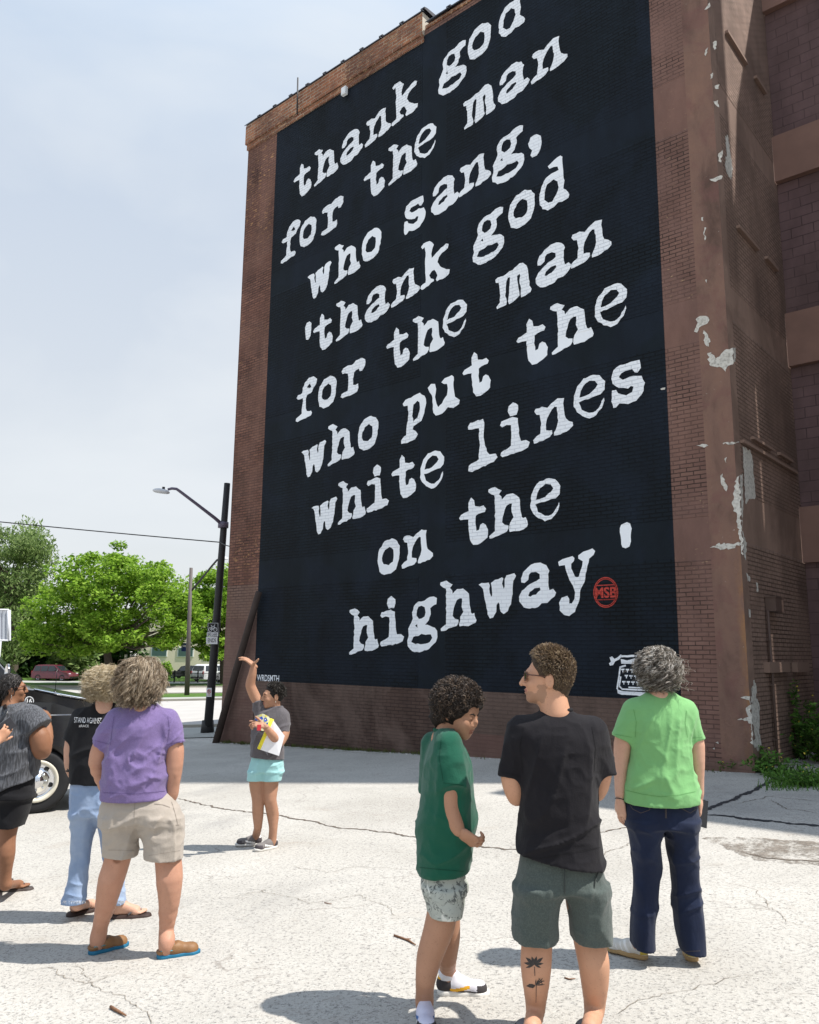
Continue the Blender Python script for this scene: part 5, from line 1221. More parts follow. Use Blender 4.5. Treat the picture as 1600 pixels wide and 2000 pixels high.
def leaf_mat(name, stops, trans=.45):
    t = NT(name, .6, .2); g = t.n('ShaderNodeNewGeometry'); c = t.ramp(g.outputs['Random Per Island'], stops); t.color(c)
    tr = t.n('ShaderNodeBsdfTranslucent'); t.l(c, tr.inputs[0]); mxs = t.n('ShaderNodeMixShader'); mxs.inputs[0].default_value = trans
    out = t.t.nodes['Material Output']; t.l(t.b.outputs[0], mxs.inputs[1]); t.l(tr.outputs[0], mxs.inputs[2]); t.l(mxs.outputs[0], out.inputs[0]); return t.m
M_LOCUST = leaf_mat('locust_leaves', [(0, (.09, .18, .015)), (.4, (.19, .34, .03)), (.75, (.28, .45, .05)), (1, (.38, .53, .09))], .5); M_WILLOW = leaf_mat('willow_leaves', [(0, (.07, .12, .03)), (.5, (.16, .24, .07)), (1, (.29, .37, .14))]); M_DARKL = leaf_mat('dark_leaves', [(0, (.012, .03, .008)), (.6, (.03, .07, .016)), (1, (.07, .13, .03))], .3)
M_WEED = leaf_mat('weed_leaves', [(0, (.035, .09, .015)), (.5, (.085, .20, .03)), (1, (.17, .31, .06))], .35)
M_BARK = plain('grey_bark', (.085, .068, .055), .9, .2, .35, 6, .8, 30, bdist=.03)
def leaves(C_, rad, n, size, rs, flat=.5, droop=0.0, asp=.55):
    """n leaf faces for every clump: C_ (k,3), rad (k,)"""
    k = len(C_); i = rs.randint(0, k, n*k); q = rs.normal(size=(n*k, 3)); q /= np.linalg.norm(q, axis=1, keepdims=True); q *= (rs.rand(n*k, 1)**.45)
    p = C_[i]+q*np.array([1, 1, flat])*rad[i][:, None]; a = rs.normal(size=p.shape)*np.array([1, 1, .45])-np.array([0, 0, droop]); a /= np.linalg.norm(a, axis=1, keepdims=True); b = np.cross(a, rs.normal(size=p.shape)*.55+np.array([0, 0, 1.0])); b /= np.linalg.norm(b, axis=1, keepdims=True)+1e-9
    s_ = size*(.6+.8*rs.rand(len(p), 1)); V = np.stack([p-a*s_, p+b*s_*asp-a*s_*.1, p+a*s_, p-b*s_*asp-a*s_*.1], 1).reshape(-1, 3); return V, np.arange(len(V)).reshape(-1, 4)
def inpoly(poly, n, rs):
    poly = np.array(poly, float); lo, hi = poly.min(0), poly.max(0); out = []
    while len(out) < n:
        p = lo+(hi-lo)*rs.rand(2); c = False; j = len(poly)-1
        for i in range(len(poly)):
            if (poly[i, 1] > p[1]) != (poly[j, 1] > p[1]) and p[0] < (poly[j, 0]-poly[i, 0])*(p[1]-poly[i, 1])/(poly[j, 1]-poly[i, 1])+poly[i, 0]: c = not c
            j = i
        if c: out.append(p)
    return np.array(out)
def tree(label, base_px, Y, poly, nclump, nleaf, lsize, mat, rs, trunk_px, r0, depth, clump_r=(.7, 1.3), flat=.45, droop=0.0, nlimb=16, crown='crown', asp=.55, name='tree', group='trees across the road'):
    b = at(base_px[0], base_px[1], Y); b[2] = float(gz(b[0], Y)); o = empty(name, tuple(b)); tag(o, label, 'tree', group); pts = inpoly(poly, nclump, rs); poly_ = np.array(poly); cx, hw = poly_[:, 0].mean(), np.ptp(poly_[:, 0])/2
    C_ = []
    for px, py in pts: w_ = math.sqrt(max(.08, 1-((px-cx)/hw)**2)); C_.append(at(px, py, Y+rs.uniform(-1, 1)*depth*w_)-b)
    C_ = np.array(C_); rad = rs.uniform(*clump_r, len(C_)); V = leaves(C_, rad, nleaf, lsize, rs, flat, droop, asp); add_np(crown, [V], [mat], o, (0, 0, 0), smooth=False)
    m_ = MB(); tp = [at(x, y, Y)-b for x, y in trunk_px]; k = len(tp); m_.tube([tp[0]-np.array([0, 0, .2])]+tp, [r0*1.25]+[r0*(1-.45*i/(k-1)) for i in range(k)], 10)
    for c in C_[rs.permutation(len(C_))[:nlimb]]:
        j = rs.randint(max(0, k-2), k); s_ = tp[j]; mid = s_+(c-s_)*.5+np.array([0, 0, -.12*np.linalg.norm(c-s_)+.3]); m_.tube([s_, s_+(mid-s_)*.5+np.array([0, 0, .1]), mid, c], [r0*.42, r0*.3, r0*.2, r0*.06], 6)
    m_.build('trunk', [M_BARK], o); return o
rs = np.random.RandomState(31)
tree('wide bright green tree with a spreading crown in the middle of the lawn', (212, 1334), 74, [(42, 1252), (62, 1190), (78, 1160), (108, 1112), (128, 1110), (150, 1088), (172, 1078), (190, 1092), (222, 1086), (231, 1062), (240, 1092), (262, 1094), (290, 1104), (318, 1100), (340, 1122), (372, 1150), (392, 1190), (380, 1240), (350, 1246), (322, 1272), (290, 1258), (240, 1268), (150, 1276), (110, 1268), (70, 1275)],
     270, 170, .175, M_LOCUST, rs, [(213, 1334), (213, 1300), (209, 1272), (205, 1255), (198, 1235)], .42, 6.0, (.7, 1.7), .55, .3, 46)
tree('bright green tree partly hidden behind the dark lamp pole', (436, 1335), 80, [(374, 1150), (400, 1115), (430, 1098), (470, 1110), (500, 1160), (490, 1250), (440, 1290), (400, 1285), (380, 1250), (395, 1200)], 110, 170, .19, M_LOCUST, rs, [(436, 1336), (434, 1290), (432, 1240)], .3, 5.0, (.9, 1.7), .4, .25, 20)
tree('tall grey green willow like tree at the left edge', (30, 1335), 92, [(-70, 1060), (-40, 1030), (10, 1022), (40, 1034), (70, 1026), (95, 1050), (116, 1080), (112, 1120), (95, 1150), (60, 1170), (50, 1240), (20, 1290), (-30, 1300), (-80, 1250)], 130, 170, .27, M_WILLOW, rs, [(28, 1340), (26, 1240), (20, 1180), (24, 1130)], .5, 7.0, (1.0, 2.2), .8, .9, 26, asp=.3)
tree('slim tree with dark leaves behind the willow', (-20, 1335), 100, [(-60, 1150), (30, 1110), (60, 1200), (50, 1310), (-50, 1310)], 60, 120, .36, M_DARKL, rs, [(-20, 1338), (-18, 1250)], .35, 5.0, (1.3, 2.4), .8, .3, 10)
for lb, x, Y, poly, m in (('pale green bush below the bright tree', 145, 90, [(105, 1310), (110, 1270), (135, 1250), (165, 1262), (178, 1300), (170, 1316)], M_WILLOW), ('dark bush behind the maroon minivan', 60, 95, [(15, 1318), (20, 1250), (60, 1225), (100, 1250), (110, 1318)], M_DARKL),
                          ('dark green thicket left of the beige building', 230, 100, [(165, 1320), (170, 1255), (220, 1225), (270, 1245), (300, 1290), (300, 1320)], M_DARKL), ('leafy screen of shrubs between willow and bright tree', 105, 106, [(40, 1320), (50, 1240), (100, 1200), (180, 1215), (210, 1260), (200, 1320)], M_DARKL),
                          ('dark shrub mass at the left edge under the willow', -30, 97, [(-110, 1320), (-100, 1240), (-20, 1220), (30, 1260), (40, 1320)], M_DARKL)):
    tree(lb, (x, 1332), Y, poly, 34, 110, .34, m, rs, [(x, 1334), (x, 1300)], .12, 2.5, (1.0, 2.0), .8, .2, 8, 'foliage', name='bush', group='bushes along the far lawn')
tree('small cone shaped shrub on the lawn before the beige building', (322, 1330), 92, [(315, 1320), (317, 1300), (322, 1288), (328, 1302), (330, 1320)], 14, 90, .16, M_LOCUST, rs, [(322, 1330), (322, 1305)], .06, .5, (.4, .7), .8, 0, 4, 'foliage', name='shrub', group='bushes along the far lawn')
# black iron fence and pale posts on the lawn
Yf = 84; fx0, fx1 = at(318, 1325, Yf)[0], at(432, 1325, Yf)[0]; zf = float(gz(fx0, Yf))+.1
fo = empty('iron_fence', (fx0, Yf, zf)); tag(fo, 'low black iron fence along the lawn in front of the parked cars', 'fence')
m_ = MB(); 
for h_ in (.25, .95): m_.box(((fx1-fx0)/2, 0, h_), (fx1-fx0, .05, .05))
m_.build('rail', [M_SIGNK], fo)
m_ = MB(); n = 46
for i in range(n): m_.box(((fx1-fx0)*i/(n-1), 0, .55), (.03, .03, .95))
m_.build('grille', [M_SIGNK], fo)
for i in range(6): m_ = MB(); m_.box(((fx1-fx0)*i/5, 0, .6), (.12, .12, 1.25)); m_.build('post', [M_SIGNK], fo)
pq = at(246, 1320, 80); m_ = MB(); m_.tube([(pq[0], 80, float(gz(pq[0], 80))), tuple(at(246, 1278, 80))], .13, 8); tag(m_.build('bollard_post', [plain('pale_wood_post', (.45, .42, .36))]), 'pale post standing before the hedge behind the curly blond head', 'post')

# ------------------------------------------------------------------ plants at the foot of the building
def clump(label, name, pos, n, hgt, spread, size, mat, rs, lean=.3, flowers=0, cat='plant', group='weeds at the foot of the wall'):
    o = empty(name, tuple(pos)); tag(o, label, cat, group); m_ = MB(); Cs = []
    for i in range(n):
        a = rs.uniform(0, 6.28); r_ = spread*math.sqrt(rs.rand()); b = np.array([math.cos(a)*r_, math.sin(a)*r_, 0]); h_ = hgt*rs.uniform(.5, 1.05)*(1-.5*(r_/spread)**2); t = b*(1+lean)+np.array([rs.normal()*.08, rs.normal()*.08, h_]); m_.tube([b*.6, (b+t)/2+np.array([0, 0, h_*.1]), t], [.006, .005, .002], 4)
        for q in np.linspace(.15, 1, max(3, int(h_/.07))): Cs.append(b*.6+(t-b*.6)*q)
    m_.build('stem', [plain('green_stem', (.06, .10, .03))], o); Cs = np.array(Cs); V = leaves(Cs, np.full(len(Cs), .075), 7, size, rs, .7, .15, .4); add_np('foliage', [V], [mat], o, (0, 0, 0), smooth=False)
    if flowers:
        F_ = Cs[rs.permutation(len(Cs))[:flowers]]+rs.normal(size=(flowers, 3))*.05+np.array([0, 0, .06]); V = leaves(F_, np.full(len(F_), .012), 6, .012, rs, .6); add_np('blossom', [V], [plain('yellow_petals', (.75, .6, .08), .8)], o, (0, 0, 0), smooth=False)
    return o
def WP(u, v): p = WO+WU*u-WN*v; return np.array([p[0], p[1], float(gz(p[0], p[1]))])
rs = np.random.RandomState(41)
clump('big green bush growing in the corner under the purple block wall', 'bush', WP(.66, 1.8), 50, 1.08, .48, .05, M_WEED, rs, .4, 40)
clump('leafy bush at the right edge beside the bigger one', 'bush', WP(1.25, 1.35), 45, .95, .5, .05, M_WEED, rs, .4, 18)
clump('tall thin weed with yellow flowers rising above the bush', 'weed', WP(.12, 2.0), 10, 1.5, .18, .04, M_WEED, rs, .2, 14)
for lb, px, py, h_, s_, n in (('low weed at the foot of the corner pier', 1481, 1506, .38, .2, 22), ('small weed left of the corner pier', 1452, 1504, .2, .14, 14), ('tiny weed under the plaster pier', 1424, 1505, .16, .12, 10), ('weed cluster right of the corner pier', 1515, 1512, .32, .26, 26), ('weed spreading over the gravel edge', 1560, 1530, .2, .3, 24), ('weed at the right edge of the gravel', 1595, 1535, .24, .25, 20)):
    g_ = ground(px, py); clump(lb, 'weed', g_, n, h_, s_, .035, M_WEED, rs, .5, 3)
# dry grass, litter and gravel nobody could count
def blades(name, pts, n, h_, mat, rs, sp=.05):
    V = []; 
    for p in pts:
        for i in range(n):
            b = p+np.array([rs.normal()*sp, rs.normal()*sp, 0]); t = b+np.array([rs.normal()*.04, rs.normal()*.04, h_*rs.uniform(.4, 1.2)]); w_ = np.array([rs.normal(), rs.normal(), 0])*.004; V += [b-w_, b+w_, (b+t)/2+w_*.8, t]
    V = np.array(V); return add_np(name, [(V, np.arange(len(V)).reshape(-1, 4))], [mat], None, (0, 0, 0), smooth=False)
gp = [WP(u, -.05-abs(rs.normal())*.05) for u in np.r_[rs.uniform(-12.3, -11.0, 40), rs.uniform(-10.8, -5.6, 150), rs.uniform(-5.6, -.3, 26)]]
tag(blades('grass', gp, 7, .08, leaf_mat('edge_grass', [(0, (.08, .06, .03)), (.45, (.07, .085, .02)), (1, (.11, .17, .03))], .3), rs), kind='stuff')
gp = [ground(rs.uniform(1500, 1625), rs.uniform(1508, 1545)) for _ in range(130)]
tag(blades('grass', gp, 9, .11, M_WEED, rs, .06), kind='stuff')
V, F_, o_ = [], [], 0; bm = bmesh.new(); bmesh.ops.create_icosphere(bm, subdivisions=1, radius=1); iv = np.array([v.co for v in bm.verts]); fi = np.array([[v.index for v in f.verts] for f in bm.faces]); bm.free()
for _ in range(420):
    if _ < 300: p = ground(rs.uniform(1525, 1630), rs.uniform(1503, 1530)); s_ = rs.uniform(.012, .034)
    else: p = WP(rs.uniform(-12, -.2), -.03-abs(rs.normal())*.1); s_ = rs.uniform(.005, .016)
    V.append(iv*np.array([1, rs.uniform(.6, 1), rs.uniform(.4, .7)])*s_*(1+.25*rs.rand(len(iv), 1))+p); F_.append(fi+o_); o_ += len(iv)
tag(add_np('gravel', [(np.concatenate(V), np.concatenate(F_))], [leaf_mat('pale_gravel', [(0, (.28, .26, .23)), (.6, (.5, .48, .44)), (1, (.62, .6, .56))], 0.0)], None, (0, 0, 0), smooth=False), kind='stuff')
# twigs and scraps on the paving
M_TWIG = plain('brown_twig', (.20, .105, .06), .85, .2, .4, 40)
def twig(label, pts, r_, side=()):
    P_ = [ground(*p)+np.array([0, 0, r_*1.1]) for p in pts]; c = P_[0].copy(); m_ = MB(); m_.tube([p-c for p in P_], [r_]*(len(P_)-1)+[r_*.5], 6)
    for s_ in side: q = [ground(*p)+np.array([0, 0, r_*1.1]) for p in s_]; m_.tube([p-c for p in q], [r_*.7, r_*.4], 5)
    o = m_.build('twig', [M_TWIG]); o.location = tuple(c); tag(o, label, 'twig')
twig('forked brown twig lying left of the child in green', [(770, 1829), (785, 1834), (798, 1839), (812, 1848)], .0065, (((788, 1836), (803, 1836)),))
twig('brown twig at the bottom edge of the paving', [(216, 1970), (226, 1976), (246, 1987)], .008); twig('small twig scrap between the legs of the man in black', [(1103, 1911), (1112, 1914), (1124, 1913)], .004); twig('tiny twig on the paving near the middle', [(634, 1764), (648, 1767)], .004)
# ------------------------------------------------------------------ hair
def scalp_roots(c, M, rad, n, rs, keep):
    """random points on an ellipsoid in a head frame; keep(r, f, u) on the unit sphere selects the hairy part"""
    q = rs.normal(size=(n*3, 3)); q /= np.linalg.norm(q, axis=1, keepdims=True); q = q[keep(q[:, 0], q[:, 1], q[:, 2])][:n]
    return c+(q*np.array(rad))@M, (q/np.array(rad)*np.mean(rad))@M
def strands(roots, d0, d1, ln, rs, K=10, wave=.006, freq=2.0, clump=9.0, tight=.6, grow=1.0):
    N = len(roots); t = np.linspace(0, 1, K)[None, :, None]; ln = np.broadcast_to(np.asarray(ln, float), (N,))[:, None, None]
    d = d0[:, None, :]*(1-t)**1.3+d1[:, None, :]*t**.8; d /= np.linalg.norm(d, axis=2, keepdims=True)+1e-9
    P = roots[:, None, :]+np.cumsum(d*ln/(K-1), axis=1)-d[:, :1]*ln/(K-1)
    ph = vnoise(*(roots.T*clump*10))*math.pi*2*tight+rs.uniform(0, 2*math.pi, N)*(1-tight); fr = freq*(1+.35*vnoise(*(roots.T*clump*6+7.3)))
    a = np.cross(d, np.array([.2, .3, .93])); a /= np.linalg.norm(a, axis=2, keepdims=True)+1e-9; b = np.cross(d, a)
    an = ph[:, None, None]+t*fr[:, None, None]*2*math.pi; w = wave*(t**grow)*rs.uniform(.5, 1.3, N)[:, None, None]
    return P+a*np.cos(an)*w+b*np.sin(an)*w
def hair_obj(name, parts, mats, parent, base, under):
    return add_np(name, parts, mats+[plain('hair_underlayer', under, .7, .2, .4, 70, .6, 90)], parent, base, midx=[1, 0])

def person(label, fig, parts, mats, matfn=None):
    o = add_np('person', parts, mats, None, fig.base, matfn); tag(o, label, 'person', 'people looking at the mural'); return o
def folds(*terms):
    """terms: (amplitude, (fx, fy, fz), lean, mask or None). lean mixes height into the sideways coordinate for slanting folds"""
    def fn(X, Y, Z):
        r = np.zeros_like(X)
        for i, (a, f, lean, mk) in enumerate(terms):
            xx = X+lean*Z+.03*vnoise(X*5+i, Y*5, Z*5); zz = Z-lean*X+.03*vnoise(X*4, Y*4+i*3.1, Z*4)
            v = ridge(xx*f[0]+i*11.7, Y*f[1]+i*5.3, zz*f[2]+i*2.9); v = v*np.abs(v)
            r += a*v*(mk(X, Y, Z) if mk is not None else 1)
        return r
    return fn
def zband(z0, z1, soft=.08): return lambda X, Y, Z: np.clip((Z-z0)/soft, 0, 1)*np.clip((z1-Z)/soft, 0, 1)

SK_PALE = skin_mat('fair_skin', (.56, .33, .235)); SK_TAN = skin_mat('tanned_skin', (.50, .27, .17)); SK_BROWN = skin_mat('brown_skin', (.30, .145, .08), (.25, .07, .04))
SK_MED = skin_mat('light_brown_skin', (.40, .215, .135), (.32, .10, .07)); SK_LEFT = skin_mat('warm_brown_skin', (.26, .125, .07), (.22, .07, .04))
LIP = skin_mat('lips', (.36, .16, .12)); LIPD = skin_mat('dark_lips', (.30, .125, .085))
def face_mat(head, base, extra=None):
    def fn(c):
        q = (c+0-head.c)@np.stack([head.r, head.f, head.u], 1)/head.k; m = np.zeros(len(c), int)
        m[(np.abs(q[:, 0]) < .024) & (q[:, 1] > .082) & (np.abs(q[:, 2]+.0645) < .0105)] = 1
        if extra is not None: m[extra(q)] = 2
        return m
    return fn

# ============ the person in the purple shirt ============
rs = np.random.RandomState(11)
f = Fig(5.14, (270, 1871)); B_ = f.base; P = f.P
F = f.grid(160, 1370, 380, 1885, -.2, .3)
f.limb(F, [(238, 1412, 0, 9), (203, 1450, 0, 15.5), (189, 1488, 0, 14), (204, 1535, .10, 10.5), (222, 1560, .14, 9)])
f.limb(F, [(318, 1412, 0, 9), (340, 1455, 0, 15.5), (340, 1495, .0, 15), (337, 1535, .02, 11.5), (335, 1556, .03, 10.5)])
SH = [(ground(*a), ground(*b)-ground(*a)) for a, b in (((172, 1866), (236, 1848)), ((305, 1873), (380, 1860)))]
f.limb(F, [(236, 1590, 0, 28), (233, 1640, 0, 25), (230, 1676, 0, 22.5), (217, 1718, .0, 22.5), (207, 1765, .03, 17.5), (195, 1815, .09, 12.5), (ankle(*SH[0]), 13), (ankle(*SH[0], h=.04), 11)])
f.limb(F, [(310, 1590, 0, 28), (325, 1640, 0, 25), (328, 1674, 0, 23), (331, 1716, -.02, 22.5), (330, 1765, 0, 17.5), (325, 1818, .03, 12.5), (ankle(*SH[1]), 13), (ankle(*SH[1], h=.04), 11)])
F.loft([f.sec(225, 322, 1545, .11), f.sec(230, 320, 1450, .10), f.sec(250, 310, 1385, .07)])
for kx, ky in ((231, 1676), (328, 1674)): F.ell(P(kx, ky, -.07), (.03, .02, .03), .01, None, True)
F.fold(folds((.0035, (9, 9, 6), 0, None)))
hd = Head(P(276, 1327, 0), (.12, 1, .1), size=1.06)
purple = person('person with wavy grey blond hair in a purple T-shirt and khaki shorts', f, [F.mesh(), hd.build(P(279, 1385, -.03))], [skin_mat('sun_reddened_skin', (.46, .245, .165))])
F = f.grid(165, 1355, 375, 1575, -.3, .3)
F.loft([f.sec(198, 329, 1568, .168), f.sec(203, 327, 1520, .158), f.sec(211, 327, 1470, .14), f.sec(216, 331, 1432, .137), f.sec(222, 335, 1408, .12), f.sec(240, 320, 1388, .092), f.sec(258, 306, 1374, .07)]); 
F.cone(P(229, 1405), P(198, 1452), f.R(23), f.R(20), .05, cut1=True); F.cone(P(328, 1406), P(343, 1456, -.01), f.R(22), f.R(20.5), .05, cut1=True)
z = lambda y: P(270, y)[2]
F.fold(folds((.014, (4, 4, 9), .35, zband(z(1560), z(1470))), (.011, (9, 7, 2.5), -.3, zband(z(1500), z(1395))), (.012, (7, 6, 12), -.6, zband(z(1540), z(1440))), (.008, (5, 5, 16), .9, zband(z(1500), z(1400))), (.004, (18, 14, 18), .2, None)))
F.plane_cut(P(265, 1557), (.03, .05, -1))
psh = add_np('shirt', [F.mesh()], [cloth_mat('purple_cotton', (.15, .108, .24), heather=.3, weave=420)], purple, B_)
F = f.grid(185, 1535, 375, 1695, -.3, .3)
F.loft([f.sec(210, 322, 1538, .11), f.sec(204, 337, 1558, .135), f.sec(198, 351, 1580, .15), f.sec(199, 353, 1602, .15)], .03)
F.loft([f.sec(208, 264, 1690, .10), f.sec(206, 268, 1640, .108), f.sec(201, 276, 1600, .125)], .05); F.loft([f.sec(288, 355, 1695, .105, -.01), f.sec(282, 356, 1640, .112, -.01), f.sec(268, 354, 1600, .13)], .05)
F.fold(folds((.010, (6, 6, 10), .5, zband(z(1720), z(1568))), (.009, (14, 10, 4), -.2, zband(z(1720), z(1568))), (.004, (20, 20, 20), 0, None)))
F.plane_cut(P(281, 1673), (-.03, .0, -1))
sh = add_np('shorts', [F.mesh()], [cloth_mat('khaki_cotton', (.36, .315, .27), var=.12)], purple, B_)
def seam_px(pts, w=.7):
    out = []
    for (a, b), (c, d) in zip(pts[:-1], pts[1:]):
        l = math.hypot(c-a, d-b); n = (-(d-b)/l*w/2, (c-a)/l*w/2); out.append((0, [(a+n[0], b+n[1]), (c+n[0], d+n[1]), (c-n[0], d-n[1]), (a-n[0], b-n[1])]))
    return out
decal(sh, seam_px([(302, 1570), (318, 1572), (332, 1577)], 1.3)+seam_px([(335, 1566), (341, 1585), (347, 1610)], .9)+seam_px([(338, 1612), (350, 1611)], 1.)+seam_px([(212, 1660), (262, 1661)], .6)+seam_px([(291, 1671), (352, 1661)], .6)+seam_px([(264, 1566), (262, 1600)], .8), [cloth_mat('khaki_seam', (.24, .205, .175))], 'stitching', sh, B_, .002, 5)
BOAT = [plain('tan_leather', (.22, .115, .05), .55, .3, .25, 20, .3), plain('blue_rubber', (.015, .14, .25), .6, .3), plain('teal_lace', (.08, .26, .30), .8), plain('brown_thread', (.12, .06, .03), .8)]
for a, b in SH: shoe(purple, B_, a, b, .26, BOAT, 'boat', .08)
def wavy_hair(hd, parent, base, mat, n, rs, rad, ln, wave, freq, down, out=.35, keep=None, thick=.0022, tight=.75, clump=9., K=12, front=.35, lockw=.011, m=9, flip=0.0, under=(.12, .095, .07), bulge=.12):
    """hair falling from the crown in locks: n locks of m strands that meet at their tips"""
    M_ = hd.M; c = hd.p(0, -.012, .026)
    keep = keep or (lambda r, f_, u: ~((f_ > front) & (u < .5)) & (u > -.75))
    F = Field(hd.c-.24, hd.c+.24, .0055); F.ell(c, np.array(rad)*hd.k*.97, .02, M_); F.ell(hd.p(0, -.045, -.05), np.array([.078, .062, .07])*hd.k, .05, M_)
    F.plane_cut(hd.p(0, .055, .0), hd.f*.9-hd.u*.5); F.fold(folds((.006, (16, 16, 8), .3, None)))
    roots, nr = scalp_roots(c, M_, np.array(rad)*hd.k*.98, n, rs, keep); nr /= np.linalg.norm(nr, axis=1, keepdims=True); dn = np.array([0, 0, -1.0])
    hz = nr-(nr@dn)[:, None]*dn; hz /= np.linalg.norm(hz, axis=1, keepdims=True)+1e-9; top = np.clip(nr@hd.u, 0, 1)[:, None]
    d0 = dn*(1-top)+hz*(bulge+.95*top)+nr*bulge*.6+rs.normal(size=nr.shape)*.10; d0 /= np.linalg.norm(d0, axis=1, keepdims=True)
    d1 = dn*down+hz*out+rs.normal(size=nr.shape)*.12; d1 /= np.linalg.norm(d1, axis=1, keepdims=True)
    L_ = ln*(.75+.4*rs.rand(len(roots)))*(.55+.5*np.clip(.5+(roots-hd.c)@hd.u/.18, 0, 1))
    C = strands(roots, d0, d1, L_, rs, K, wave, freq, clump, tight, .6); N = len(C); t = np.linspace(0, 1, K)[None, None, :, None]
    if flip: C = C+hz[:, None, :]*(np.linspace(0, 1, K)[None, :, None]**3)*flip*rs.uniform(.3, 1.2, (N, 1, 1))
    o_ = rs.normal(size=(N, m, 1, 3))*lockw*(1-.5*t)+rs.normal(size=(N, m, 1, 3))*.0035*t
    fly = (rs.rand(N, m, 1, 1) < .06)*rs.normal(size=(N, m, 1, 3))*.03*t**1.5; P_ = (C[:, None]+o_+fly).reshape(-1, K, 3)
    return hair_obj('hair', [F.mesh(), tubes_np(P_, np.linspace(1, .4, K)*thick)], [mat], parent, base, under)
wavy_hair(hd, purple, B_, hair_mat('grey_blond_hair', [(0, (.075, .05, .03)), (.35, (.20, .14, .085)), (.65, (.38, .29, .19)), (1, (.62, .53, .41))]), 360, rs, (.082, .100, .099), .175, .019, 2.1, 2.2, .0, clump=5, K=16, thick=.0014, tight=.8, lockw=.0075, m=18, under=(.17, .125, .085), bulge=.22)

decal(psh, seam_px([(203, 1548), (262, 1551), (322, 1545)], .8)+seam_px([(181, 1445), (212, 1453)], .7)+seam_px([(324, 1455), (358, 1447)], .7)+seam_px([(223, 1400), (219, 1430), (216, 1455)], .7)+seam_px([(328, 1400), (331, 1425), (326, 1455)], .7), [plain('purple_thread', (.09, .06, .17), .9)], 'stitching', psh, B_, .002, 5)
# ============ the blond curly person in the black shirt ============
f = Fig(5.92, (200, 1794)); B_ = f.base; P = f.P; rs = np.random.RandomState(12)
F = f.grid(118, 1365, 300, 1805, -.25, .35, .008)
f.limb(F, [(164, 1408, 0, 9), (141, 1450, 0, 12.5), (138, 1488, .0, 11), (141, 1512, .03, 8.5)]); f.limb(F, [(228, 1408, 0, 9), (245, 1450, 0, 12.5), (246, 1490, .0, 11), (243, 1520, .03, 8.5)])
hand(F, P(141, 1512, .03), (.15, .3, -1), (.9, .2, .1), .8, .5)
F.loft([f.sec(150, 226, 1530, .10), f.sec(152, 228, 1450, .09), f.sec(180, 220, 1385, .06)])
f.limb(F, [(163, 1570, 0, 17), (152, 1700, 0, 12), (150, 1766, 0, 9.5)]); f.limb(F, [(215, 1570, 0, 17), (228, 1700, 0, 12), (233, 1766, .02, 9.5)])
ga, gb = ground(140, 1789), ground(222, 1793)
foot(F, ga+np.array([0, 0, .022]), P(151, 1768, 0), (.62, .75, 0), .235); foot(F, gb+np.array([0, 0, .022]), P(233, 1768, .02), (.97, .1, 0), .235)
hd = Head(P(208, 1338, 0), (.35, 1, .08), size=.98)
blond = person('person with curly blond hair in a black T-shirt and frayed light blue jeans', f, [F.mesh(), hd.build(P(204, 1385, -.03))], [SK_PALE])
F = f.grid(118, 1360, 275, 1545, -.3, .3)
F.loft([f.sec(138, 238, 1528, .135), f.sec(141, 238, 1480, .13), f.sec(145, 240, 1440, .125), f.sec(152, 240, 1408, .11), f.sec(166, 232, 1390, .085), f.sec(184, 222, 1376, .062)])
F.cone(P(160, 1402), P(139, 1448), f.R(19), f.R(16), .05, cut1=True); F.cone(P(232, 1402), P(246, 1448), f.R(19), f.R(16), .05, cut1=True)
F.fold(folds((.010, (5, 5, 11), .3, None), (.006, (12, 9, 3), -.3, None)))
so = add_np('shirt', [F.mesh()], [cloth_mat('black_cotton', (.012, .012, .014), var=.1, sheen=.05)], blond, B_)
polys = [(0, q) for q in text_px('STAND AGAINST', 146, 1401, 199, 1411.5, .03, .0)]+[(0, q) for q in text_px('#RACE', 155, 1415, 174, 1420.5, .02, .0)]
decal(so, polys, [plain('white_print', (.75, .75, .75), .8)], 'shirt_print', so, B_, .004, 6)
F = f.grid(112, 1515, 262, 1775, -.3, .3)
F.loft([f.sec(143, 234, 1518, .115), f.sec(139, 238, 1560, .13), f.sec(139, 240, 1590, .125)], .03)
F.loft([f.sec(123, 166, 1762, .085), f.sec(135, 170, 1712, .075), f.sec(143, 178, 1650, .08), f.sec(141, 190, 1590, .11)], .04); F.loft([f.sec(213, 244, 1762, .085), f.sec(208, 240, 1712, .075), f.sec(200, 238, 1650, .08), f.sec(190, 239, 1590, .11)], .04)
F.fold(folds((.009, (6, 6, 12), .35, zband(P(150, 1640)[2], P(150, 1560)[2])), (.006, (12, 10, 4), .2, None), (.005, (9, 8, 16), -.3, None)))
M_LJEAN = cloth_mat('light_denim', (.24, .33, .50), weave=320, wear=(.42, .50, .62), var=.15)
jo = add_np('jeans', [F.mesh()], [M_LJEAN], blond, B_)
FR = []
for x0, x1, yy in ((124, 165, 1761), (214, 243, 1761)):
    n = 150; a = np.array([P(x0+(x1-x0)*rs.rand(), yy, -.085*math.sin(math.pi*rs.rand())) for _ in range(n)]); d = np.tile([0, 0, -1.0], (n, 1))+rs.normal(size=(n, 3))*.35
    FR.append(tubes_np(strands(a+np.array([0, 0, .006]), d, d, .018, rs, 4, .003, 1.), np.array([.0012]*4)))
add_np('fringe', FR, [plain('white_thread', (.62, .66, .72), .9)], jo, B_)
wavy_hair(hd, blond, B_, hair_mat('blond_curls', [(0, (.24, .165, .08)), (.4, (.45, .35, .205)), (.75, (.62, .52, .35)), (1, (.78, .70, .55))]), 480, rs, (.090, .106, .102), .095, .017, 2.4, .7, .6, clump=8, K=15, thick=.0012, tight=.4, lockw=.013, m=14, under=(.32, .24, .14), bulge=.3)
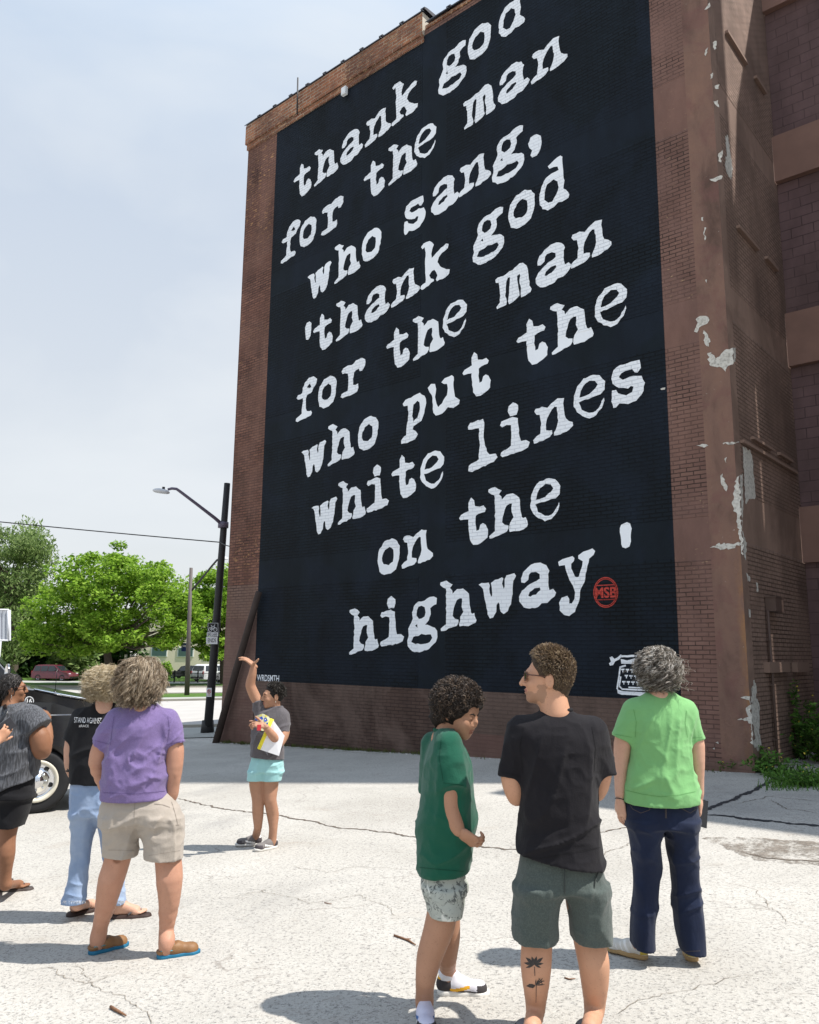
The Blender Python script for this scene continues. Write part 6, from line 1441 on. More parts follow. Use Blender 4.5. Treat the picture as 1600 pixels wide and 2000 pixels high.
M_SANDAL = plain('brown_sandal', (.045, .028, .024), .6); M_STRAP = plain('patterned_strap', (.16, .15, .15), .6, .3, .8, 60)
def sandal(parent, base, heel, d, L_, mats, name='sandal'):
    h_ = np.array(heel); d = unit([d[0], d[1], 0]); s_ = np.array([d[1], -d[0], 0]); z = L_/.24; S = Field(np.minimum(h_, h_+d*L_)-.1, np.maximum(h_, h_+d*L_)+.1, .005)
    S.cone(h_+d*.02, h_+d*.13*z, .040*z, .042*z, .02); S.cone(h_+d*.14*z, h_+d*.215*z, .047*z, .042*z, .03); S.plane_cut(h_+np.array([0, 0, .026]), (0, 0, 1)); S.plane_cut(h_, (0, 0, -1))
    o = add_np(name, [S.mesh()], [mats[0]], parent, base); m_ = MB(); up = np.array([0, 0, 1.0])
    for q in (-1, 1): m_.tube([h_+d*.185*z+up*.052-base, h_+d*.15*z+s_*q*.025+up*.055-base, h_+d*.11*z+s_*q*.042+up*.03-base], .0065*z, 6)
    m_.build('strap', [mats[1]], o)
sandal(blond, B_, ga-np.array([.01, .012, 0]), (.62, .75, 0), .25, [M_SANDAL, M_STRAP]); sandal(blond, B_, gb-np.array([.012, 0, 0]), (.97, .1, 0), .25, [M_SANDAL, M_STRAP])
mb = MB(); mb.tube([P(129.5, 1490, 0)-B_, P(130, 1499, 0)-B_], 1e-4); 
mb = MB(); mb.tube([P(138, 1490, .0)-B_, P(140, 1503, .015)-B_], f.R(11.5), 12); mb.build('wristband', [M_BLACKP], blond)

# ============ the person in the grey textured top ============
f = Fig(6.45, (20, 1743)); B_ = f.base; P = f.P; rs = np.random.RandomState(13)
F = f.grid(-60, 1360, 125, 1755, -.45, .45, .008)
f.limb(F, [(56, 1405, -.03, 12), (77, 1440, -.05, 18), (82, 1466, -.03, 16), (91, 1440, .17, 12), (92, 1415, .27, 8.5)])
hand(F, P(92, 1417, .27), (-.1, .3, 1), (-1, .2, .1), .95, [.5, .55, .6, .6], side=1)
f.limb(F, [(-22, 1405, .05, 20), (-38, 1450, .05, 18), (-20, 1480, .2, 13), (20, 1450, .33, 9)])
F.loft([f.sec(-8, 44, 1545, .11), f.sec(-4, 52, 1460, .12), f.sec(5, 60, 1385, .08)])
f.limb(F, [(30, 1560, -.02, 20), (18, 1612, -.02, 16), (12, 1640, -.03, 15.5), (12, 1668, -.04, 15), (11, 1705, -.02, 10), (10, 1728, -.01, 9.5)]); f.limb(F, [(5, 1560, .05, 24), (-22, 1610, .10, 18), (-28, 1660, .1, 15), (-28, 1705, .12, 10), (-28, 1728, .12, 9.5)])
gc = ground(-2, 1741); gd_ = gc+np.array([-.16, .14, 0]); gd_[2] = float(gz(gd_[0], gd_[1]))
foot(F, gc+np.array([0, 0, .022]), P(10, 1728, -.01), (1, .12, 0), .24); foot(F, gd_+np.array([0, 0, .022]), P(-28, 1728, .12), (1, .2, 0), .24)
hd = Head(P(22, 1346, 0), (.86, .5, .12), size=1.0)
grey = person('person with braided dark hair and sunglasses in a grey textured top holding up a phone', f, [F.mesh(), hd.build(P(20, 1395, -.03))], [SK_LEFT])
F = f.grid(-70, 1360, 110, 1560, -.4, .4)
F.loft([f.sec(-26, 67, 1532, .175), f.sec(-24, 74, 1490, .17), f.sec(-20, 74, 1450, .165), f.sec(-22, 74, 1415, .15), f.sec(-8, 66, 1390, .11), f.sec(6, 46, 1373, .075)], slope=(.35, .1, P(20, 1532)[2]))
F.cone(P(58, 1402, -.04), P(76, 1424, -.05), f.R(26), f.R(27), .04, cut1=True); F.cone(P(-8, 1402, .04), P(-28, 1424, .05), f.R(26), f.R(26), .04, cut1=True)
F.fold(folds((.009, (5, 5, 8), .5, None), (.007, (12, 9, 3), -.3, None)))
add_np('blouse', [F.mesh()], [cloth_mat('grey_slub_cloth', (.045, .047, .053), heather=1.5, weave=180, sc=(1, 1, .12))], grey, B_)
F = f.grid(-60, 1500, 90, 1630, -.4, .4)
F.loft([f.sec(-22, 62, 1505, .16), f.sec(-26, 63, 1555, .165)], .03); F.loft([f.sec(-4, 43, 1613, .11, -.02), f.sec(-2, 53, 1585, .12, -.01), f.sec(2, 61, 1555, .135)], .05); F.loft([f.sec(-44, -2, 1613, .105, .08), f.sec(-28, 30, 1555, .13, .04)], .05)
F.fold(folds((.007, (7, 7, 10), .3, None)))
add_np('shorts', [F.mesh()], [cloth_mat('black_cloth', (.011, .011, .013), var=.1, sheen=.05)], grey, B_)
# tight braids drawn back from the face
F = Field(hd.c-.2, hd.c+.2, .006); F.ell(hd.p(0, -.012, .026), np.array([.083, .103, .096]), .02, hd.M); F.cone(hd.p(0, -.07, -.02), hd.p(0, -.085, -.09), .055, .045, .03); F.plane_cut(hd.p(0, .055, .02), hd.f*.85-hd.u*.5)
roots, nr = scalp_roots(hd.p(0, -.012, .026), hd.M, (.084, .104, .097), 260, rs, lambda r, f_, u: (f_ < .75) & (u > -.2) & ~((f_ > .4) & (u < .3)))
nr /= np.linalg.norm(nr, axis=1, keepdims=True); tb = -hd.f-hd.u*.75; d0 = tb-nr*(nr@tb)[:, None]*.95; d0 /= np.linalg.norm(d0, axis=1, keepdims=True)
S = strands(roots, d0, d0*.6-hd.u*.6-nr*.35, .13, rs, 12, .005, 9, tight=.1, grow=.1)
hair_obj('hair', [F.mesh(), tubes_np(S, np.linspace(.0042, .003, 12))], [hair_mat('dark_braids', [(0, (.008, .007, .007)), (.7, (.02, .016, .015)), (1, (.06, .05, .045))])], grey, B_, (.012, .01, .009))
def sunglasses(hd, parent, base, mats):
    m_ = MB()
    for q in (-1, 1):
        c = hd.p(q*.033, .101, .004); n = 14; ring = [c+(hd.r*.026*math.cos(6.2832*i/n)*(1)+hd.u*.0205*math.sin(6.2832*i/n)-hd.f*.008*abs(math.cos(6.2832*i/n))*(1 if math.cos(6.2832*i/n)*q > 0 else 0))*hd.k for i in range(n)]
        m_.face([p-base for p in ring], 1); m_.face([p-hd.f*.002-base for p in reversed(ring)], 1); m_.tube([p-base for p in ring+ring[:2]], .0026*hd.k, 6, 0)
        m_.tube([hd.p(q*.058, .093, .012)-base, hd.p(q*.072, .06, .012)-base, hd.p(q*.08, .0, .010)-base, hd.p(q*.079, -.02, .0)-base], .0028*hd.k, 6, 0)
    m_.tube([hd.p(-.008, .104, .010)-base, hd.p(.008, .104, .010)-base], .0026*hd.k, 6, 0)
    return m_.build('sunglasses', mats, parent)
sunglasses(hd, grey, B_, [M_FRAME, M_LENS])
mb = MB(); mb.tube([hd.p(.079, -.005, -.035)-B_, hd.p(.08, -.006, -.075)-B_], .0022, 6); mb.build('earring', [plain('silver', (.7, .7, .7), .25, .5, metal=1)], grey)
mb = MB(); mb.tube([P(8, 1374, -.05)-B_, P(12, 1392, -.17)-B_, P(-6, 1420, -.20)-B_, P(-34, 1470, -.17)-B_], .018, 8, flat=.3); mb.build('shoulder_strap', [M_BLACKP], grey)
for g_, dd in ((gc, (1, .12, 0)), (gd_, (1, .2, 0))): sandal(grey, B_, g_-np.array([.012, 0, 0]), dd, .255, [plain('grey_sandal', (.07, .055, .05), .6), plain('pewter_strap', (.11, .09, .085), .45)])
def phone(label, c, w, h, nrm, up, mats):
    r_, u_, f_ = frame(nrm, up); m_ = MB(); M_ = Matrix((r_, f_, u_)).transposed(); m_.box((0, 0, 0), (w, .009, h), 0, 0, M_); m_.box(tuple(f_*.0035), (w*.94, .005, h*.97), 0, 1, M_); m_.box(tuple(-f_*.0035+u_*h*.36-r_*w*.22), (w*.34, .008, h*.2), 0, 0, M_)
    o = m_.build('phone', mats); o.location = tuple(c); tag(o, label, 'phone')
phone('dark phone held up by the person in the grey textured top', P(84, 1401, .29), .078, .155, (-.25, .97, .0), (-.25, 0, 1), [M_PHONE, M_LENS])

# ============ the person mostly outside the frame ============
f = Fig(5.3, (-80, 1840)); B_ = f.base; P = f.P
F = f.grid(-190, 1290, 40, 1870, -.3, .6, .008)
f.limb(F, [(-62, 1400, 0, 18), (-48, 1470, .08, 15), (-18, 1455, .26, 11), (-5, 1446, .34, 8.5)]); hand(F, P(-6, 1447, .34), (.5, .45, .75), (-.7, .5, .1), .92, .5, side=-1)
f.limb(F, [(-150, 1400, 0, 18), (-165, 1470, 0, 15), (-160, 1540, .06, 10)]); hand(F, P(-160, 1540, .06), (0, .1, -1), (1, 0, 0), .95, .3)
F.loft([f.sec(-145, -70, 1560, .1), f.sec(-145, -70, 1480, .1), f.sec(-125, -85, 1385, .06)])
OS = [(np.array([P(x, 1800, 0)[0], 5.26+dy_, 0.0]), np.array([.4, 1, 0])) for x, dy_ in ((-136, 0), (-80, .05))]
for h_, _ in OS: h_[2] = float(gz(h_[0], h_[1]))
f.limb(F, [(-130, 1600, 0, 26), (-135, 1720, 0, 17), (ankle(*OS[0]), 12), (ankle(*OS[0], h=.04), 11)]); f.limb(F, [(-85, 1600, 0, 26), (-80, 1720, 0, 17), (ankle(*OS[1]), 12), (ankle(*OS[1], h=.04), 11)])
hd = Head(P(-105, 1335, 0), (.3, 1, .1)); off = person('person mostly out of view at the left edge, only a hand with a phone showing', f, [F.mesh(), hd.build(P(-105, 1390, -.02))], [SK_TAN])
F = f.grid(-200, 1360, 20, 1600, -.3, .3, .009)
F.loft([f.sec(-160, -58, 1580, .14), f.sec(-158, -56, 1480, .13), f.sec(-155, -58, 1415, .12), f.sec(-125, -85, 1380, .065)]); F.cone(P(-70, 1402), P(-54, 1452, .05), f.R(22), f.R(19), .04, cut1=True); F.cone(P(-145, 1402), P(-163, 1455), f.R(22), f.R(19), .04, cut1=True)
add_np('shirt', [F.mesh()], [cloth_mat('grey_blue_cotton', (.12, .15, .2))], off, B_)
F = f.grid(-200, 1540, 20, 1850, -.3, .3, .009); F.loft([f.sec(-155, -60, 1560, .13), f.sec(-156, -58, 1600, .13)], .03)
F.loft([f.sec(-152, -116, 1838, .07), f.sec(-155, -108, 1600, .12)], .04); F.loft([f.sec(-95, -60, 1838, .07, .03), f.sec(-107, -58, 1600, .12)], .04)
add_np('trousers', [F.mesh()], [cloth_mat('dark_trousers', (.03, .03, .035))], off, B_)
F = Field(hd.c-.2, hd.c+.2, .008); F.ell(hd.p(0, -.018, .028), (.086, .105, .098), .02, hd.M); F.plane_cut(hd.p(0, .06, .0), hd.f*.8-hd.u*.6); add_np('hair', [F.mesh()], [plain('short_brown_hair', (.05, .03, .02))], off, B_)
for a, b in OS: shoe(off, B_, a, b, .27, [plain('grey_shoe_cloth', (.2, .2, .21)), plain('white_rubber', (.7, .7, .68)), plain('grey_accent', (.3, .3, .3)), plain('dark_accent', (.05, .05, .05))])
phone('dark phone in the hand at the left edge of the photo', P(4, 1424, .37), .078, .16, (-.55, .83, .05), (.75, .3, .6), [M_PHONE, M_LENS])
# ============ the guide with the raised arm ============
f = Fig(8.0, (515, 1655)); B_ = f.base; P = f.P; rs = np.random.RandomState(21)
F = f.grid(462, 1280, 575, 1662, -.4, .35, .0075)
SH = [(ground(511, 1650), np.array([-1, -.22, 0])), (ground(541, 1655), np.array([-.72, -.7, 0]))]
f.limb(F, [(512, 1384, 0, 8), (498, 1360, .0, 9.5), (489, 1338, -.02, 8.6), (493, 1318, -.04, 7.2), (496, 1299, -.05, 5)])
f.limb(F, [(551, 1406, 0, 6), (555, 1430, -.05, 10), (545, 1450, -.12, 9), (532, 1436, -.22, 7.2), (517, 1418, -.28, 5)])
F.loft([f.sec(498, 548, 1482, .10), f.sec(500, 548, 1430, .10), f.sec(515, 552, 1392, .06)])
f.limb(F, [(503, 1510, 0, 15), (502, 1535, 0, 13.5), (504, 1562, -.02, 10.5), (504, 1588, .0, 10), (504, 1615, .01, 7), (ankle(*SH[0]), 7), (ankle(*SH[0], h=.04), 6.5)]); f.limb(F, [(528, 1510, 0, 16), (528, 1535, 0, 14.5), (528, 1562, -.02, 11), (533, 1590, .02, 10.8), (534, 1616, .01, 7.3), (ankle(*SH[1]), 7), (ankle(*SH[1], h=.04), 6.5)])
hd = Head(P(533, 1360, 0), (-.88, -.47, .0), size=.98)
Hf = Field(P(470, 1308, -.25), P(520, 1270, .15), .0038); Hf = f.grid(462, 1270, 525, 1312, -.25, .15, .0038)
hand(Hf, P(496, 1299, -.05), (-.72, -.15, .55), (-.5, .25, -.85), 1.0, [.35, .28, .3, .4], spread=.13, thumb=(.95, -.2, .35), side=1)
Hg = f.grid(480, 1395, 535, 1440, -.45, -.1, .0038); hand(Hg, P(517, 1418, -.28), (-.9, -.12, .2), (.1, .5, -.8), .98, [.12, .5, .7, .8], spread=.08, thumb=(-.6, -.1, .75), side=-1)
guide = person('person in a grey printed T-shirt and turquoise shorts raising one arm towards the mural', f, [F.mesh(), hd.build(P(538, 1394, .01), .05), Hf.mesh(), Hg.mesh()], [SK_MED, LIP], face_mat(hd, 0))
hd.eye_meshes([M_EYEW, M_IRIS], guide, B_, (0, 1, -.1)); hd.brow_mesh(plain('black_brow', (.015, .012, .01)), guide, B_)
F = f.grid(480, 1345, 580, 1500, -.35, .35)
F.loft([f.sec(491, 555, 1496, .128), f.sec(491, 554, 1450, .125), f.sec(494, 556, 1420, .12), f.sec(503, 562, 1402, .105), f.sec(513, 560, 1390, .08), f.sec(524, 551, 1381, .056)])
F.cone(P(512, 1396), P(504, 1370, -.01), f.R(13.5), f.R(11.5), .04, cut1=True); F.cone(P(553, 1402), P(552, 1431, -.05), f.R(13), f.R(12.5), .04, cut1=True)
F.fold(folds((.011, (5, 5, 9), .5, None), (.007, (11, 9, 4), -.4, None))); F.plane_cut(P(523, 1480), (-.08, 0, -1))
so = add_np('shirt', [F.mesh()], [cloth_mat('charcoal_grey_cotton', (.085, .078, .085), heather=.35)], guide, B_)
pr = [(0, [(496, 1410), (502, 1398), (514, 1394), (524, 1399), (530, 1406), (527, 1424), (514, 1428), (503, 1424)]), ]
pr2 = [(1, [(499, 1405), (503, 1400), (506, 1403), (503, 1409)]), (1, [(507, 1402), (512, 1399), (515, 1404), (510, 1408)]), (1, [(516, 1403), (521, 1402), (523, 1408), (517, 1410)]), (2, [(501, 1412), (507, 1408), (508, 1413), (503, 1416)]), (1, [(511, 1411), (518, 1413), (517, 1418), (511, 1417)]), (1, [(521, 1411), (527, 1412), (525, 1418), (520, 1417)]), (3, [(507, 1398), (512, 1395), (511, 1399)]), (3, [(518, 1396), (523, 1399), (519, 1401)])]
PM = [plain('cream_print', (.72, .70, .45), .8), plain('blue_print', (.05, .10, .45), .8), plain('teal_print', (.1, .45, .5), .8), plain('yellow_print', (.75, .6, .06), .8)]
decal(so, pr, PM, 'shirt_print', so, B_, .004, 5); decal(so, pr2, PM, 'shirt_print', so, B_, .007, 5)
F = f.grid(472, 1465, 572, 1540, -.3, .3, .0065)
F.loft([f.sec(495, 548, 1472, .095), f.sec(490, 553, 1490, .118), f.sec(486, 554, 1506, .122)], .02)
F.loft([f.sec(483, 514, 1535, .095), f.sec(485, 519, 1506, .112)], .025); F.loft([f.sec(511, 546, 1535, .095, -.01), f.sec(510, 553, 1506, .112)], .025)
F.fold(folds((.006, (8, 8, 12), .4, None), (.006, (14, 10, 5), -.2, None))); F.plane_cut(P(515, 1524), (0, 0, -1))
add_np('shorts', [F.mesh()], [cloth_mat('turquoise_cotton', (.30, .55, .56))], guide, B_)
F = Field(hd.c-.2, hd.c+.2, .0055); F.ell(hd.p(0, -.022, .03), np.array([.080, .098, .096])*.98, .02, hd.M); F.plane_cut(hd.p(0, .052, .035), hd.f*.8-hd.u*.62); F.fold(folds((.006, (30, 30, 30), 0, None)))
roots, nr = scalp_roots(hd.p(0, -.022, .03), hd.M, (.08, .098, .096), 1500, rs, lambda r, f_, u: (u > -.25) & (f_*.8-u*.62 < .12)); nr /= np.linalg.norm(nr, axis=1, keepdims=True)
S = strands(roots-nr*.004, nr, nr*.5+rs.normal(size=nr.shape)*.6+hd.u*.4, .028, rs, 6, .005, 1.6)
hair_obj('hair', [F.mesh(), tubes_np(S, np.linspace(.0022, .001, 6))], [hair_mat('short_black_hair', [(0, (.008, .007, .006)), (.8, (.03, .024, .02)), (1, (.2, .18, .16))])], guide, B_, (.012, .01, .009))
mb = MB(); mb.tube([hd.p(-.079, -.004, -.035)-B_, hd.p(-.08, -.004, -.058)-B_], .003, 6); mb.build('earring', [plain('pearl', (.7, .65, .55), .3)], guide)
SNK = [plain('dark_grey_knit', (.17, .155, .15), .85, .2, .2, 90, .3), plain('white_foam', (.62, .60, .56), .7), plain('white_swoosh', (.78, .76, .74), .6), plain('dark_grey_mesh', (.07, .06, .065), .9)]
for a, b in SH: shoe(guide, B_, a, b, .255, SNK, 'sneaker', .08)
# the binder pressed under her arm
bn = empty('binder', tuple(P(528, 1440, -.2))); bc = np.array(P(528, 1440, -.2)); tag(bn, 'white paper binder with a yellow spine held against the grey shirt', 'binder')
q = [P(532, 1404, -.19), P(556, 1437, -.17), P(545, 1476, -.19), P(506, 1463, -.21)]; nn = unit(np.cross(q[1]-q[0], q[3]-q[0])); nn = nn if nn[1] < 0 else -nn
mb = MB()
for o_, m_ in ((0, 0), (.018, 0)): mb.face([p+nn*o_-bc for p in (q if o_ else q[::-1])], m_)
for i in range(4): mb.face([q[i]-bc, q[(i+1) % 4]-bc, q[(i+1) % 4]+nn*.018-bc, q[i]+nn*.018-bc])
for dx, dy_, w in ((.38, .83, .16), (.36, .86, .22)):
    c = q[0]+(q[1]-q[0])*dx+(q[3]-q[0])*dy_+nn*.0195; e1, e2 = (q[1]-q[0])*w, (q[3]-q[0])*.012; mb.face([c-bc, c+e1-bc, c+e1+e2-bc, c+e2-bc], 1)
mb.build('page', [plain('white_paper', (.78, .78, .80), .8), plain('grey_ink', (.25, .25, .28), .8)], bn)
mb = MB(); mb.tube([q[0]+nn*.009-bc, q[3]+nn*.009-bc], .019, 8); mb.build('spine', [plain('yellow_card', (.75, .66, .04), .6)], bn)
mb = MB(); c = P(506, 1421, -.36)-B_; mb.box(tuple(c), (.035, .03, .05), .3); 
tag(mb.build('red_card', [plain('red_plastic', (.55, .04, .05), .4)]), 'small red object pinched in the hand of the person in the grey printed T-shirt', 'token'); bpy.data.objects['red_card'].location = B_

# ============ the child in the dark green shirt ============
f = Fig(4.18, (868, 1978)); B_ = f.base; P = f.P; rs = np.random.RandomState(22)
F = f.grid(790, 1410, 955, 2010, -.45, .4)
SH = [(ground(828, 1992)+np.array([.0, .06, 0]), np.array([.05, -1, 0])), (ground(853, 1941), np.array([1, -.05, 0]))]
f.limb(F, [(876, 1456, -.06, 11), (879, 1530, -.13, 16.5), (880, 1572, -.14, 15), (888, 1605, -.15, 13), (897, 1624, -.16, 9.5)])
f.limb(F, [(850, 1456, .08, 11), (838, 1545, .18, 15), (850, 1600, .22, 12), (880, 1630, .2, 9)])
F.loft([f.sec(832, 905, 1720, .10), f.sec(832, 905, 1560, .09), f.sec(850, 895, 1450, .06)])
f.limb(F, [(868, 1740, -.06, 30), (864, 1781, -.07, 26), (857, 1815, -.08, 26), (839, 1868, -.09, 22), (831, 1915, -.10, 16.5), (ankle(*SH[0], h=.10), 15), (ankle(*SH[0], h=.05), 14)])
f.limb(F, [(872, 1740, .08, 28), (874, 1790, .10, 23), (876, 1830, .12, 21), (873, 1870, .15, 18), (ankle(*SH[1], h=.12), 14.5), (ankle(*SH[1], h=.05), 13)])
hd = Head(P(896, 1392, 0), (.86, -.50, -.30), size=1.0, jaw=.98, nose=.95, soft=True)
Hf = f.grid(870, 1595, 950, 1670, -.35, .05, .0038); hand(Hf, P(897, 1624, -.16), (.85, .0, -.55), (.35, .6, .55), 1.02, [.75, .85, .95, 1.0], spread=.05, thumb=(.9, .35, -.12), side=-1)
Hg = f.grid(860, 1600, 930, 1670, .05, .4, .0045); hand(Hg, P(880, 1630, .2), (.9, -.1, -.3), (.2, -.8, .3), .9, .6)
child = person('child with a dark curly afro in a green T-shirt and spotted grey shorts looking down', f, [F.mesh(), hd.build(P(864, 1444, .01), .05), Hf.mesh(), Hg.mesh()], [SK_MED, LIPD], face_mat(hd, 0))
hd.eye_meshes([M_EYEW, M_IRIS], child, B_, (0, .8, -.45)); hd.brow_mesh(plain('dark_brow', (.012, .009, .007)), child, B_, .004)
F = f.grid(798, 1410, 950, 1725, -.45, .45, .0075)
zt = lambda y: P(865, y)[2]
F.loft([f.sec(818, 912, 1722, .165), f.sec(814, 922, 1660, .165), f.sec(816, 928, 1600, .168), f.sec(824, 926, 1550, .168), f.sec(830, 921, 1500, .168), f.sec(838, 910, 1462, .155), f.sec(846, 896, 1440, .12), f.sec(850, 886, 1424, .072)], p=2.2)
F.cone(P(877, 1452, -.10), P(885, 1536, -.15), f.R(25), f.R(23.5), .05, cut1=True); F.cone(P(846, 1452, .13), P(838, 1546, .18), f.R(24), f.R(22), .05, cut1=True)
F.fold(folds((.010, (5, 5, 10), .6, zband(zt(1730), zt(1560))), (.008, (10, 8, 3), -.3, zband(zt(1640), zt(1450))), (.004, (16, 14, 16), .2, None))); F.plane_cut(P(865, 1702), (.08, 0, -1))
collar('collar', f.sec(850, 886, 1424, .072), plain('dark_green_rib', (.005, .07, .04), .9), child, B_, .009, .0)
bsh = add_np('shirt', [F.mesh()], [cloth_mat('forest_green_cotton', (.005, .078, .045), var=.12)], child, B_)
F = f.grid(812, 1660, 930, 1800, -.35, .35, .0075)
F.loft([f.sec(826, 906, 1670, .125), f.sec(826, 908, 1730, .14)], .03); F.loft([f.sec(838, 900, 1796, .095, -.07), f.sec(828, 906, 1730, .12, -.04)], .04); F.loft([f.sec(848, 906, 1796, .09, .09), f.sec(834, 908, 1730, .12, .05)], .04)
F.fold(folds((.006, (8, 8, 10), .3, None), (.005, (14, 12, 5), 0, None))); F.plane_cut(P(868, 1779), (-.02, 0, -1))
def splat_mat():
    t = NT('spotted_grey_cloth', .9, .15); p = t.obj(); c = t.mix(t.noise(p, 7, 4), (.30, .33, .30), (.46, .48, .44))
    c = t.mix(t.ramp(t.noise(p, 24, 5, .75, 1.2), [(.53, 0), (.58, .8)]), c, (.05, .055, .06)); c = t.mix(t.ramp(t.noise(p, 15, 5, .7, .8, sc=(1, 1, .6)), [(.58, 0), (.62, .8)]), c, (.68, .69, .64))
    t.color(c); t.normal(t.bump(t.noise(p, 200, 2), .3, .004)); return t.m
add_np('shorts', [F.mesh()], [splat_mat()], child, B_)
BSH = [plain('white_leather', (.66, .65, .70), .6, .3, .12, 20), plain('white_midsole', (.68, .66, .62), .6), plain('amber_flash', (.70, .36, .02), .5), plain('charcoal_suede', (.045, .04, .042), .85)]
BSH2 = [plain('lilac_white_leather', (.55, .55, .68), .6, .3, .12, 20), BSH[1], plain('blue_tab', (.03, .13, .38), .5), BSH[3]]
shoe(child, B_, *SH[0], .265, BSH2, 'sneaker', .095); shoe(child, B_, *SH[1], .275, BSH, 'sneaker', .095)
for a, d_ in SH:
    m_ = MB(); d_ = unit(d_); c = a+d_*.05; m_.tube([c+np.array([0, 0, .075])-B_, c+np.array([0, 0, .115])-B_], f.R(16.5), 14); m_.build('sock', [plain('white_sock', (.70, .70, .74), .9, .2, .1, 60, .4)], child)
# afro: many tight coils
c = hd.p(0, -.022, .045); F = Field(hd.c-.24, hd.c+.26, .006); F.ell(c, np.array([.108, .122, .108]), .02, hd.M); F.ell(hd.p(0, -.07, -.035), (.075, .06, .07), .05); F.plane_cut(hd.p(0, .055, .02), hd.f*.80-hd.u*.62); F.fold(folds((.014, (18, 18, 18), 0, None)))
roots, nr = scalp_roots(c, hd.M, (.104, .118, .104), 2300, rs, lambda r, f_, u: (f_*.80-u*.62 < .40) & (u > -.80)); nr /= np.linalg.norm(nr, axis=1, keepdims=True)
S = strands(roots-nr*.02, nr+rs.normal(size=nr.shape)*.35, nr*.7+rs.normal(size=nr.shape)*.7, .055, rs, 16, .0085, 2.6, tight=.2, grow=.4)
hair_obj('hair', [F.mesh(), tubes_np(S, np.linspace(.0019, .0013, 16))], [hair_mat('dark_brown_coils', [(0, (.012, .008, .006)), (.55, (.035, .022, .015)), (.85, (.085, .055, .036)), (1, (.20, .14, .095))])], child, B_, (.014, .01, .008))

# ============ the man in the black T-shirt ============
f = Fig(3.88, (1092, 2062)); B_ = f.base; P = f.P; rs = np.random.RandomState(23)
F = f.grid(960, 1370, 1210, 2065, -.3, .45)
SH = [(ground(1045, 2072), np.array([-.06, 1, 0])), (ground(1158, 2072), np.array([.08, 1, 0]))]
f.limb(F, [(1030, 1432, 0, 13), (1003, 1480, .0, 17), (999, 1520, .0, 18.5), (1009, 1556, .02, 16), (1040, 1555, .2, 13.5), (1075, 1545, .30, 10)]); f.limb(F, [(1146, 1432, 0, 13), (1172, 1480, .0, 16.5), (1176, 1515, .0, 16.5), (1166, 1548, .05, 15), (1130, 1550, .22, 13), (1098, 1545, .31, 10)])
Hf = f.grid(1040, 1500, 1140, 1590, .15, .45, .0045); hand(Hf, P(1075, 1545, .30), (.9, .1, .1), (0, -1, .2), 1., .7); hand(Hf, P(1098, 1545, .32), (-.9, .1, .1), (0, -1, .2), 1., .7, side=-1)
F.loft([f.sec(1035, 1160, 1690, .11), f.sec(1035, 1155, 1560, .10), f.sec(1060, 1130, 1410, .07)])
f.limb(F, [(1045, 1750, 0, 36), (1048, 1806, 0, 30), (1049, 1838, 0, 26.5), (1047, 1880, -.02, 27), (1047, 1925, .0, 22.5), (1046, 1975, .04, 16), (ankle(*SH[0], h=.1), 14.5), (ankle(*SH[0], h=.04), 14)]); f.limb(F, [(1140, 1750, 0, 36), (1149, 1806, 0, 30), (1151, 1838, 0, 27), (1160, 1880, -.02, 27), (1162, 1925, .0, 23), (1161, 1975, .04, 17), (ankle(*SH[1], h=.1), 15), (ankle(*SH[1], h=.04), 14)])
hd = Head(P(1068, 1325, 0), (-.985, .13, .06), size=1.02, jaw=1.05, nose=1.04)
def beard(q):
    n = .012*vnoise(q[:, 0]*60, q[:, 1]*60, q[:, 2]*60); x, y, z_ = np.abs(q[:, 0]), q[:, 1]+n, q[:, 2]+n
    return ((z_ < -.045-.9*np.clip(y-.04, 0, .03)+.55*np.clip(.045-y, 0, .1)) & (z_ > -.118+.25*np.clip(.06-y, 0, .1)) & (y > .004) & ~((x < .02) & (np.abs(z_+.0645) < .008)) & ~((z_ > -.05) & (y > .05)))
man = person('man with sunglasses and trimmed beard in a black T-shirt, a flower tattoo on one calf', f, [F.mesh(), hd.build(P(1086, 1396, -.02), .062), Hf.mesh()],
             [SK_TAN, LIP, skin_mat('stubbled_skin', (.335, .19, .122))], face_mat(hd, 0, beard))
F = f.grid(960, 1365, 1215, 1720, -.35, .35, .0075)
zt = lambda y: P(1090, y)[2]
F.loft([f.sec(1006, 1180, 1705, .165), f.sec(1010, 1176, 1660, .16), f.sec(1018, 1168, 1600, .15), f.sec(1018, 1166, 1540, .148), f.sec(1012, 1170, 1480, .145), f.sec(1004, 1174, 1432, .13), f.sec(1020, 1158, 1408, .105), f.sec(1052, 1122, 1391, .075), f.sec(1060, 1114, 1384, .066)], p=2.25)
F.cone(P(1018, 1426), P(996, 1517), f.R(29), f.R(24), .06, cut1=True); F.cone(P(1158, 1426), P(1178, 1513), f.R(28), f.R(23), .06, cut1=True)
F.fold(folds((.013, (4, 4, 9), .45, zband(zt(1720), zt(1570))), (.010, (10, 7, 2.5), -.25, zband(zt(1620), zt(1420))), (.004, (16, 14, 14), .2, None))); F.plane_cut(P(1092, 1676), (-.17, .05, -1))
collar('collar', f.sec(1060, 1114, 1384, .066), plain('black_rib', (.009, .008, .01), .9), man, B_, .010, .03)
blk = add_np('shirt', [F.mesh()], [cloth_mat('faded_black_cotton', (.0095, .0085, .011), var=.2, sheen=.06)], man, B_)
F = f.grid(980, 1640, 1215, 1860, -.35, .35, .0075)
F.loft([f.sec(1022, 1166, 1648, .125), f.sec(1014, 1174, 1690, .14), f.sec(1010, 1180, 1730, .15)], .03); F.loft([f.sec(1002, 1078, 1856, .115), f.sec(1002, 1088, 1800, .122), f.sec(1008, 1098, 1730, .14)], .035); F.loft([f.sec(1124, 1194, 1856, .115), f.sec(1114, 1192, 1800, .122), f.sec(1098, 1182, 1730, .14)], .035)
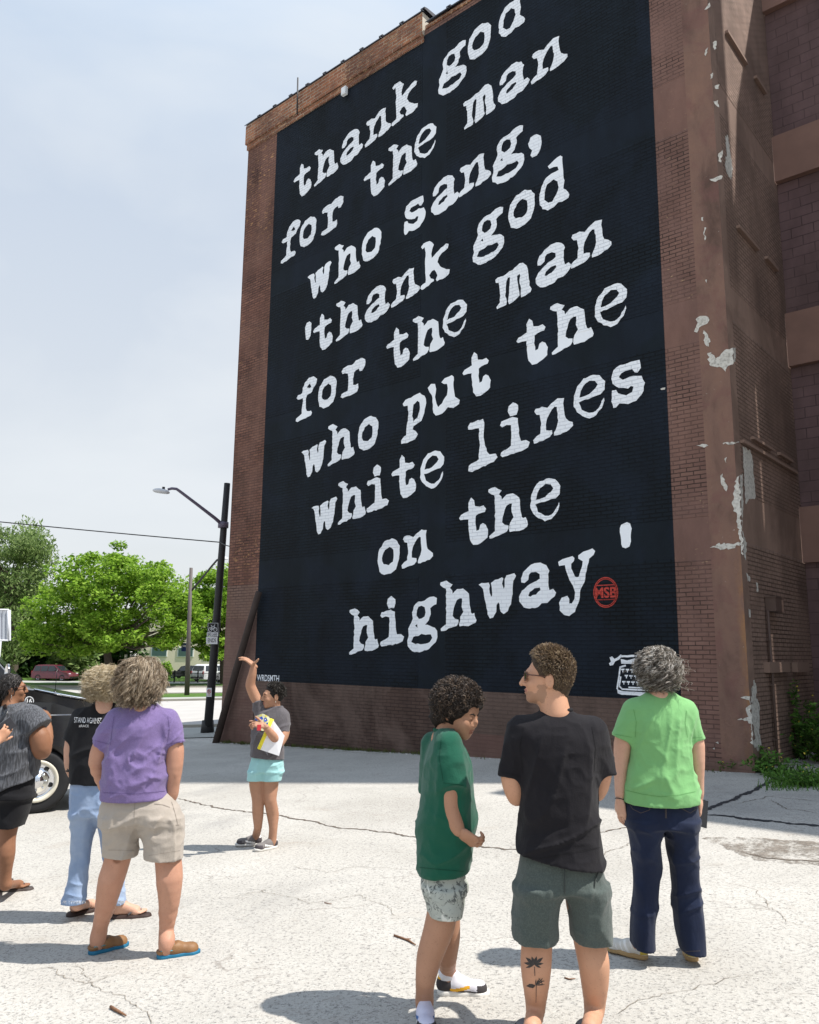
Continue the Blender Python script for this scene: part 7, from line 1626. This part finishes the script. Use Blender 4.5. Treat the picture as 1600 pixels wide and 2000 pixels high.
F.fold(folds((.010, (5, 5, 8), .55, zband(zt(1880), zt(1700))), (.009, (11, 8, 3), -.2, zband(zt(1880), zt(1690))), (.004, (18, 16, 18), 0, None))); F.plane_cut(P(1098, 1828), (0, .12, -1))
so = add_np('shorts', [F.mesh()], [cloth_mat('grey_green_cotton', (.056, .070, .064), heather=.3)], man, B_)
mb = MB(); mb.tube([P(1103, y, -.155)-B_ for y in (1688, 1715, 1745)], .0025, 6); mb.tube([P(1173, 1690, -.09)-B_, P(1163, 1720, -.125)-B_, P(1158, 1745, -.138)-B_], .003, 6); mb.build('stitching', [cloth_mat('dark_seam', (.03, .038, .036))], so)
F = Field(hd.c-.2, hd.c+.2, .005); F.ell(hd.p(0, -.018, .03), np.array([.082, .101, .099])*1.02, .02, hd.M); F.cone(hd.p(0, -.05, -.03), hd.p(0, -.055, -.066), .058, .046, .04); F.plane_cut(hd.p(0, .052, .04), hd.f*.86-hd.u*.5); F.ell(hd.p(0, .03, -.05), (.11, .055, .075), .01, hd.M, True); F.fold(folds((.004, (40, 40, 40), 0, None)))
roots, nr = scalp_roots(hd.p(0, -.018, .03), hd.M, np.array((.082, .101, .099))*1.02, 4600, rs, lambda r, f_, u: (u > -.72) & (f_*.86-u*.5 < .28) & ~((f_ > -.1) & (u < -.05))); nr /= np.linalg.norm(nr, axis=1, keepdims=True)
tp = np.clip(nr@hd.u, 0, 1)[:, None]; S = strands(roots-nr*.005, nr+hd.f*.25*tp, nr*.35+hd.f*.55*tp-hd.u*.7*(1-tp)+hd.u*.35*tp+rs.normal(size=nr.shape)*.22, .020+.026*tp[:, 0], rs, 7, .003, 1.2, tight=.7)
hair_obj('hair', [F.mesh(), tubes_np(S, np.linspace(.0018, .0009, 7))], [hair_mat('short_brown_hair', [(0, (.045, .028, .017)), (.5, (.11, .07, .04)), (.85, (.23, .155, .085)), (1, (.40, .30, .18))])], man, B_, (.06, .04, .026))
sunglasses(hd, man, B_, [M_FRAME, M_LENS])
for a, b in SH: shoe(man, B_, a, b, .28, [plain('grey_canvas', (.16, .16, .17)), plain('white_rubber_sole', (.6, .6, .58)), plain('grey_trim', (.25, .25, .25)), plain('dark_trim', (.04, .04, .04))], 'sneaker', .07)
def leaf_px(cx, cy, ang, L_, w): 
    c, s_ = math.cos(ang), math.sin(ang); pts = [(0, 0), (.3, .8), (.62, 1), (1, 0), (.62, -1), (.3, -.8)]
    return [(cx+c*a*L_-s_*b*w, cy+s_*a*L_+c*b*w) for a, b in pts]
ink = [(0, leaf_px(1044, 1884, R(a), l, w)) for a, l, w in ((-170, 21, 2.8), (-140, 22, 3.2), (-108, 17, 2.6), (-75, 17, 2.8), (-40, 22, 3.2), (-8, 18, 2.4), (160, 18, 2.4), (25, 14, 2.0))]
ink += [(0, leaf_px(1046, 1924, R(a), l, w)) for a, l, w in ((175, 18, 3.6), (155, 11, 3), (-60, 15, 1.1), (-30, 20, 1.1), (-5, 19, 1.2), (-85, 12, 1.0), (-45, 18, .9))]
ink += [(0, [(1043.4, 1888), (1044.8, 1888), (1045.6, 1906), (1044.4, 1906)]), (0, [(1047, 1924), (1048.3, 1924), (1047.4, 1958), (1046.6, 1958)])]+[(0, leaf_px(1056, 1916, R(a), 8, .8)) for a in range(0, 360, 60)]
decal(man, ink, [plain('tattoo_ink', (.055, .048, .045), .7, .2, .6, 120)], 'tattoo', man, B_, .0015, 5)

# ============ the person in the light green shirt ============
f = Fig(4.76, (1296, 1878)); B_ = f.base; P = f.P; rs = np.random.RandomState(24)
F = f.grid(1185, 1340, 1390, 1890, -.25, .35)
SH = [(ground(1266, 1875), np.array([-.75, .66, 0])), (ground(1353, 1880), np.array([.22, 1, 0]))]
f.limb(F, [(1244, 1392, 0, 10), (1219, 1440, .0, 16), (1214, 1482, .01, 13.5), (1212, 1525, .0, 10.5), (1211, 1562, -.01, 7.5)]); f.limb(F, [(1332, 1392, 0, 10), (1358, 1442, .0, 14.5), (1362, 1485, .0, 13), (1363, 1525, .02, 10.5), (1366, 1560, .03, 7.5)])
Hf = f.grid(1190, 1545, 1235, 1625, -.15, .15, .0038); hand(Hf, P(1211, 1562, -.01), (.10, .12, -1), (.85, .35, .0), .95, [.22, .26, .3, .34], spread=.06, side=-1)
Hg = f.grid(1340, 1545, 1385, 1625, -.08, .25, .0038); hand(Hg, P(1366, 1560, .03), (.02, .1, -1), (-.9, .3, 0), .95, [.5, .6, .65, .7], spread=.05, side=1)
F.loft([f.sec(1236, 1346, 1570, .10), f.sec(1240, 1342, 1470, .09), f.sec(1260, 1318, 1370, .06)])
for sgn, x, s2 in ((0, 1260, SH[0]), (1, 1336, SH[1])): f.limb(F, [(x, 1640, 0, 16), (x, 1760, 0, 13), (ankle(*s2, h=.12), 12), (ankle(*s2, h=.05), 12)])
hd = Head(P(1281, 1305, 0), (-.22, 1, .12), size=1.0)
green = person('person with short wavy grey hair in a light green T-shirt and dark blue jeans', f, [F.mesh(), hd.build(P(1288, 1362, -.03), .052), Hf.mesh(), Hg.mesh()], [SK_PALE])
F = f.grid(1180, 1335, 1390, 1590, -.32, .32)
zt = lambda y: P(1290, y)[2]
F.loft([f.sec(1214, 1365, 1584, .16), f.sec(1217, 1362, 1545, .155), f.sec(1227, 1352, 1500, .145), f.sec(1234, 1346, 1450, .14), f.sec(1230, 1348, 1405, .13), f.sec(1234, 1346, 1378, .108), f.sec(1252, 1328, 1361, .085), f.sec(1268, 1314, 1350, .062)], p=2.25)
F.cone(P(1238, 1387), P(1216, 1442), f.R(23), f.R(20), .05, cut1=True); F.cone(P(1338, 1387), P(1359, 1447), f.R(22), f.R(18.5), .05, cut1=True)
F.fold(folds((.014, (5, 5, 10), .5, zband(zt(1600), zt(1490))), (.009, (11, 8, 2.6), -.3, zband(zt(1540), zt(1375))), (.006, (9, 7, 9), -.7, zband(zt(1580), zt(1440))), (.003, (18, 16, 16), .2, None)))
F.plane_cut(P(1290, 1562), (.02, .12, -1))
collar('collar', f.sec(1268, 1314, 1350, .062), plain('green_rib', (.15, .36, .13), .9), green, B_, .008, .03)
gsh = add_np('shirt', [F.mesh()], [cloth_mat('leaf_green_cotton', (.18, .41, .155), var=.1)], green, B_)
F = f.grid(1205, 1530, 1395, 1885, -.3, .35, .0075)
F.loft([f.sec(1228, 1352, 1542, .115), f.sec(1219, 1361, 1575, .138), f.sec(1222, 1362, 1612, .145)], .03)
F.loft([f.sec(1236, 1278, 1880, .095), f.sec(1234, 1278, 1815, .085), f.sec(1239, 1284, 1735, .08), f.sec(1233, 1290, 1650, .105), f.sec(1222, 1294, 1600, .14)], .03); F.loft([f.sec(1335, 1374, 1886, .095), f.sec(1322, 1375, 1815, .085), f.sec(1314, 1366, 1735, .08), f.sec(1304, 1361, 1650, .105), f.sec(1292, 1362, 1600, .14)], .03)
F.fold(folds((.009, (6, 6, 13), .35, zband(zt(1800), zt(1640))), (.008, (8, 8, 14), -.4, zband(zt(1700), zt(1580))), (.007, (13, 10, 2.5), .1, zband(zt(1890), zt(1640))))); F.plane_cut(P(1300, 1852), (-.06, .08, -1))
jn = add_np('jeans', [F.mesh()], [cloth_mat('dark_denim', (.008, .0135, .036), weave=340, wear=(.015, .025, .062), var=.2, sheen=.1)], green, B_)
st = []
def seam(pts, w=.7):
    for (a, b), (c, d) in zip(pts[:-1], pts[1:]):
        l = math.hypot(c-a, d-b); n = (-(d-b)/l*w/2, (c-a)/l*w/2); st.append((0, [(a+n[0], b+n[1]), (c+n[0], d+n[1]), (c-n[0], d-n[1]), (a-n[0], b-n[1])]))
seam([(1230, 1570), (1236, 1580), (1252, 1588), (1269, 1582), (1271, 1568)]); seam([(1331, 1568), (1333, 1580), (1348, 1588), (1360, 1580)]); seam([(1299, 1570), (1300, 1598)]); seam([(1301, 1570), (1302, 1598)]); seam([(1340, 1858), (1368, 1857)]); seam([(1240, 1862), (1274, 1863)])
decal(jn, st, [plain('gold_thread', (.12, .09, .07), .8)], 'stitching', jn, B_, .002, 6)
wavy_hair(hd, green, B_, hair_mat('grey_curls', [(0, (.04, .03, .023)), (.4, (.15, .12, .09)), (.7, (.36, .32, .27)), (1, (.74, .71, .66))]), 360, rs, (.080, .097, .094), .12, .019, 2.5, 2.0, .08, clump=6, K=16, thick=.0014, tight=.8, lockw=.0065, m=18, under=(.07, .058, .045), bulge=.22)
GUM = [plain('white_suede', (.62, .60, .55), .8), plain('gum_rubber', (.40, .27, .13), .7), plain('mustard_suede', (.55, .42, .07), .8), plain('white_stripe', (.75, .74, .72), .7)]
for a, b in SH: shoe(green, B_, a, b, .26, GUM, 'gum', .07)
mb = MB(); c = P(1210.5, 1559, -.01)-B_; mb.tube([c+np.array([.026*math.cos(t*.5236), .026*math.sin(t*.5236), .004*math.sin(t)]) for t in range(13)], .0026, 6, cap=False); mb.build('bracelet', [M_BLACKP], green)
phone('dark phone in the right hand of the person in the light green shirt', P(1371, 1588, .05), .072, .15, (.35, -.9, .2), (.3, .1, 1), [M_BLACKP, M_BLACKP])

# stitched hems
decal(gsh, seam_px([(1222, 1543), (1255, 1551), (1290, 1556), (1325, 1553), (1358, 1546)], .8)+seam_px([(1201, 1434), (1235, 1440)], .7)+seam_px([(1347, 1442), (1371, 1440)], .7)+seam_px([(1238, 1386), (1243, 1410), (1241, 1440)], .7)+seam_px([(1341, 1388), (1338, 1412), (1343, 1440)], .7), [plain('green_thread', (.10, .27, .085), .9)], 'stitching', gsh, green.location, .002, 5)
decal(blk, seam_px([(1012, 1671), (1050, 1677), (1090, 1671), (1130, 1663), (1172, 1655)], .8)+seam_px([(981, 1508), (1018, 1517)], .7)+seam_px([(1163, 1508), (1187, 1504)], .7)+seam_px([(1022, 1420), (1016, 1460), (1022, 1510)], .8)+seam_px([(1156, 1420), (1163, 1460), (1160, 1508)], .8), [plain('dark_thread', (.005, .005, .006), .9)], 'stitching', blk, man.location, .002, 5)
decal(bsh, seam_px([(820, 1694), (860, 1698), (906, 1702)], .8)+seam_px([(866, 1529), (905, 1534)], .8)+seam_px([(862, 1445), (858, 1480), (866, 1525)], .8), [plain('deep_green_thread', (.003, .045, .025), .9)], 'stitching', bsh, child.location, .002, 5)
